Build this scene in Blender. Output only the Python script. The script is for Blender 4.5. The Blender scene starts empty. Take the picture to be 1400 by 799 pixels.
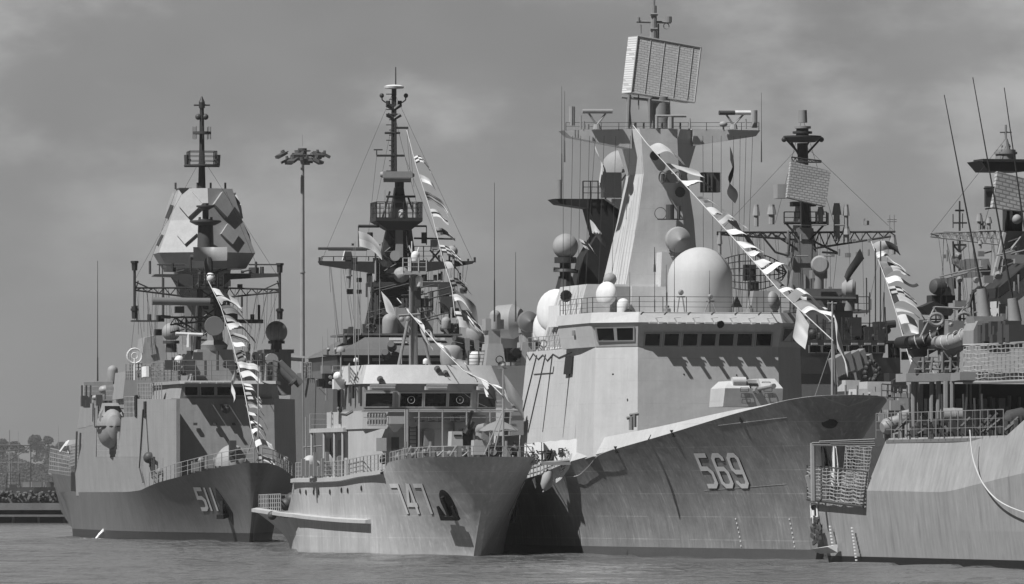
import bpy, math, random
import numpy as np
from mathutils import Vector, Matrix
random.seed(7)
C = bpy.context.scene.collection
V = Vector
R = math.radians
# ------------------------------------------------------------------ camera model (telephoto from a low boat)
F, CX, HZ, CAMH = 10500.0, 700.0, 678.0, 4.24

def W(px, py, Y):
    return V(((px - CX) * Y / F, Y, CAMH + (HZ - py) * Y / F))

# ------------------------------------------------------------------ materials (black and white photograph: all greys)
MATS = {}
def mat(name, v, rough=.6, var=.1, streak=.0, bump=.0, metal=0., spec=.4, seams=0., boot=None, rust=0., scuff=0.):  # scuff: pale streaks painted in place of sun glints off the water
    m = bpy.data.materials.new(name); m.use_nodes = True
    nt = m.node_tree; N = nt.nodes; L = nt.links
    b = N['Principled BSDF']
    b.inputs['Roughness'].default_value = rough
    b.inputs['Metallic'].default_value = metal
    b.inputs['Specular IOR Level'].default_value = spec
    b.inputs['Base Color'].default_value = (v, v, v, 1)
    if var or streak or seams or scuff or boot or rust:
        tc = N.new('ShaderNodeTexCoord')
        def noise(scale, sx=1, sy=1, sz=1, det=4):
            mp = N.new('ShaderNodeMapping'); mp.inputs['Scale'].default_value = (sx, sy, sz)
            L.new(tc.outputs['Object'], mp.inputs['Vector'])
            n = N.new('ShaderNodeTexNoise'); n.inputs['Scale'].default_value = scale
            n.inputs['Detail'].default_value = det
            L.new(mp.outputs['Vector'], n.inputs['Vector']); return n.outputs['Fac']
        def rng(s, a, b_, c, d):
            r = N.new('ShaderNodeMapRange'); r.inputs[1].default_value = a; r.inputs[2].default_value = b_
            r.inputs[3].default_value = c; r.inputs[4].default_value = d
            L.new(s, r.inputs[0]); return r.outputs[0]
        def mul(a, b_):
            x = N.new('ShaderNodeMath'); x.operation = 'MULTIPLY'; L.new(a, x.inputs[0])
            if hasattr(b_, 'node'): L.new(b_, x.inputs[1])
            else: x.inputs[1].default_value = b_
            return x.outputs[0]
        cur = rng(noise(.35, det=6), .3, .7, v * (1 - var), v * (1 + var))
        if var: cur = mul(cur, rng(noise(5, det=5), .3, .7, 1 - var * .5, 1 + var * .5))
        if streak:
            cur = mul(cur, rng(noise(1.0, 2.6, 2.6, .12, 3), .3, .7, 1 - streak, 1 + streak))
            cur = mul(cur, rng(noise(1.0, 9, 9, .5, 2), .55, .75, 1, 1 + streak * 1.3))
        if rust:
            cur = mul(cur, rng(noise(1.0, 1.4, 1.4, .16, 5), .6, .72, 1, 1 - rust))
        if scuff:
            cur = mul(cur, rng(noise(1.0, 3.2, 3.2, .55, 2), .60, .70, 1, 1 + scuff))  # pale streaks painted in place of sun glints off the water
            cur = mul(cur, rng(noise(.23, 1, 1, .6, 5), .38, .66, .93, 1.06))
        if seams:
            sx = N.new('ShaderNodeSeparateXYZ'); L.new(tc.outputs['Object'], sx.inputs[0])
            for out, per, off in ((sx.outputs['Z'], 1.55, .3), (sx.outputs['Y'], 6.1, 1.)):
                a = N.new('ShaderNodeMath'); a.operation = 'ADD'; L.new(out, a.inputs[0]); a.inputs[1].default_value = off + 20 * per
                f = N.new('ShaderNodeMath'); f.operation = 'MODULO'; L.new(a.outputs[0], f.inputs[0]); f.inputs[1].default_value = per
                k = N.new('ShaderNodeMath'); k.operation = 'LESS_THAN'; L.new(f.outputs[0], k.inputs[0]); k.inputs[1].default_value = .055
                br = mul(k.outputs[0], rng(noise(.5), .35, .65, 0, seams))
                ad = N.new('ShaderNodeMath'); ad.operation = 'ADD'; ad.inputs[1].default_value = 1; L.new(br, ad.inputs[0])
                cur = mul(cur, ad.outputs[0])
        if boot:
            sx = N.new('ShaderNodeSeparateXYZ'); L.new(tc.outputs['Object'], sx.inputs[0])
            k = N.new('ShaderNodeMath'); k.operation = 'LESS_THAN'; L.new(sx.outputs['Z'], k.inputs[0]); k.inputs[1].default_value = boot[0]
            mx = N.new('ShaderNodeMix'); L.new(k.outputs[0], mx.inputs['Factor'])
            L.new(cur, mx.inputs[2]); mx.inputs[3].default_value = boot[1]
            cur = mx.outputs[0]
        cb = N.new('ShaderNodeCombineColor')
        for i in range(3): L.new(cur, cb.inputs[i])
        L.new(cb.outputs[0], b.inputs['Base Color'])
        if bump:
            bp = N.new('ShaderNodeBump'); bp.inputs['Strength'].default_value = bump; bp.inputs['Distance'].default_value = .12
            L.new(noise(.55, det=2), bp.inputs['Height']); L.new(bp.outputs['Normal'], b.inputs['Normal'])
    MATS[name] = m
    return m
m_pale = mat('pale_ship_paint', .47, .6, .06, .045, .45, seams=-.10, spec=.25)
m_pale2 = mat('pale_deckhouse_paint', .47, .6, .06, .04, .25, spec=.25)
m_h569 = mat('pale_hull_paint', .22, .5, .12, .12, .5, seams=.5, scuff=.35, rust=.12, boot=(.72, .085))  # scuff stands in for sun glints off the water
m_h747 = mat('worn_hull_paint', .42, .5, .10, .09, .5, seams=.28, scuff=.2, rust=.1)  # scuff stands in for sun glints off the water
m_747 = mat('light_house_paint', .42, .55, .06, .05, .3, seams=-.05)
m_747b = mat('grey_house_paint', .22, .55, .05, .03, .2)
m_h511 = mat('mid_hull_paint', .135, .5, .10, .12, .3, seams=.10, boot=(.85, .03), rust=.25)
m_gs = mat('dull_ship_paint', .125, .55, .06, .05, .3)
m_511 = mat('mid_ship_paint', .29, .55, .07, .07, .4, seams=-.09, rust=.08)
m_511m = mat('silver_mast_paint', .31, .45, .10, .03, .3)
m_hD = mat('streaky_hull_paint', .30, .55, .07, .12, .25, boot=(.55, .012), rust=.22)
m_D = mat('grey_stern_paint', .26, .55, .07, .04, .2)
m_grey = mat('grey_paint', .22, .55, .08)
m_dgrey = mat('dark_grey_paint', .06, .55, .1)
m_mast = mat('dark_mast_paint', .032, .55, .1)
m_black = mat('black_paint', .012, .5, .1)
m_soot = mat('sooty_black_paint', .018, .7, .3)
m_dome = mat('radome_grey', .29, .6, .06, .05, spec=.25)
m_ddome = mat('dull_radome_grey', .15, .5, .04)
m_white = mat('white_paint', .66, .55, .06, .05, spec=.25)
m_glass = mat('bridge_glass', .006, .04, 0, spec=.3)
m_rope = mat('pale_rope', .5, .8, .1)
m_drope = mat('dark_wire', .05, .6, 0)
m_metal = mat('galvanised_metal', .3, .45, .1)
m_net = mat('weathered_net', .32, .8, .2)
m_deck = mat('deck_grey', .16, .8, .1)
m_rubber = mat('rubber_black', .02, .6, .1)
m_fw = mat('flag_white', .66, .8, .05)
m_fb = mat('flag_dark', .025, .8, .1)
m_fm = mat('flag_mid', .22, .8, .06)
m_fl = mat('flag_light', .48, .8, .05)
m_skin = mat('skin_tone', .25, .6, .05)
m_cloth = mat('dark_cloth', .02, .8, .1)
m_cloth2 = mat('grey_cloth', .12, .8, .1)
m_canvas = mat('canvas', .3, .8, .08)

# radar face: fine brickwork of slots
def radar_mat(name, v, bw=.5, bh=.17, mv=.62, ms=.03):
    m = bpy.data.materials.new(name); m.use_nodes = True
    N = m.node_tree.nodes; L = m.node_tree.links; b = N['Principled BSDF']
    tc = N.new('ShaderNodeTexCoord'); br = N.new('ShaderNodeTexBrick')
    L.new(tc.outputs['UV'], br.inputs['Vector'])
    br.inputs['Scale'].default_value = 1.0
    br.inputs['Color1'].default_value = (v, v, v, 1); br.inputs['Color2'].default_value = (v * .85,) * 3 + (1,)
    br.inputs['Mortar'].default_value = (v * mv,) * 3 + (1,)
    br.inputs['Mortar Size'].default_value = ms
    br.inputs['Brick Width'].default_value = bw; br.inputs['Row Height'].default_value = bh; br.inputs['Mortar Smooth'].default_value = .3
    L.new(br.outputs['Color'], b.inputs['Base Color'])
    bp = N.new('ShaderNodeBump'); bp.invert = True; bp.inputs['Strength'].default_value = .6; bp.inputs['Distance'].default_value = .03
    L.new(br.outputs['Fac'], bp.inputs['Height']); L.new(bp.outputs['Normal'], b.inputs['Normal'])
    b.inputs['Roughness'].default_value = .6
    return m
m_radar = radar_mat('radar_face', .62)
m_radar2 = radar_mat('radar_face_dull', .44, .5, .24, .5, .05)

# ------------------------------------------------------------------ mesh builder
class M:
    def __init__(s): s.v = []; s.f = []; s.mi = []; s.cur = 0; s.uv = {}
    def add(s, vs, fs):
        o = len(s.v); s.v += [tuple(p) for p in vs]
        for f in fs: s.f.append(tuple(i + o for i in f)); s.mi.append(s.cur)
        return s
    def box(s, x0, x1, y0, y1, z0, z1):
        return s.pr([(x0, y0), (x1, y0), (x1, y1), (x0, y1)], z0, [(x0, y0), (x1, y0), (x1, y1), (x0, y1)], z1)
    def pr(s, b, z0, t, z1):
        n = len(b)
        vs = [(p[0], p[1], p[2] if len(p) > 2 else z0) for p in b] + [(p[0], p[1], p[2] if len(p) > 2 else z1) for p in t]
        fs = [(i, (i + 1) % n, n + (i + 1) % n, n + i) for i in range(n)]
        fs += [tuple(range(n))[::-1], tuple(range(n, 2 * n))]
        return s.add(vs, fs)
    def ext(s, pts, vec):
        n = len(pts); vec = V(vec); pts = [V(p) for p in pts]
        vs = pts + [p + vec for p in pts]
        fs = [(i, (i + 1) % n, n + (i + 1) % n, n + i) for i in range(n)] + [tuple(range(n))[::-1], tuple(range(n, 2 * n))]
        return s.add(vs, fs)
    def ob(s, c, ax, ay, az):
        c, ax, ay, az = V(c), V(ax), V(ay), V(az)
        vs = [c + ax * i + ay * j + az * k for k in (-1, 1) for j in (-1, 1) for i in (-1, 1)]
        return s.add(vs, [(0, 2, 3, 1), (4, 5, 7, 6), (0, 1, 5, 4), (1, 3, 7, 5), (3, 2, 6, 7), (2, 0, 4, 6)])
    def cyl(s, a, b, r, r2=None, n=8, cap=True):
        a, b = V(a), V(b); r2 = r if r2 is None else r2
        d = (b - a)
        if d.length < 1e-6: return s
        d.normalize(); u = d.orthogonal().normalized(); w = d.cross(u)
        vs = []
        for k, (p, rr) in enumerate(((a, r), (b, r2))):
            vs += [p + (u * math.cos(2 * math.pi * i / n) + w * math.sin(2 * math.pi * i / n)) * rr for i in range(n)]
        fs = [(i, (i + 1) % n, n + (i + 1) % n, n + i) for i in range(n)]
        if cap: fs += [tuple(range(n))[::-1], tuple(range(n, 2 * n))]
        return s.add(vs, fs)
    def tube(s, pts, r, n=5):
        for a, b in zip(pts[:-1], pts[1:]): s.cyl(a, b, r, n=n)
        return s
    def lathe(s, c, prof, n=20, d=(0, 0, 1)):
        c = V(c); d = V(d).normalized(); u = d.orthogonal().normalized(); w = d.cross(u)
        vs = []; fs = []
        for r, h in prof:
            vs += [c + d * h + (u * math.cos(2 * math.pi * i / n) + w * math.sin(2 * math.pi * i / n)) * max(r, 1e-4) for i in range(n)]
        for k in range(len(prof) - 1):
            fs += [(k * n + i, k * n + (i + 1) % n, (k + 1) * n + (i + 1) % n, (k + 1) * n + i) for i in range(n)]
        fs += [tuple(range(n))[::-1], tuple(range((len(prof) - 1) * n, len(prof) * n))]
        return s.add(vs, fs)
    def sph(s, c, r, n=20, m=12, d=(0, 0, 1), k=1., lo=-90, hi=90):
        return s.lathe(c, [(r * math.cos(R(lo + (hi - lo) * i / m)), r * k * math.sin(R(lo + (hi - lo) * i / m))) for i in range(m + 1)], n, d)
    def dome(s, c, r, h, n=24):       # upright capsule: cylinder with a round top
        return s.lathe(c, [(r * .94, 0), (r, .05 * h)] + [(r * math.cos(R(a)), h - r + r * math.sin(R(a))) for a in range(0, 91, 9)], n)
    def rail(s, pts, h=1.0, nr=3, step=1.4, r=.022):
        pts = [V(p) for p in pts]; up = V((0, 0, 1))
        for a, b in zip(pts[:-1], pts[1:]):
            n = max(1, int((b - a).length / step))
            for i in range(n + 1):
                p = a.lerp(b, i / n); s.cyl(p, p + up * h, r * 1.15, n=5)
            for k in range(nr):
                z = up * h * (k + 1) / nr
                s.cyl(a + z, b + z, r if k == nr - 1 else r * .7, n=4)
        return s
    def truss(s, a, b, dep, n=6, r=.05, side=.0):     # flat lattice girder, dep = offset of lower chord
        a, b, dep = V(a), V(b), V(dep)
        s.cyl(a, b, r, n=5); s.cyl(a + dep, b + dep * .25, r, n=5)
        for i in range(n):
            t0, t1 = i / n, (i + 1) / n
            l0 = (a + dep).lerp(b + dep * .25, t0); l1 = (a + dep).lerp(b + dep * .25, t1)
            u0 = a.lerp(b, t0); u1 = a.lerp(b, t1)
            s.cyl(l0, u0.lerp(u1, .5), r * .7, n=4); s.cyl(u0.lerp(u1, .5), l1, r * .7, n=4)
        return s
    def b(s, name, mt, parent=None, label=None, flat=False):
        me = bpy.data.meshes.new(name); me.from_pydata(s.v, [], s.f); me.update()
        for m_ in (mt if isinstance(mt, (list, tuple)) else [mt]): me.materials.append(m_)
        me.polygons.foreach_set('material_index', s.mi)
        if not flat:
            me.polygons.foreach_set('use_smooth', [True] * len(me.polygons))
            me.set_sharp_from_angle(angle=R(32))
        o = bpy.data.objects.new(name, me); C.objects.link(o)
        if parent is not None: o.parent = parent
        if label: o['label'] = label
        return o

def empty(name, label, cat, loc=(0, 0, 0), rz=0, group=None):
    o = bpy.data.objects.new(name, None); C.objects.link(o)
    o.location = loc; o.rotation_euler = (0, 0, rz); o.empty_display_size = .2
    o['label'] = label; o['category'] = cat
    if group: o['group'] = group
    return o
def tag(o, label=None, cat=None, group=None, kind=None):
    if label: o['label'] = label
    if cat: o['category'] = cat
    if group: o['group'] = group
    if kind: o['kind'] = kind
    return o

# ------------------------------------------------------------------ a ship's own frame: x to the right, y away from the camera, z up
class Ship:
    def __init__(s, X0, Y0, deg, name, label):
        s.X0, s.Y0 = X0, Y0; s.th = R(deg); s.s, s.c = math.sin(s.th), math.cos(s.th)
        s.root = empty(name, label, 'warship', (X0, Y0, 0), s.th, 'warships moored along the quay')
    def P(s, px, py, y):
        k = (px - CX) / F
        x = (k * (s.Y0 + y * s.c) - s.X0 + y * s.s) / (s.c - k * s.s)
        Y = s.Y0 + x * s.s + y * s.c
        return V((x, y, CAMH + (HZ - py) * Y / F))
    def Q(s, px, py, x):
        k = (px - CX) / F
        y = (s.X0 + x * s.c - k * (s.Y0 + x * s.s)) / (s.s + k * s.c)
        Y = s.Y0 + x * s.s + y * s.c
        return V((x, y, CAMH + (HZ - py) * Y / F))
    def k(s, y): return (s.Y0 + y * s.c) / F          # metres per photo pixel
    def w(s, p):
        return V((s.X0 + p[0] * s.c - p[1] * s.s, s.Y0 + p[0] * s.s + p[1] * s.c, p[2]))
    def pix(s, p):
        q = s.w(p); return CX + F * q.x / q.y, HZ - F * (q.z - CAMH) / q.y
    # a box whose front face (at local y) fills a pixel rectangle
    def pbox(s, m, x0, y0, x1, y1, y, d, tx=0, tz=0):
        a, b = s.P(x0, y1, y), s.P(x1, y0, y)
        m.pr([(a.x, y), (b.x, y), (b.x, y + d), (a.x, y + d)], a.z, [(a.x + tx, y + tz), (b.x - tx, y + tz), (b.x - tx, y + d), (a.x + tx, y + d)], b.z)
    def pcyl(s, m, a, b, y, r, r2=None, n=6):
        m.cyl(s.P(a[0], a[1], y), s.P(b[0], b[1], y), r, r2, n)
    def whip(s, m, x, y0, y1, y, r=.035, x2=None):
        a, b = s.P(x, y0, y), s.P(x if x2 is None else x2, y1, y)
        m.cyl(a, a.lerp(b, .3), r, r * .7, 5); m.cyl(a.lerp(b, .3), b, r * .5, r * .25, 5)

def pchip(xs, ys):
    xs = np.array(xs, float); ys = np.array(ys, float); h = np.diff(xs); d = np.diff(ys) / h
    m = np.zeros(len(xs)); m[0] = d[0]; m[-1] = d[-1]
    for i in range(1, len(xs) - 1):
        m[i] = 0 if d[i - 1] * d[i] <= 0 else 2 * d[i - 1] * d[i] / (d[i - 1] + d[i])
    def f(x):
        x = min(max(x, xs[0]), xs[-1]); i = min(int(np.searchsorted(xs, x, 'right')) - 1, len(xs) - 2)
        t = (x - xs[i]) / h[i]; t2 = t * t; t3 = t2 * t
        return float((2 * t3 - 3 * t2 + 1) * ys[i] + (t3 - 2 * t2 + t) * h[i] * m[i] + (-2 * t3 + 3 * t2) * ys[i + 1] + (t3 - t2) * h[i] * m[i + 1])
    return f

class Hull:     # q = distance aft of the stem at any height
    def __init__(s, L, over, hw, hd, zd, p=1.4, ov=1.15, strake=None):
        s.L, s.over, s.p, s.ov = L, over, p, ov
        s.hw, s.hd, s.zd = pchip(*hw), pchip(*hd), pchip(*zd); s.zt = s.zd(0); s.strake = pchip(*strake) if strake else None
        s.fade = 36.
    def ys(s, z): return -s.over * max(0., min(1.15, z / s.zt)) ** s.ov
    def B(s, q, z):
        t = z / s.zd(q)
        if t <= 0: return s.hw(q) * (1 + .06 * z)
        t = min(t, 1.); return s.hw(q) + (s.hd(q) - s.hw(q)) * t ** s.p
    def pt(s, q, v, side):
        z = v * s.zd(q) if v > 0 else v * 1.5
        y = q + s.ys(z) * max(0, 1 - q / s.fade)
        return V((side * s.B(q, z), y, z))
    def at(s, y, z, side=-1, out=0.):
        q = y
        for _ in range(30): q = .5 * q + .5 * (y - s.ys(z) * max(0, 1 - max(q, 0) / s.fade))
        return V((side * (s.B(max(q, 0), z) + out), y, z))
    def nrm(s, y, z, side=-1):
        a = s.at(y + .2, z, side) - s.at(y - .2, z, side); b_ = s.at(y, z + .2, side) - s.at(y, z - .2, side)
        n = a.cross(b_).normalized(); return n if n.x * side > 0 else -n
    def find(s, ship, px, py, side=-1):
        best = None
        for i in range(241):
            q = .96 * s.L * (i / 240) ** 1.8
            for j in range(61):
                p = s.pt(q, j / 60, side); a, b = ship.pix(p); e = (a - px) ** 2 + (b - py) ** 2
                if best is None or e < best[0]: best = (e, p)
        return best[1]
    def build(s, mt, parent, n=64, nv=14):
        m = M(); qs = [s.L * (i / n) ** 2.1 for i in range(n + 1)]
        vs = [-1., 0] + [(j + 1) / nv for j in range(nv)]
        rows = len(vs) + (1 if s.strake else 0)
        for side in (-1, 1):
            g = []
            for q in qs:
                col = [s.pt(q, v, side) for v in vs]
                if s.strake:
                    h = s.strake(q); t = col[-1]; col.append(V((t.x - side * min(.42 * h, abs(t.x) * .5), t.y, t.z + h + .002)))
                g += col
            fs = []
            for i in range(n):
                for j in range(rows - 1):
                    a = i * rows + j; f = (a, a + rows, a + rows + 1, a + 1)
                    fs.append(f if side > 0 else f[::-1])
            m.add(g, fs)
        # stem bar and transom
        for j in range(rows - 1):
            def sp(jj, side):
                if jj < len(vs): return s.pt(0, vs[jj], side)
                t = s.pt(0, 1, side); return V((t.x * .5, t.y, t.z + s.strake(0)))
            a, b_, c, d_ = sp(j, -1), sp(j, 1), sp(j + 1, 1), sp(j + 1, -1)
            e, g_ = V((0, a.y - .06, a.z)), V((0, d_.y - .06, d_.z))
            m.add([a, e, g_, d_], [(0, 1, 2, 3)]); m.add([e, b_, c, g_], [(0, 1, 2, 3)])
        col = [s.pt(s.L, v, -1) for v in vs] + [s.pt(s.L, v, 1) for v in vs][::-1]
        m.add(col, [tuple(range(len(col)))])
        return m.b('hull', mt, parent)
    def deck(s, mt, parent, drop=.9, n=48):
        m = M(); g = []; fs = []
        for i in range(n + 1):
            q = .25 + (s.L - .3) * (i / n) ** 1.8; z = s.zd(q) - drop; a = s.pt(q, (s.zd(q) - drop) / s.zd(q), -1); b_ = max(.02, -a.x - .03)
            g += [(-b_, a.y, z), (b_, a.y, z)]
        for i in range(n): fs.append((2 * i, 2 * i + 1, 2 * i + 3, 2 * i + 2))
        m.add(g, fs); return m.b('weather_deck', mt, parent)

# ------------------------------------------------------------------ numerals drawn as strokes that follow the hull plating
DIG = {'5': [[(.52, .93), (.07, .93), (.07, .56), (.36, .56), (.5, .44), (.5, .17), (.38, .07), (.03, .07)]],
       '6': [[(.5, .78), (.5, .85), (.4, .93), (.17, .93), (.07, .83), (.07, .17), (.17, .07), (.4, .07), (.5, .17), (.5, .44), (.4, .55), (.07, .55)]],
       '9': [[(.07, .22), (.07, .17), (.17, .07), (.4, .07), (.5, .17), (.5, .83), (.4, .93), (.17, .93), (.07, .83), (.07, .56), (.17, .46), (.5, .46)]],
       '7': [[(.0, .93), (.5, .93), (.5, .0)]],
       '4': [[(.4, 1.), (.05, .3), (.58, .3)], [(.46, 1.), (.46, 0)]],
       '1': [[(.25, 1), (.25, 0)]]}
def stroke(pts, w):
    out = []
    for i, p in enumerate(pts):
        p = V(p).to_2d() if not isinstance(p, tuple) else V((p[0], p[1]))
        d = V((0, 0))
        if i > 0: d0 = (V(pts[i]) - V(pts[i - 1])).normalized()
        if i < len(pts) - 1: d1 = (V(pts[i + 1]) - V(pts[i])).normalized()
        if i == 0: n = V((-d1.y, d1.x)); k = 1
        elif i == len(pts) - 1: n = V((-d0.y, d0.x)); k = 1
        else:
            n0 = V((-d0.y, d0.x)); n1 = V((-d1.y, d1.x)); n = (n0 + n1).normalized(); k = 1 / max(.4, n.dot(n0))
        out.append((p + n * w * k / 2, p - n * w * k / 2))
    return out
def numerals(txt, place, wid, hei, gap, sw, widths=None, shear=0., off_=.05):
    m = M(); u0 = 0
    for ci, ch in enumerate(txt):
        cw = wid * (widths or {}).get(ch, 1)
        for off, mi, lift in ((off_, 1, .012), (0, 0, .05)):
            m.cur = mi
            for st in DIG[ch]:
                lr = stroke(st, sw)
                for a, b in zip(lr[:-1], lr[1:]):
                    for e in range(4):
                        cs = []
                        for t in (e / 4, (e + 1) / 4):
                            for k in (0, 1):
                                q = a[k].lerp(b[k], t); cs.append(q)
                        ps = [place(u0 + (q.x / .57) * cw + off * hei * .55 - shear * q.y * hei, q.y * hei - off * hei * .3, lift) for q in cs]
                        m.add(ps, [(0, 1, 3, 2)])
        u0 += cw + gap
    return m
def hull_numerals(hull, ship, glyphs, ztop_px, zbot_px, slant, sw, off=.02, hull_side=-1):
    # glyphs: (digit, left, right) measured at their top edge; every stroke vertex is laid on the plating
    xm = (glyphs[0][1] + glyphs[-1][2]) / 2; zb = hull.find(ship, xm + slant, zbot_px).z; zt = hull.find(ship, xm, ztop_px).z; hei = zt - zb; m = M()
    def put(px, z, lift):
        lo, hi = -4., 60.
        for _ in range(36):
            y = (lo + hi) / 2
            if ship.pix(hull.at(y, z, -1, 0))[0] > px: lo = y
            else: hi = y
        return hull.at((lo + hi) / 2, z, -1, lift)
    for ch, xl, xr in glyphs:
        for o_, mi, lift in ((off, 1, .02), (0, 0, .055)):
            m.cur = mi
            for st in DIG[ch]:
                lr = stroke(st, sw)
                for a, b in zip(lr[:-1], lr[1:]):
                    for e in range(4):
                        cs = [a[k].lerp(b[k], t) for t in (e / 4, (e + 1) / 4) for k in (0, 1)]
                        m.add([put(xl + (xr - xl) * q.x / .57 + slant * (1 - q.y) + o_ * 40, zb + q.y * hei - o_ * 2, lift) for q in cs], [(0, 1, 3, 2)])
    return m
def ring(m, c, r, t, d, n=18):
    c = V(c); d = V(d).normalized(); u = d.orthogonal().normalized(); w = d.cross(u)
    pts = [c + (u * math.cos(2 * math.pi * i / n) + w * math.sin(2 * math.pi * i / n)) * r for i in range(n + 1)]
    m.tube(pts, t, 6)
def window(name, parent, quad, inset=.04, frame=.07, mt=None, fm=None, out=(0, -1, 0)):
    # quad: bl, br, tr, tl on the wall; a raised frame with dark glass set in it
    q = [V(p) for p in quad]; fm = fm or m_metal; o = V(out).normalized(); c = sum(q, V((0, 0, 0))) / 4
    big = [c + (p - c) * (1 + frame * 2.2 / max((p - c).length, .2)) for p in q]
    m = M(); vs = [p + o * .06 for p in q] + [p + o * .06 for p in big] + [p + o * .005 for p in q] + [p - o * .05 for p in big]
    fs = []
    for i in range(4):
        j = (i + 1) % 4
        fs += [(4 + i, 4 + j, j, i), (12 + i, 12 + j, 4 + j, 4 + i), (i, j, 8 + j, 8 + i)]
    m.add(vs, fs); m.cur = 1; m.ext([p + o * .012 for p in q], o * .012)
    f = m.b(name, [fm or m_grey, mt or m_glass], parent)
    return f
# ------------------------------------------------------------------ camera, sky, sun
sc = bpy.context.scene
cam = bpy.data.cameras.new('camera'); co = bpy.data.objects.new('camera', cam); C.objects.link(co); sc.camera = co
co.location = (0, 0, CAMH); co.rotation_euler = (R(90), 0, 0)
cam.sensor_width = 36; cam.lens = F / 1400 * 36; cam.shift_y = (HZ - 399.5) / 1400
cam.clip_start = 1; cam.clip_end = 30000
SUNAZ = V((-.796, -.605)); SUNEL = 54
w = bpy.data.worlds.new('World'); sc.world = w; w.use_nodes = True
N = w.node_tree.nodes; L = w.node_tree.links
bg = N['Background']; sky = N.new('ShaderNodeTexSky'); sky.sky_type = 'NISHITA'; sky.sun_disc = False
sky.sun_elevation = R(SUNEL); sky.sun_rotation = math.atan2(SUNAZ.x, SUNAZ.y)
sky.air_density = 1.0; sky.dust_density = .3; sky.ozone_density = 1.0
sep = N.new('ShaderNodeSeparateColor'); L.new(sky.outputs[0], sep.inputs[0])     # red-filtered black and white film
def wm(op, a, b_):
    n = N.new('ShaderNodeMath'); n.operation = op
    for i, q in enumerate((a, b_)):
        if hasattr(q, 'node'): L.new(q, n.inputs[i])
        else: n.inputs[i].default_value = q
    return n.outputs[0]
tc = N.new('ShaderNodeTexCoord'); mp = N.new('ShaderNodeMapping'); mp.inputs['Scale'].default_value = (1, 1, 2.0)
mp.inputs['Location'].default_value = (3.1, .4, 1.7)
L.new(tc.outputs['Generated'], mp.inputs[0])
def cloud(scale, lo, hi, det=6, ro=.55):
    n = N.new('ShaderNodeTexNoise'); n.inputs['Scale'].default_value = scale; n.inputs['Detail'].default_value = det; n.inputs['Roughness'].default_value = ro
    L.new(mp.outputs[0], n.inputs['Vector'])
    r = N.new('ShaderNodeMapRange'); r.interpolation_type = 'SMOOTHSTEP'; r.inputs[1].default_value = lo; r.inputs[2].default_value = hi
    L.new(n.outputs['Fac'], r.inputs[0]); return r.outputs[0]
sx = N.new('ShaderNodeSeparateXYZ'); L.new(tc.outputs['Generated'], sx.inputs[0])
up = N.new('ShaderNodeMapRange'); up.inputs[1].default_value = .018; up.inputs[2].default_value = .055; L.new(sx.outputs['Z'], up.inputs[0])
cl = wm('MULTIPLY', cloud(34, .42, .72), up.outputs[0])
cl2 = cloud(15, .3, .75, 3)
lum = wm('ADD', wm('MULTIPLY', sep.outputs['Red'], .02), 2.15)      # thin veil of high cloud over the blue
lum = wm('MULTIPLY', lum, wm('ADD', wm('MULTIPLY', cl, .7), wm('ADD', .86, wm('MULTIPLY', cl2, .24))))
zen = N.new('ShaderNodeMapRange'); zen.inputs[1].default_value = .22; zen.inputs[2].default_value = .65; zen.inputs[3].default_value = 1; zen.inputs[4].default_value = .10; L.new(sx.outputs['Z'], zen.inputs[0])
ahead = N.new('ShaderNodeMapRange'); ahead.inputs[1].default_value = .3; ahead.inputs[2].default_value = .9; ahead.inputs[3].default_value = .18; ahead.inputs[4].default_value = 1; L.new(sx.outputs['Y'], ahead.inputs[0])
lum = wm('MULTIPLY', lum, ahead.outputs[0])      # sky dimmed outside the view, added to deepen the shadows
lum = wm('MULTIPLY', lum, zen.outputs[0])      # red-filtered film: the blue overhead goes dark, dimmed to lower the fill light
cmb = N.new('ShaderNodeCombineColor')
for i in range(3): L.new(lum, cmb.inputs[i])
L.new(cmb.outputs[0], bg.inputs[0]); bg.inputs[1].default_value = .1
sun = bpy.data.lights.new('sun', 'SUN'); so = bpy.data.objects.new('sun', sun); C.objects.link(so)
sun.energy = 4.9; sun.angle = R(.53); sun.color = (1, 1, 1)
d = V((SUNAZ.x * math.cos(R(SUNEL)), SUNAZ.y * math.cos(R(SUNEL)), math.sin(R(SUNEL))))
so.rotation_euler = (-d).to_track_quat('-Z', 'Y').to_euler(); so.location = d * 500
sc.view_settings.view_transform = 'Standard'; sc.view_settings.look = 'None'; sc.view_settings.exposure = .24; sc.view_settings.gamma = 1
sc.view_settings.use_curve_mapping = False
sc.cycles.max_bounces = 5; sc.cycles.diffuse_bounces = 3; sc.cycles.volume_bounces = 0; sc.cycles.use_denoising = True

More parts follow.
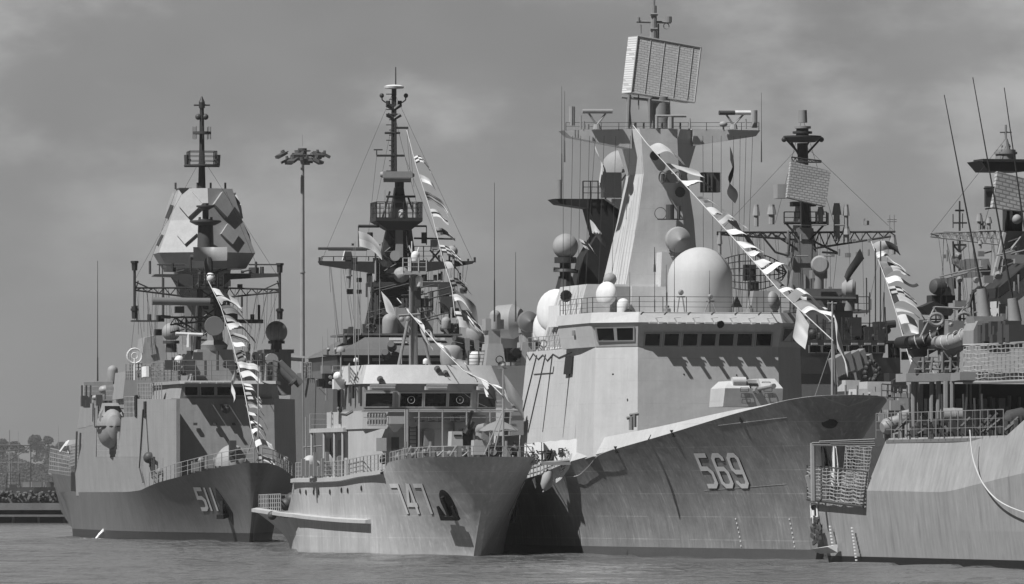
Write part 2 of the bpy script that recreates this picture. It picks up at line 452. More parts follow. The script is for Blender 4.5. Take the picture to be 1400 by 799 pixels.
# ------------------------------------------------------------------ water: one sheet, rippled where it is near
def water():
    rng = np.random.RandomState(3)
    xs = np.concatenate([-np.geomspace(9000, 75, 14), np.linspace(-66, 66, 250), np.geomspace(75, 9000, 14)])
    ys = np.concatenate([[-300, 0, 180, 300], np.linspace(350, 760, 900), np.linspace(762, 1150, 200), np.geomspace(1160, 16000, 24)])
    X, Y = np.meshgrid(xs, ys); Z = np.zeros_like(X)
    for i in range(64):
        lam = 2.2 * (10.0 / 2.2) ** rng.rand(); a = rng.normal(1.45, .45); k = 2 * math.pi / lam
        Z += .0064 * lam ** .65 * np.sin(k * (X * math.cos(a) + Y * math.sin(a)) + rng.rand() * 6.3)
    mod = .6 + .4 * np.sin(X * .05 + 1.3 * np.sin(Y * .021)) * np.sin(Y * .043 + X * .013)
    Z *= mod
    Z *= ((np.abs(X) < 72) & (Y > 340) & (Y < 1160)) * np.clip((1160 - Y) / 300, 0, 1)
    nx, ny = len(xs), len(ys)
    v = np.stack([X.ravel(), Y.ravel(), Z.ravel()], 1)
    i = np.arange(nx * ny).reshape(ny, nx)
    f = np.stack([i[:-1, :-1].ravel(), i[:-1, 1:].ravel(), i[1:, 1:].ravel(), i[1:, :-1].ravel()], 1)
    me = bpy.data.meshes.new('water'); me.from_pydata(v.tolist(), [], f.tolist()); me.update()
    me.polygons.foreach_set('use_smooth', [True] * len(me.polygons))
    m = bpy.data.materials.new('harbour_water'); m.use_nodes = True
    N = m.node_tree.nodes; L = m.node_tree.links; b = N['Principled BSDF']
    b.inputs['Base Color'].default_value = (.10, .10, .10, 1); b.inputs['Roughness'].default_value = .08; b.inputs['IOR'].default_value = 1.33
    tc = N.new('ShaderNodeTexCoord'); mp = N.new('ShaderNodeMapping'); mp.inputs['Scale'].default_value = (.55, .22, 1); L.new(tc.outputs['Object'], mp.inputs[0])
    n = N.new('ShaderNodeTexNoise'); n.inputs['Scale'].default_value = 1.9; n.inputs['Detail'].default_value = 5; L.new(mp.outputs[0], n.inputs['Vector'])
    bp = N.new('ShaderNodeBump'); bp.inputs['Strength'].default_value = 1.; bp.inputs['Distance'].default_value = .38
    L.new(n.outputs['Fac'], bp.inputs['Height']); L.new(bp.outputs['Normal'], b.inputs['Normal'])
    me.materials.append(m)
    o = bpy.data.objects.new('water', me); C.objects.link(o); tag(o, 'dark grey rippled harbour water in front of the moored ships', 'water', kind='structure')
water()

# ------------------------------------------------------------------ far shore, left: hills, wood, breakwater quay
m_hill = mat('hill_scrub', .035, .9, .35)
m_tree = mat('far_foliage', .035, .9, .3)
m_stone = mat('quay_stone', .10, .9, .45)
m_conc = mat('quay_concrete', .16, .85, .2)
def hills():
    rng = np.random.RandomState(5)
    n = 120; m = M(); g = []; Y0 = 5800.
    for i in range(n + 1):
        x0 = -900 + 1800 * i / n; x = x0
        h = 17 + 6 * math.sin(x * .011 + .5) + 3 * math.sin(x * .037) + 1.5 * rng.rand()
        if x < -175: h = h * .85 + 3 * min(1, max(0, (-175 - x) / 160))
        for d_, k in ((0, 0), (60, .35), (180, .8), (300, 1.), (700, 1.1)):
            g.append((2 * x, Y0 + 2 * d_, -.5 + 2 * h * k + (1.8 * rng.rand() if k > .2 else 0)))
    fs = []
    for i in range(n):
        for j in range(4): a = i * 5 + j; fs.append((a, a + 1, a + 6, a + 5)[::-1])
    m.add(g, fs); o = m.b('hills', m_hill); tag(o, 'low hazy hills behind the far shore', 'hills', kind='structure')
hills()
def leaf_mass(m, c, rx, rz, n, s, rng):
    for _ in range(n):
        a = rng.uniform(0, 6.28); b_ = rng.uniform(-.6, 1); r = rng.uniform(.35, 1) ** .5
        p = V((c[0] + rx * r * math.cos(a) * math.cos(b_), c[1] + rx * r * math.sin(a) * math.cos(b_), c[2] + rz * r * math.sin(b_)))
        u = V((rng.gauss(0, 1), rng.gauss(0, 1), rng.gauss(0, 1))).normalized() * s; w_ = u.orthogonal().normalized() * s * .7
        m.add([p - u, p + w_, p + u, p - w_], [(0, 1, 2, 3)])
def far_tree(px, ptop, Y, wpx, label):
    base = W(px, 622, Y); top = W(px, ptop, Y); h = top.z - base.z; rng = random.Random(int(px * 7))
    t = empty('tree', label, 'tree', base, group='trees on the hazy hill')
    m = M(); m.cyl((0, 0, -3), (0, 0, h * .6), .9, .35, 6)
    for k in range(5):
        a = k * 1.3; m.cyl((0, 0, h * (.3 + .07 * k)), (math.cos(a) * h * .22, math.sin(a) * h * .22, h * (.55 + .06 * k)), .18, .06, 5)
    m.b('trunk', m_tree, t)
    m = M(); r = wpx / 2 * Y / F
    for k in range(13):
        a = rng.uniform(0, 6.28); q = rng.uniform(0, .75); f_ = rng.uniform(.1, .85)
        leaf_mass(m, (math.cos(a) * r * q * (1.15 - f_), math.sin(a) * r * q, h * f_), r * .55 * (1.2 - .6 * f_), h * .16, 170, .76, rng)
    m.b('crown', m_tree, t, flat=True)
for a in ((50, 588, 6100, 30, 'tallest tree on the hazy hill, with a split crown'), (22, 602, 6060, 34, 'low round tree on the hill, left of the tallest one'),
          (66, 595, 6120, 26, 'narrow tree just right of the tallest tree on the hill'), (4, 598, 6080, 30, 'tree cut by the left edge of the picture'),
          (84, 603, 6120, 34, 'bushy tree on the hill closest to the frigate numbered 511')): far_tree(*a)
def wood():
    rng = random.Random(4); m = M()
    for i in range(120):
        x = -260 + i * 1.2 + rng.uniform(-6, 6) if i < 90 else -120 + (i - 90) * 12; Y = 2890 + rng.uniform(0, 250)
        leaf_mass(m, (2 * x, 5780 + 2 * (Y - 2890), 4 + 2 * (Y - 2890) * .055 + rng.uniform(0, 6)), 12, 5.6, 330, 1.2, rng)
    o = m.b('far_wood', m_tree, flat=True); tag(o, 'dark scrub and woodland covering the far hillside', 'woodland', kind='stuff')
wood()
def quay():
    t = empty('quay_wall', 'low dark breakwater quay with stone facing left of the frigate 511', 'quay wall', (-90, 1200, 0))
    m = M(); m.box(-260, 60, 0, 40, 2.0, 3.1); m.b('fender_band', m_conc, t)
    m = M(); rng = random.Random(2)
    m.box(-260, 60, 1.2, 40, 3.1, 4.6); 
    for i in range(620):
        x = rng.uniform(-30, 45); r = rng.uniform(.2, .42)
        m.sph((x, rng.uniform(.4, 1.3), rng.uniform(3.2, 4.9)), r, 6, 4, (rng.random(), rng.random(), 1), .7)
    m.b('stone_parapet', m_stone, t)
    m = M(); m.box(-260, 60, 3.5, 40, -3, 2.0); m.b('wall_face', m_black, t)
    m = M(); m.box(-260, 60, -.2, .9, .95, 1.3)
    for i in range(80): m.cyl((-260 + i * 4, .6, -3), (-260 + i * 4, .6, 1.0), .22, n=6)
    m.b('timber_waling', m_conc, t)
quay()
def tower(px, Y, ytop, w_):
    pass
# slender floodlight mast on the quay
def light_tower():
    Y = 1067.; b0 = W(413.5, 671, Y); b0.z = 0; top = W(413.5, 210, Y).z
    t = empty('floodlight_mast', 'tall slender floodlight mast with a ring of lamps between the frigates 511 and 747', 'light mast', b0)
    m = M(); m.cyl((0, 0, 0), (0, 0, top), .42, .26, 12); m.cyl((0, 0, top + 1), (0, 0, top + 2.6), .03, n=5)
    for z in (top * .35, top * .68): m.cyl((0, 0, z), (0, 0, z + .15), .43, n=12)
    m.b('pole', m_metal, t)
    m = M(); ring(m, (0, 0, top - .3), 1.6, .1, (0, 0, 1)); ring(m, (0, 0, top + .35), 1.1, .07, (0, 0, 1))
    m.cyl((0, 0, top - 1.0), (0, 0, top + .7), .62, n=10)
    for k in range(8):
        a = k * math.pi / 4; m.cyl((0, 0, top - .3), (1.6 * math.cos(a), 1.6 * math.sin(a), top - .3), .06, n=5)
    m.b('head_frame', m_dgrey, t)
    first = None
    for k in range(14):
        a = k * 2 * math.pi / 14 + .1; rr = 3.1 if k % 2 == 0 else 2.2; z = top - (.2 if k % 2 == 0 else 1.0)
        if first is None:
            m = M(); m.ext([(-.45, -.62, 0), (.75, -.62, -.38), (.75, .62, -.38), (-.45, .62, 0)], (.08, 0, .34)); m.cyl((-.9, 0, .3), (0, 0, .1), .08, n=5)
            m.cyl((-.1, 0, .25), (-.1, 0, .62), .24, .16, 8)
            first = o = m.b('floodlight', m_dgrey, t)
        else:
            o = first.copy(); C.objects.link(o); o.parent = t
        o.location = (rr * math.cos(a), rr * math.sin(a), z); o.rotation_euler = (0, .15, a)
light_tower()
def far_mast(px, y0, y1, Y, label, yard=None):
    t = W(px, y0, Y); b0 = W(px, y1, Y); m = M(); h = t.z - b0.z
    m.cyl((0, 0, -2), (0, 0, h), .34, .12, 6)
    if yard:
        for z, l in yard: m.cyl((-l, 0, h * z), (l, 0, h * z), .1, n=5)
        m.truss((-.9, 0, 0), (0, 0, h * .7), (1.8, 0, 0), 5, .1)
    o = m.b('radio_mast', m_grey); o.location = b0; tag(o, label, 'mast', 'masts on the far shore')
far_mast(13, 588, 662, 2500, 'thin lattice mast on the far shore near the left edge', ((.72, 3), (.4, 5)))
far_mast(25, 590, 640, 5900, 'plain thin mast on the hill beside the tallest tree')
far_mast(80, 583, 640, 5900, 'thin mast on the hill just left of frigate 511')
def far_crane():
    Y = 1215.; t = empty('dock_gantry', 'pale cargo gantry standing on the quay at the left edge', 'gantry', W(18, 671, Y) * 1)
    t.location.z = 4.6
    m = M(); 
    for x in (-1.2, 1.2): m.cyl((x, 0, 0), (x * .8, 0, 3.2), .09, n=5)
    for k in range(6): m.cyl((-1.1, 0, .4 + k * .5), (1.1, 0, .4 + k * .5), .05, n=4)
    m.b('ladder_frame', m_dgrey, t)
    m = M(); m.box(-1.0, 1.0, -.7, .7, 0, .9); m.box(-.6, .5, -.5, .5, .9, 1.4); m.b('winch_house', m_dgrey, t)
    m = M(); m.truss((-3.4, 0, 7.6), (3.0, 0, 7.6), (0, 0, -1.2), 6, .08); m.cyl((2.8, 0, 0), (2.8, 0, 7.4), .08, n=5); m.cyl((-3.2, 0, 3.6), (2.6, 0, 7.2), .07, n=5); m.cyl((-3.2, 0, 3.4), (2.8, 0, 3.4), .06, n=5)
    m.b('boom', m_dgrey, t)
far_crane()
def parked_boat(i, px, Y, l, label):
    p = W(px, 668, Y); t = empty('small_boat', label, 'boat', (p.x, p.y, 4.6), .2 * i, 'small boats and sheds along the far quay')
    m = M(); m.pr([(-l, -.5), (l * .6, -.5), (l, 0), (l * .6, .5), (-l, .5)], 0, [(-l, -.9), (l * .7, -.9), (l * 1.2, 0), (l * .7, .9), (-l, .9)], 1.0); m.b('hull', m_canvas, t)
    m = M(); m.box(-l * .5, l * .2, -.6, .6, 1.0, 1.8); m.b('cabin', m_grey, t)
for i, (px, Y, l, lab) in enumerate(((38, 1212, 1.6, 'small pale boat laid up on the quay beside the gantry'), (52, 1215, 2.2, 'longer pale boat laid up on the quay, nearer frigate 511'), (69, 1218, 1.9, 'rounded pale boat on the quay right against frigate 511'))): parked_boat(i, px, Y, l, lab)

# ------------------------------------------------------------------ haze
def haze():
    m = M(); m.box(-2600, 2600, -60, 7600, -2.5, 120); o = m.b('haze', [], flat=True)
    mt = bpy.data.materials.new('haze_air'); mt.use_nodes = True; N = mt.node_tree.nodes; L = mt.node_tree.links
    for n in list(N):
        if n.type != 'OUTPUT_MATERIAL': N.remove(n)
    v = N.new('ShaderNodeVolumePrincipled'); v.inputs['Color'].default_value = (.8, .8, .8, 1); v.inputs['Density'].default_value = HAZE
    v.inputs['Anisotropy'].default_value = .1
    L.new(v.outputs[0], N['Material Output'].inputs['Volume']); o.data.materials.append(mt)
    tag(o, 'thin haze over the harbour', 'haze', kind='stuff')
HAZE = .000055
haze()
# ================================================================== frigate 569
A = Ship(20.0, 500, 13.0, 'warship', 'large pale frigate numbered 569 with a big tilted plate radar and white dome')
A.root.name = 'warship'
h569 = Hull(128, 7.6, ([0, 8, 20, 35, 50, 70, 105, 128], [.25, 1.3, 3.1, 5.4, 7.0, 7.7, 7.5, 6.2]),
            ([0, .35, 1.2, 3, 6, 11, 18, 28, 40, 60, 110, 128], [.15, 1.7, 2.7, 3.5, 4.05, 4.8, 5.7, 7.0, 8.0, 8.1, 8.0, 7.0]),
            ([0, 4, 9, 14, 22, 30, 38, 41, 48, 60, 128], [10.7, 10.2, 9.65, 9.05, 8.1, 7.25, 6.5, 6.2, 5.55, 5.2, 5.2]), 1.9, 1.1,
            strake=([0, 5, 10, 16, 24, 30, 35.5, 37.5, 128], [.02, .06, .3, .55, .85, 1.1, 1.25, 0.02, .02]))
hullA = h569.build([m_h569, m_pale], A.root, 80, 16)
# paint: the tumblehome strake belongs to the pale upper works
for p in hullA.data.polygons:
    c = p.center
    if abs(p.normal.z) > .02 and c.z > 6.2 and p.normal.z > .12 and c.y > -2: p.material_index = 1
h569.deck(m_deck, A.root, .35)
m = hull_numerals(h569, A, (('5', 949, 966), ('6', 970, 987), ('9', 991, 1008)), 618, 667, 20, .13, .03)
m.b('bow_number', [m_white, m_black], A.root)
m = M(); c = h569.find(A, 1133, 580); n = V((-.5, -.75, -.45)).normalized(); u = V((.83, -.55, 0)); w_ = n.cross(u).normalized()
pts = [c + n * .06 + u * .52 * math.cos(a) + w_ * .34 * math.sin(a) for a in [i * math.pi / 9 for i in range(18)]]
m.ext(pts, n * -.5); m.b('hawse_hole', m_black, A.root)
m = M()
for px, py in ((912, 573), (1011, 570), (837, 599)):
    c = h569.find(A, px, py)
    m.ob(c + V((.12, 0, -.05)), (.1, 0, 0), (0, .2, 0), (-.08, 0, .24))
m.b('scupper', m_black, A.root)
# draught marks and a few small fittings on the hull
m = M()
for i in range(7):
    c = h569.at(3.3, .9 + i * .3, -1, .02); m.ob(c, (.02, 0, 0), (0, .07, 0), (0, 0, .05))
for i in range(7):
    c = h569.at(12.3, .9 + i * .3, -1, .02); m.ob(c, (.02, 0, 0), (0, .07, 0), (0, 0, .05))
m.b('draught_mark', m_white, A.root)
m = M(); 
for zz, ya, yb in ((9.3, -3, 8), (5.0, 2, 16)):
    m.tube([h569.at(ya + (yb - ya) * i / 10, zz - .35 * i / 10 * 1.2, -1, .0) for i in range(11)], .02, 4)
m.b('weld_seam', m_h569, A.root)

# deckhouse
def poly(zs): return zs
m = M()
bot = [(-5.1, 28.6, 6.9), (5.1, 28.6, 6.9), (7.5, 31.4, 6.9), (7.6, 55.5, 5.1), (-7.6, 55.5, 5.1), (-7.65, 40, 6.3), (-7.55, 31.4, 6.95)]
top = [(-4.97, 28.97), (4.97, 28.97), (7.28, 31.65), (7.0, 54.0), (-6.95, 54.0), (-7.1, 40), (-7.28, 31.65)]
m.pr(bot, 5.8, top, 14.55); dh = m.b('deckhouse', m_pale, A.root)
# fittings on the deckhouse sides
m = M()
def side(px, py, out=.02):
    # point on the starboard wall
    best = None
    for i in range(200):
        t = i / 199; a = V((-7.6, 31.4)).lerp(V((-7.6, 55.5)), t); b_ = V((-7.25, 31.9)).lerp(V((-6.95, 54.0)), t)
        for j in range(60):
            k = j / 59; x = a.lerp(b_, k); p3 = V((x.x - out, x.y, 5.8 + 8.75 * k)); e = A.pix(p3); d_ = (e[0] - px) ** 2 + (e[1] - py) ** 2
            if best is None or d_ < best[0]: best = (d_, p3)
    return best[1]
for a, b_ in (((734, 487), (705, 590)), ((746, 485), (722, 590)), ((755, 487), (742, 590)), ((780, 500), (770, 598))):
    m.cyl(side(*a), side(*b_), .05, n=4)
m.tube([side(*q_) for q_ in ((718, 485), (724, 492), (729, 484), (736, 492), (742, 485), (748, 492), (756, 484), (764, 489), (772, 486), (781, 483))], .04, 4)
m.tube([side(*q_) for q_ in ((730, 512), (756, 509), (757, 500))], .035, 4)
m.b('side_piping', m_dgrey, dh)
m = M(); c = side(779, 500); m.ob(c, (.12, 0, 0), (0, 1.1, 0), (.07, 0, .62)); m.b('side_port', m_black, dh)
m = M(); c = side(784, 597); m.ob(c + V((0, 0, .6)), (.06, 0, 0), (0, .9, 0), (.07, 0, .85)); m.b('door', m_pale2, dh)
m = M()
for px, py in ((838, 512), (935, 512), (1007, 513)):
    m.sph(A.P(px, py, 28.9), .07, 6, 4)
m.b('drain', m_black, dh)
# bridge: window band overhangs, roof with a visor ledge
m = M()
YF = 28.35
band_b = [(-5.0, YF + .6), (5.0, YF + .6), (7.3, 31.6), (7.5, 41), (-7.5, 41), (-7.5, 36.4), (-7.3, 31.6)]
band_t = [(-5.1, YF), (5.1, YF), (7.75, 31.1), (7.75, 41), (-7.75, 41), (-7.75, 36.4), (-7.75, 31.1)]
m.pr(band_b, 14.5, band_t, 16.12); br = m.b('bridge', m_pale, A.root)
m = M()
roof_b = [(-5.12, YF - .12), (5.12, YF - .12), (7.85, 31.0), (7.85, 41.3), (-7.85, 41.3), (-7.85, 31.0)]
roof_t = [(-5.0, YF + .25), (5.0, YF + .25), (7.6, 31.2), (7.7, 41.3), (-7.7, 41.3), (-7.7, 31.2)]
m.pr(roof_b, 16.13, roof_t, 16.85)
m.b('roof', m_pale2, br)
m = M()
for i in range(7):      # washing platforms out over the windows: their shadows fall on the wall below
    c = A.P(897 + i * 25.4, 454, YF); m.box(c.x - .55, c.x + .4, YF - .32, YF - .1, 16.05, 16.16); m.box(c.x + .05, c.x + .25, YF - .62, YF - .3, 16.02, 16.14)
    m.cyl((c.x + .1, YF - .3, 16.1), (c.x - .1, YF - .25, 16.45), .05, n=5); m.cyl((c.x - .1, YF - .25, 16.45), (c.x + .35, YF - .35, 16.5), .035, n=5)
m.b('visor', m_pale2, br)
for x0, x1 in ((884, 904), (910.5, 929.5), (936, 955), (960.5, 980), (985, 1004.5), (1010, 1030), (1036, 1056)):
    bl, brr, tr, tl = [A.P(x, y, YF) for x, y in ((x0, 472.5), (x1, 472.5), (x1, 456.5), (x0, 456.5))]
    for q_ in (bl, brr): q_.y = YF + .6 * (16.12 - q_.z) / 1.62
    for q_ in (tr, tl): q_.y = YF + .6 * (16.12 - q_.z) / 1.62
    window('window', br, (bl, brr, tr, tl), out=(0, -1, 0))
def facet(pa, pb, t, z):
    x = pa[0] + (pb[0] - pa[0]) * t; y = pa[1] + (pb[1] - pa[1]) * t
    f_ = (16.12 - z) / 1.62; xa, xb = pa[0] * (1 - .02 * f_), pb[0] * (1 - .058 * f_)
    return V((xa + (xb - xa) * t, y + (.6 + (.5 - .6) * t) * f_, z))
for pa, pb in (((-5.1, YF), (-7.75, 31.1)), ((5.1, YF), (7.75, 31.1))):
    o = V((pb[1] - pa[1], -(pb[0] - pa[0]), 0)); o = o if o.x * pa[0] > 0 else -o
    for t0, t1 in ((.1, .46), (.53, .90)):
        sgn = 1 if pa[0] > 0 else -1
        q_ = [facet(pa, pb, t0, 14.92), facet(pa, pb, t1, 14.92), facet(pa, pb, t1, 15.75), facet(pa, pb, t0, 15.75)]
        if sgn < 0: q_ = [q_[1], q_[0], q_[3], q_[2]]
        window('window', br, q_, out=o)
m = M(); m.rail([(-7.6, 41, 16.85), (-7.6, 31.3, 16.85), (-5, YF + .1, 16.85), (5, YF + .1, 16.85), (7.6, 31.3, 16.85)], 1.05, 3, 1.6, .026); m.b('railing', m_dgrey, br)
# equipment on the bridge roof
def stand(px, py, y, pt, nm, base_r=.5):
    t = A.P(px, pt, y); b_ = A.P(px, py, y); m = M()
    for k in range(4):
        a = k * math.pi / 2 + .6; m.cyl((b_.x + base_r * math.cos(a), y + base_r * math.sin(a), b_.z), (t.x + .15 * math.cos(a), y + .15 * math.sin(a), t.z), .035, n=5)
    m.cyl((t.x - .3, y, t.z), (t.x + .3, y, t.z), .05, n=5); m.sph((t.x, y, t.z + .3), .2, 10, 6); m.cyl((t.x, y - .3, t.z + .3), (t.x, y + .1, t.z + .3), .13, n=8)
    m.b(nm, m_grey, br)
stand(931, 440, 29.6, 406, 'searchlight_stand'); stand(971, 440, 29.6, 412, 'sensor_stand', .9)
m = M()
for x in (912, 1025): A.pcyl(m, (x, 440), (x, 422), 29.8, .26, n=10); A.pcyl(m, (x, 421), (x, 418), 29.8, .16, n=8)
m.b('lantern', m_grey, br)
m = M()
for x, y0, y1 in ((911, 440, 362), (922, 440, 340), (970, 415, 370), (1025, 440, 363), (1044, 440, 372), (895, 440, 338), (861, 440, 372)):
    A.whip(m, x, y0, y1, 30, .05)
A.whip(m, 895, 372, 338, 30, .09)
m.b('whip_aerial', m_dgrey, br)
m = M(); c = A.P(981, 441, YF - .7); m.lathe(c, [(.05, 0), (.28, .5)], 10, (.2, -.9, -.3)); m.b('loudhailer', m_black, br)
m = M(); a = A.P(1008, 414, 30); m.ext([a + V((-.35, 0, -.3)), a + V((.35, 0, -.3)), a + V((0, 0, .45))], (0, .35, 0)); m.b('cone_marker', m_black, br)

# big white dome
c = A.P(957, 441, 39); s_ = A.k(39)
m = M(); m.dome((c.x, 39, 16.6), 2.28, 93 * s_ + .3, 40); dm = m.b('large_radome', m_dome_big, A.root) if 'm_dome_big' in globals() else m.b('large_radome', mat('big_dome_paint', .46, .65, .03, .03, spec=.2, seams=-.05), A.root)
# deckhouse blocks behind the bridge
m = M()
A.pbox(m, 862, 392, 914, 445, 40.5, 6, .15, .2)
h2 = m.b('upper_house', m_pale, A.root)
m = M(); A.pbox(m, 903, 345, 925, 400, 42.5, 3, .1); m.b('director_base', m_pale, h2)
m = M(); z0 = 14.5
m.pr([(-6.5, 43), (6.3, 43), (6.3, 53), (-6.4, 53)], 14.4, [(-5.1, 43.4), (5.1, 43.4), (5.1, 51.5), (-5.1, 51.5)], A.P(765, 392, 50).z)
for i in range(9):
    y = 44.4 + i * .85; m.cyl((-6.45, y, 14.8), (-5.1, y, A.P(765, 392, 50).z - .2), .09, n=4)
m.b('after_house', m_pale, A.root)
# conical nosed director radome
def nosed(par, px, py, y, rp, pedpx, mt=m_dome, dirn=(0, -1, -.04), nm='director_radome'):
    c = A.P(px, py, y); r = rp * A.k(y); d_ = V(dirn).normalized()
    m = M(); m.lathe(c, [(r * .75, r * .55), (r * .97, r * .25), (r, 0), (r * .93, -r * .3), (r * .3, -r * .62), (.02, -r * .82)][::1], 24, -d_)
    o = m.b(nm, mt, par)
    m = M(); b_ = A.P(px, pedpx, y + .5); m.cyl((c.x, y + .4, b_.z), (c.x, y + .4, c.z - r * .6), r * .45, n=12); m.box(c.x - r * .6, c.x + r * .6, y + .2, y + 1.1, c.z - r * 1.0, c.z + r * .5); m.b('pedestal', m_grey, o)
    return o
nosed(A.root, 927, 328, 42, 18, 352)
# main mast
K = 44.; 
def T(px, py, y=K): return A.P(px, py, y)
m = M()
def sect(l, f1, f2, r, py, dep):   # front facet between f1 and f2, side facets out to l and r, set back by dep
    L_, A1, A2, R_ = T(l, py), T(f1, py), T(f2, py), T(r, py)
    z = A1.z; b_ = K + dep
    return [(A1.x, K, z), (A2.x, K, z), (R_.x, b_ - .6, z), (R_.x - .2, b_ + 2.2, z), (L_.x + .2, b_ + 2.2, z), (L_.x, b_ - .6, z)]
s0 = sect(838, 853, 940, 966, 402, 2.6); s1 = sect(861, 872, 934, 957, 300, 2.3); s2 = sect(872, 880, 928, 946, 238, 2.); s3 = sect(857, 877, 926, 960, 190, 2.)
s4 = sect(856, 874, 930, 964, 176, 2.)
for a, b_ in ((s0, s1), (s1, s2), (s2, s3), (s3, s4)): m.pr(a, 0, b_, 0)
mast = m.b('main_mast', m_pale, A.root)
m = M()
for sgn, tip, tipb, root_b, root_t in ((-1, (773, 178), (783, 187), (866, 203), (866, 176)), (1, (1042, 178), (1036, 186), (950, 199), (950, 176))):
    a, b_, c, d_ = T(*tip), T(*tipb), T(*root_b), T(*root_t)
    for q_ in (a, b_, c, d_): q_.y = K + .5
    m.ext([a, b_, c, d_], (0, 1.6, 0))
m.b('yard_wing', m_pale2, mast)
m = M(); a = T(776, 178); b_ = T(1040, 178)
m.rail([(a.x, K + .5, a.z), (b_.x, K + .5, b_.z)], .55, 2, 1.2, .022)
for x in (905, 918, 930, 942, 868, 880): A.pcyl(m, (x, 178), (x, 168), K + .6, .07, n=5)
m.b('yard_railing', m_dgrey, mast)
def navbar(px0, px1, py, yfoot, foot, mt1, mt2=None):
    m = M(); a, b_ = T(px0, py), T(px1, py); c = a.lerp(b_, .5); r = 3.2 * A.k(K)
    m.cyl(a, c, r, n=12); m.cur = 1; m.cyl(c, b_, r, n=12); m.cur = 2
    f = T(foot, yfoot); m.cyl(f, f + V((0, 0, .35)), .3, .22, 10); t0 = f + V((0, 0, .3))
    m.cyl(t0, c + V((-.65, 0, -.1)), .07, n=6); m.cyl(t0, c + V((.65, 0, -.1)), .07, n=6); m.b('navigation_radar', [mt1, mt2 or mt1, m_dome], mast)
navbar(796, 837, 152.5, 177, 816, m_dome); navbar(983, 1026, 154.5, 177, 1003, m_dgrey, m_white)
m = M(); a, b_ = T(896, 159), T(938, 159); m.cyl(a, b_, .1, n=6); c = T(917, 160); m.cyl(c, T(917, 176), .22, n=8); m.cyl(T(898, 159), T(898, 176), .12, n=8); m.b('radar_bar', m_dome, mast)
m = M()
for x, y0, y1, r in ((782, 172, 146, .22), (1031, 175, 151, .24)): A.pcyl(m, (x, y0), (x, y1), K + .6, r, n=10)
A.pcyl(m, (798, 177), (798, 166), K, .08); A.pcyl(m, (803, 177), (803, 170), K, .14); A.pcyl(m, (794, 177), (794, 158), K, .06)
c = T(989, 170); m.sph(c, .3, 14, 8, k=.7); m.cyl(c, c - V((0, 0, .5)), .06); A.pcyl(m, (943, 176), (943, 162), K, .1, .05); A.pcyl(m, (1020, 177), (1020, 163), K, .05)
m.b('aerial_pot', m_dome, mast)
m = M()
for x, y0, y1 in ((772, 222, 125), (768, 250, 118), (1041, 222, 127)): A.whip(m, x, y0, y1, K, .05)
A.whip(m, 770, 430, 180, K, .04)
m.b('whip_aerial', m_dgrey, mast)
# thin halyards from the yard down to the deckhouse
m = M()
for x, x2, y2 in ((783, 779, 400), (794, 790, 420), (806, 800, 430), (814, 800, 400), (826, 818, 400), (842, 836, 400), (862, 856, 300), (961, 962, 430), (974, 975, 430), (986, 986, 440), (1012, 1009, 440), (1020, 1014, 440), (1029, 1020, 440), (1003, 1000, 430)):
    A.pcyl(m, (x, 186), (x2, y2), K - .3, .018, n=4)
m.b('halyard', m_drope, mast)
# plate radar on its pedestal
m = M(); f = [T(862, 127, K + 1), T(951, 140, K + 1), T(962.5, 64, K + 1), T(873.5, 49, K + 1)]
tiltv = V((0, .5, 0))
f = [f[0] + V((0, -.25, 0)), f[1] + V((0, .35, 0)), f[2] + V((0, .9, 0)), f[3] + V((0, .3, 0))]
nrm = (f[1] - f[0]).cross(f[3] - f[0]).normalized(); nrm = -nrm if nrm.y < 0 else nrm
bk = [p_ + nrm * .75 + (f[0] - f[1]) * .09 for p_ in f]
m.add(f + bk, [(0, 1, 2, 3), (7, 6, 5, 4), (0, 3, 7, 4), (1, 5, 6, 2), (3, 2, 6, 7), (0, 4, 5, 1)])
def uvplane(o, f):
    me = o.data; uv = me.uv_layers.new(name='uv'); U = (f[1] - f[0]).normalized(); Vv = (f[3] - f[0]).normalized()
    for p_ in me.polygons:
        for li in p_.loop_indices:
            c = V(me.vertices[me.loops[li].vertex_index].co) - f[0]; uv.data[li].uv = (c.dot(U) + c.y * .5, c.dot(Vv))
pr = m.b('plate_radar', m_radar, A.root, flat=True); uvplane(pr, f)
m = M()
for t in (.0, .21, .43, .66, .88, 1.):
    a, b_ = f[0].lerp(f[1], t), f[3].lerp(f[2], t); m.cyl(a - nrm * .02, b_ - nrm * .02, .022 if 0 < t < 1 else .06, n=5)
for t in (0, 1): a, b_ = f[0].lerp(f[3], t), f[1].lerp(f[2], t); m.cyl(a, b_, .07, n=5)
m.b('stiffener', m_metal, pr)
m = M(); a = T(903, 176, K + 1.6); b_ = T(903, 133, K + 1.6); m.cyl(a, b_, .75, .68, 14); m.cyl(T(888, 176, K + 1), T(888, 135, K + 1), .14, n=8); m.cyl(T(858, 176, K + 1), T(860, 130, K + 1), .16, n=8); m.cyl(T(862, 176, K + 1), T(858, 132, K + 1.4), .12, n=8); m.cyl(T(873, 150, K + 1), T(873, 128, K + 1), .05)
m.cyl(T(850, 133, K + 1), T(915, 140, K + 1), .1); m.b('pedestal', m_grey, pr)
m = M(); A.pcyl(m, (893, 60), (894, 8), K + 1.8, .3, .2, 10); A.pcyl(m, (894, 8), (894, -8), K + 1.8, .09); A.pcyl(m, (870, 30), (917, 31), K + 1.8, .09); 
for x, y0, y1, r in ((873, 30, 24, .12), (914, 31, 23, .24), (876, 46, 34, .06), (900, 60, 33, .07)): A.pcyl(m, (x, y0), (x, y1), K + 1.8, r, n=10)
for zpy in (20, 40): A.pcyl(m, (889, zpy), (899, zpy), K + 1.6, .1)
ring(m, T(911, 36, K + 1.8), .2, .03, (0, 1, 0)); m.b('pole_mast', m_grey, mast)
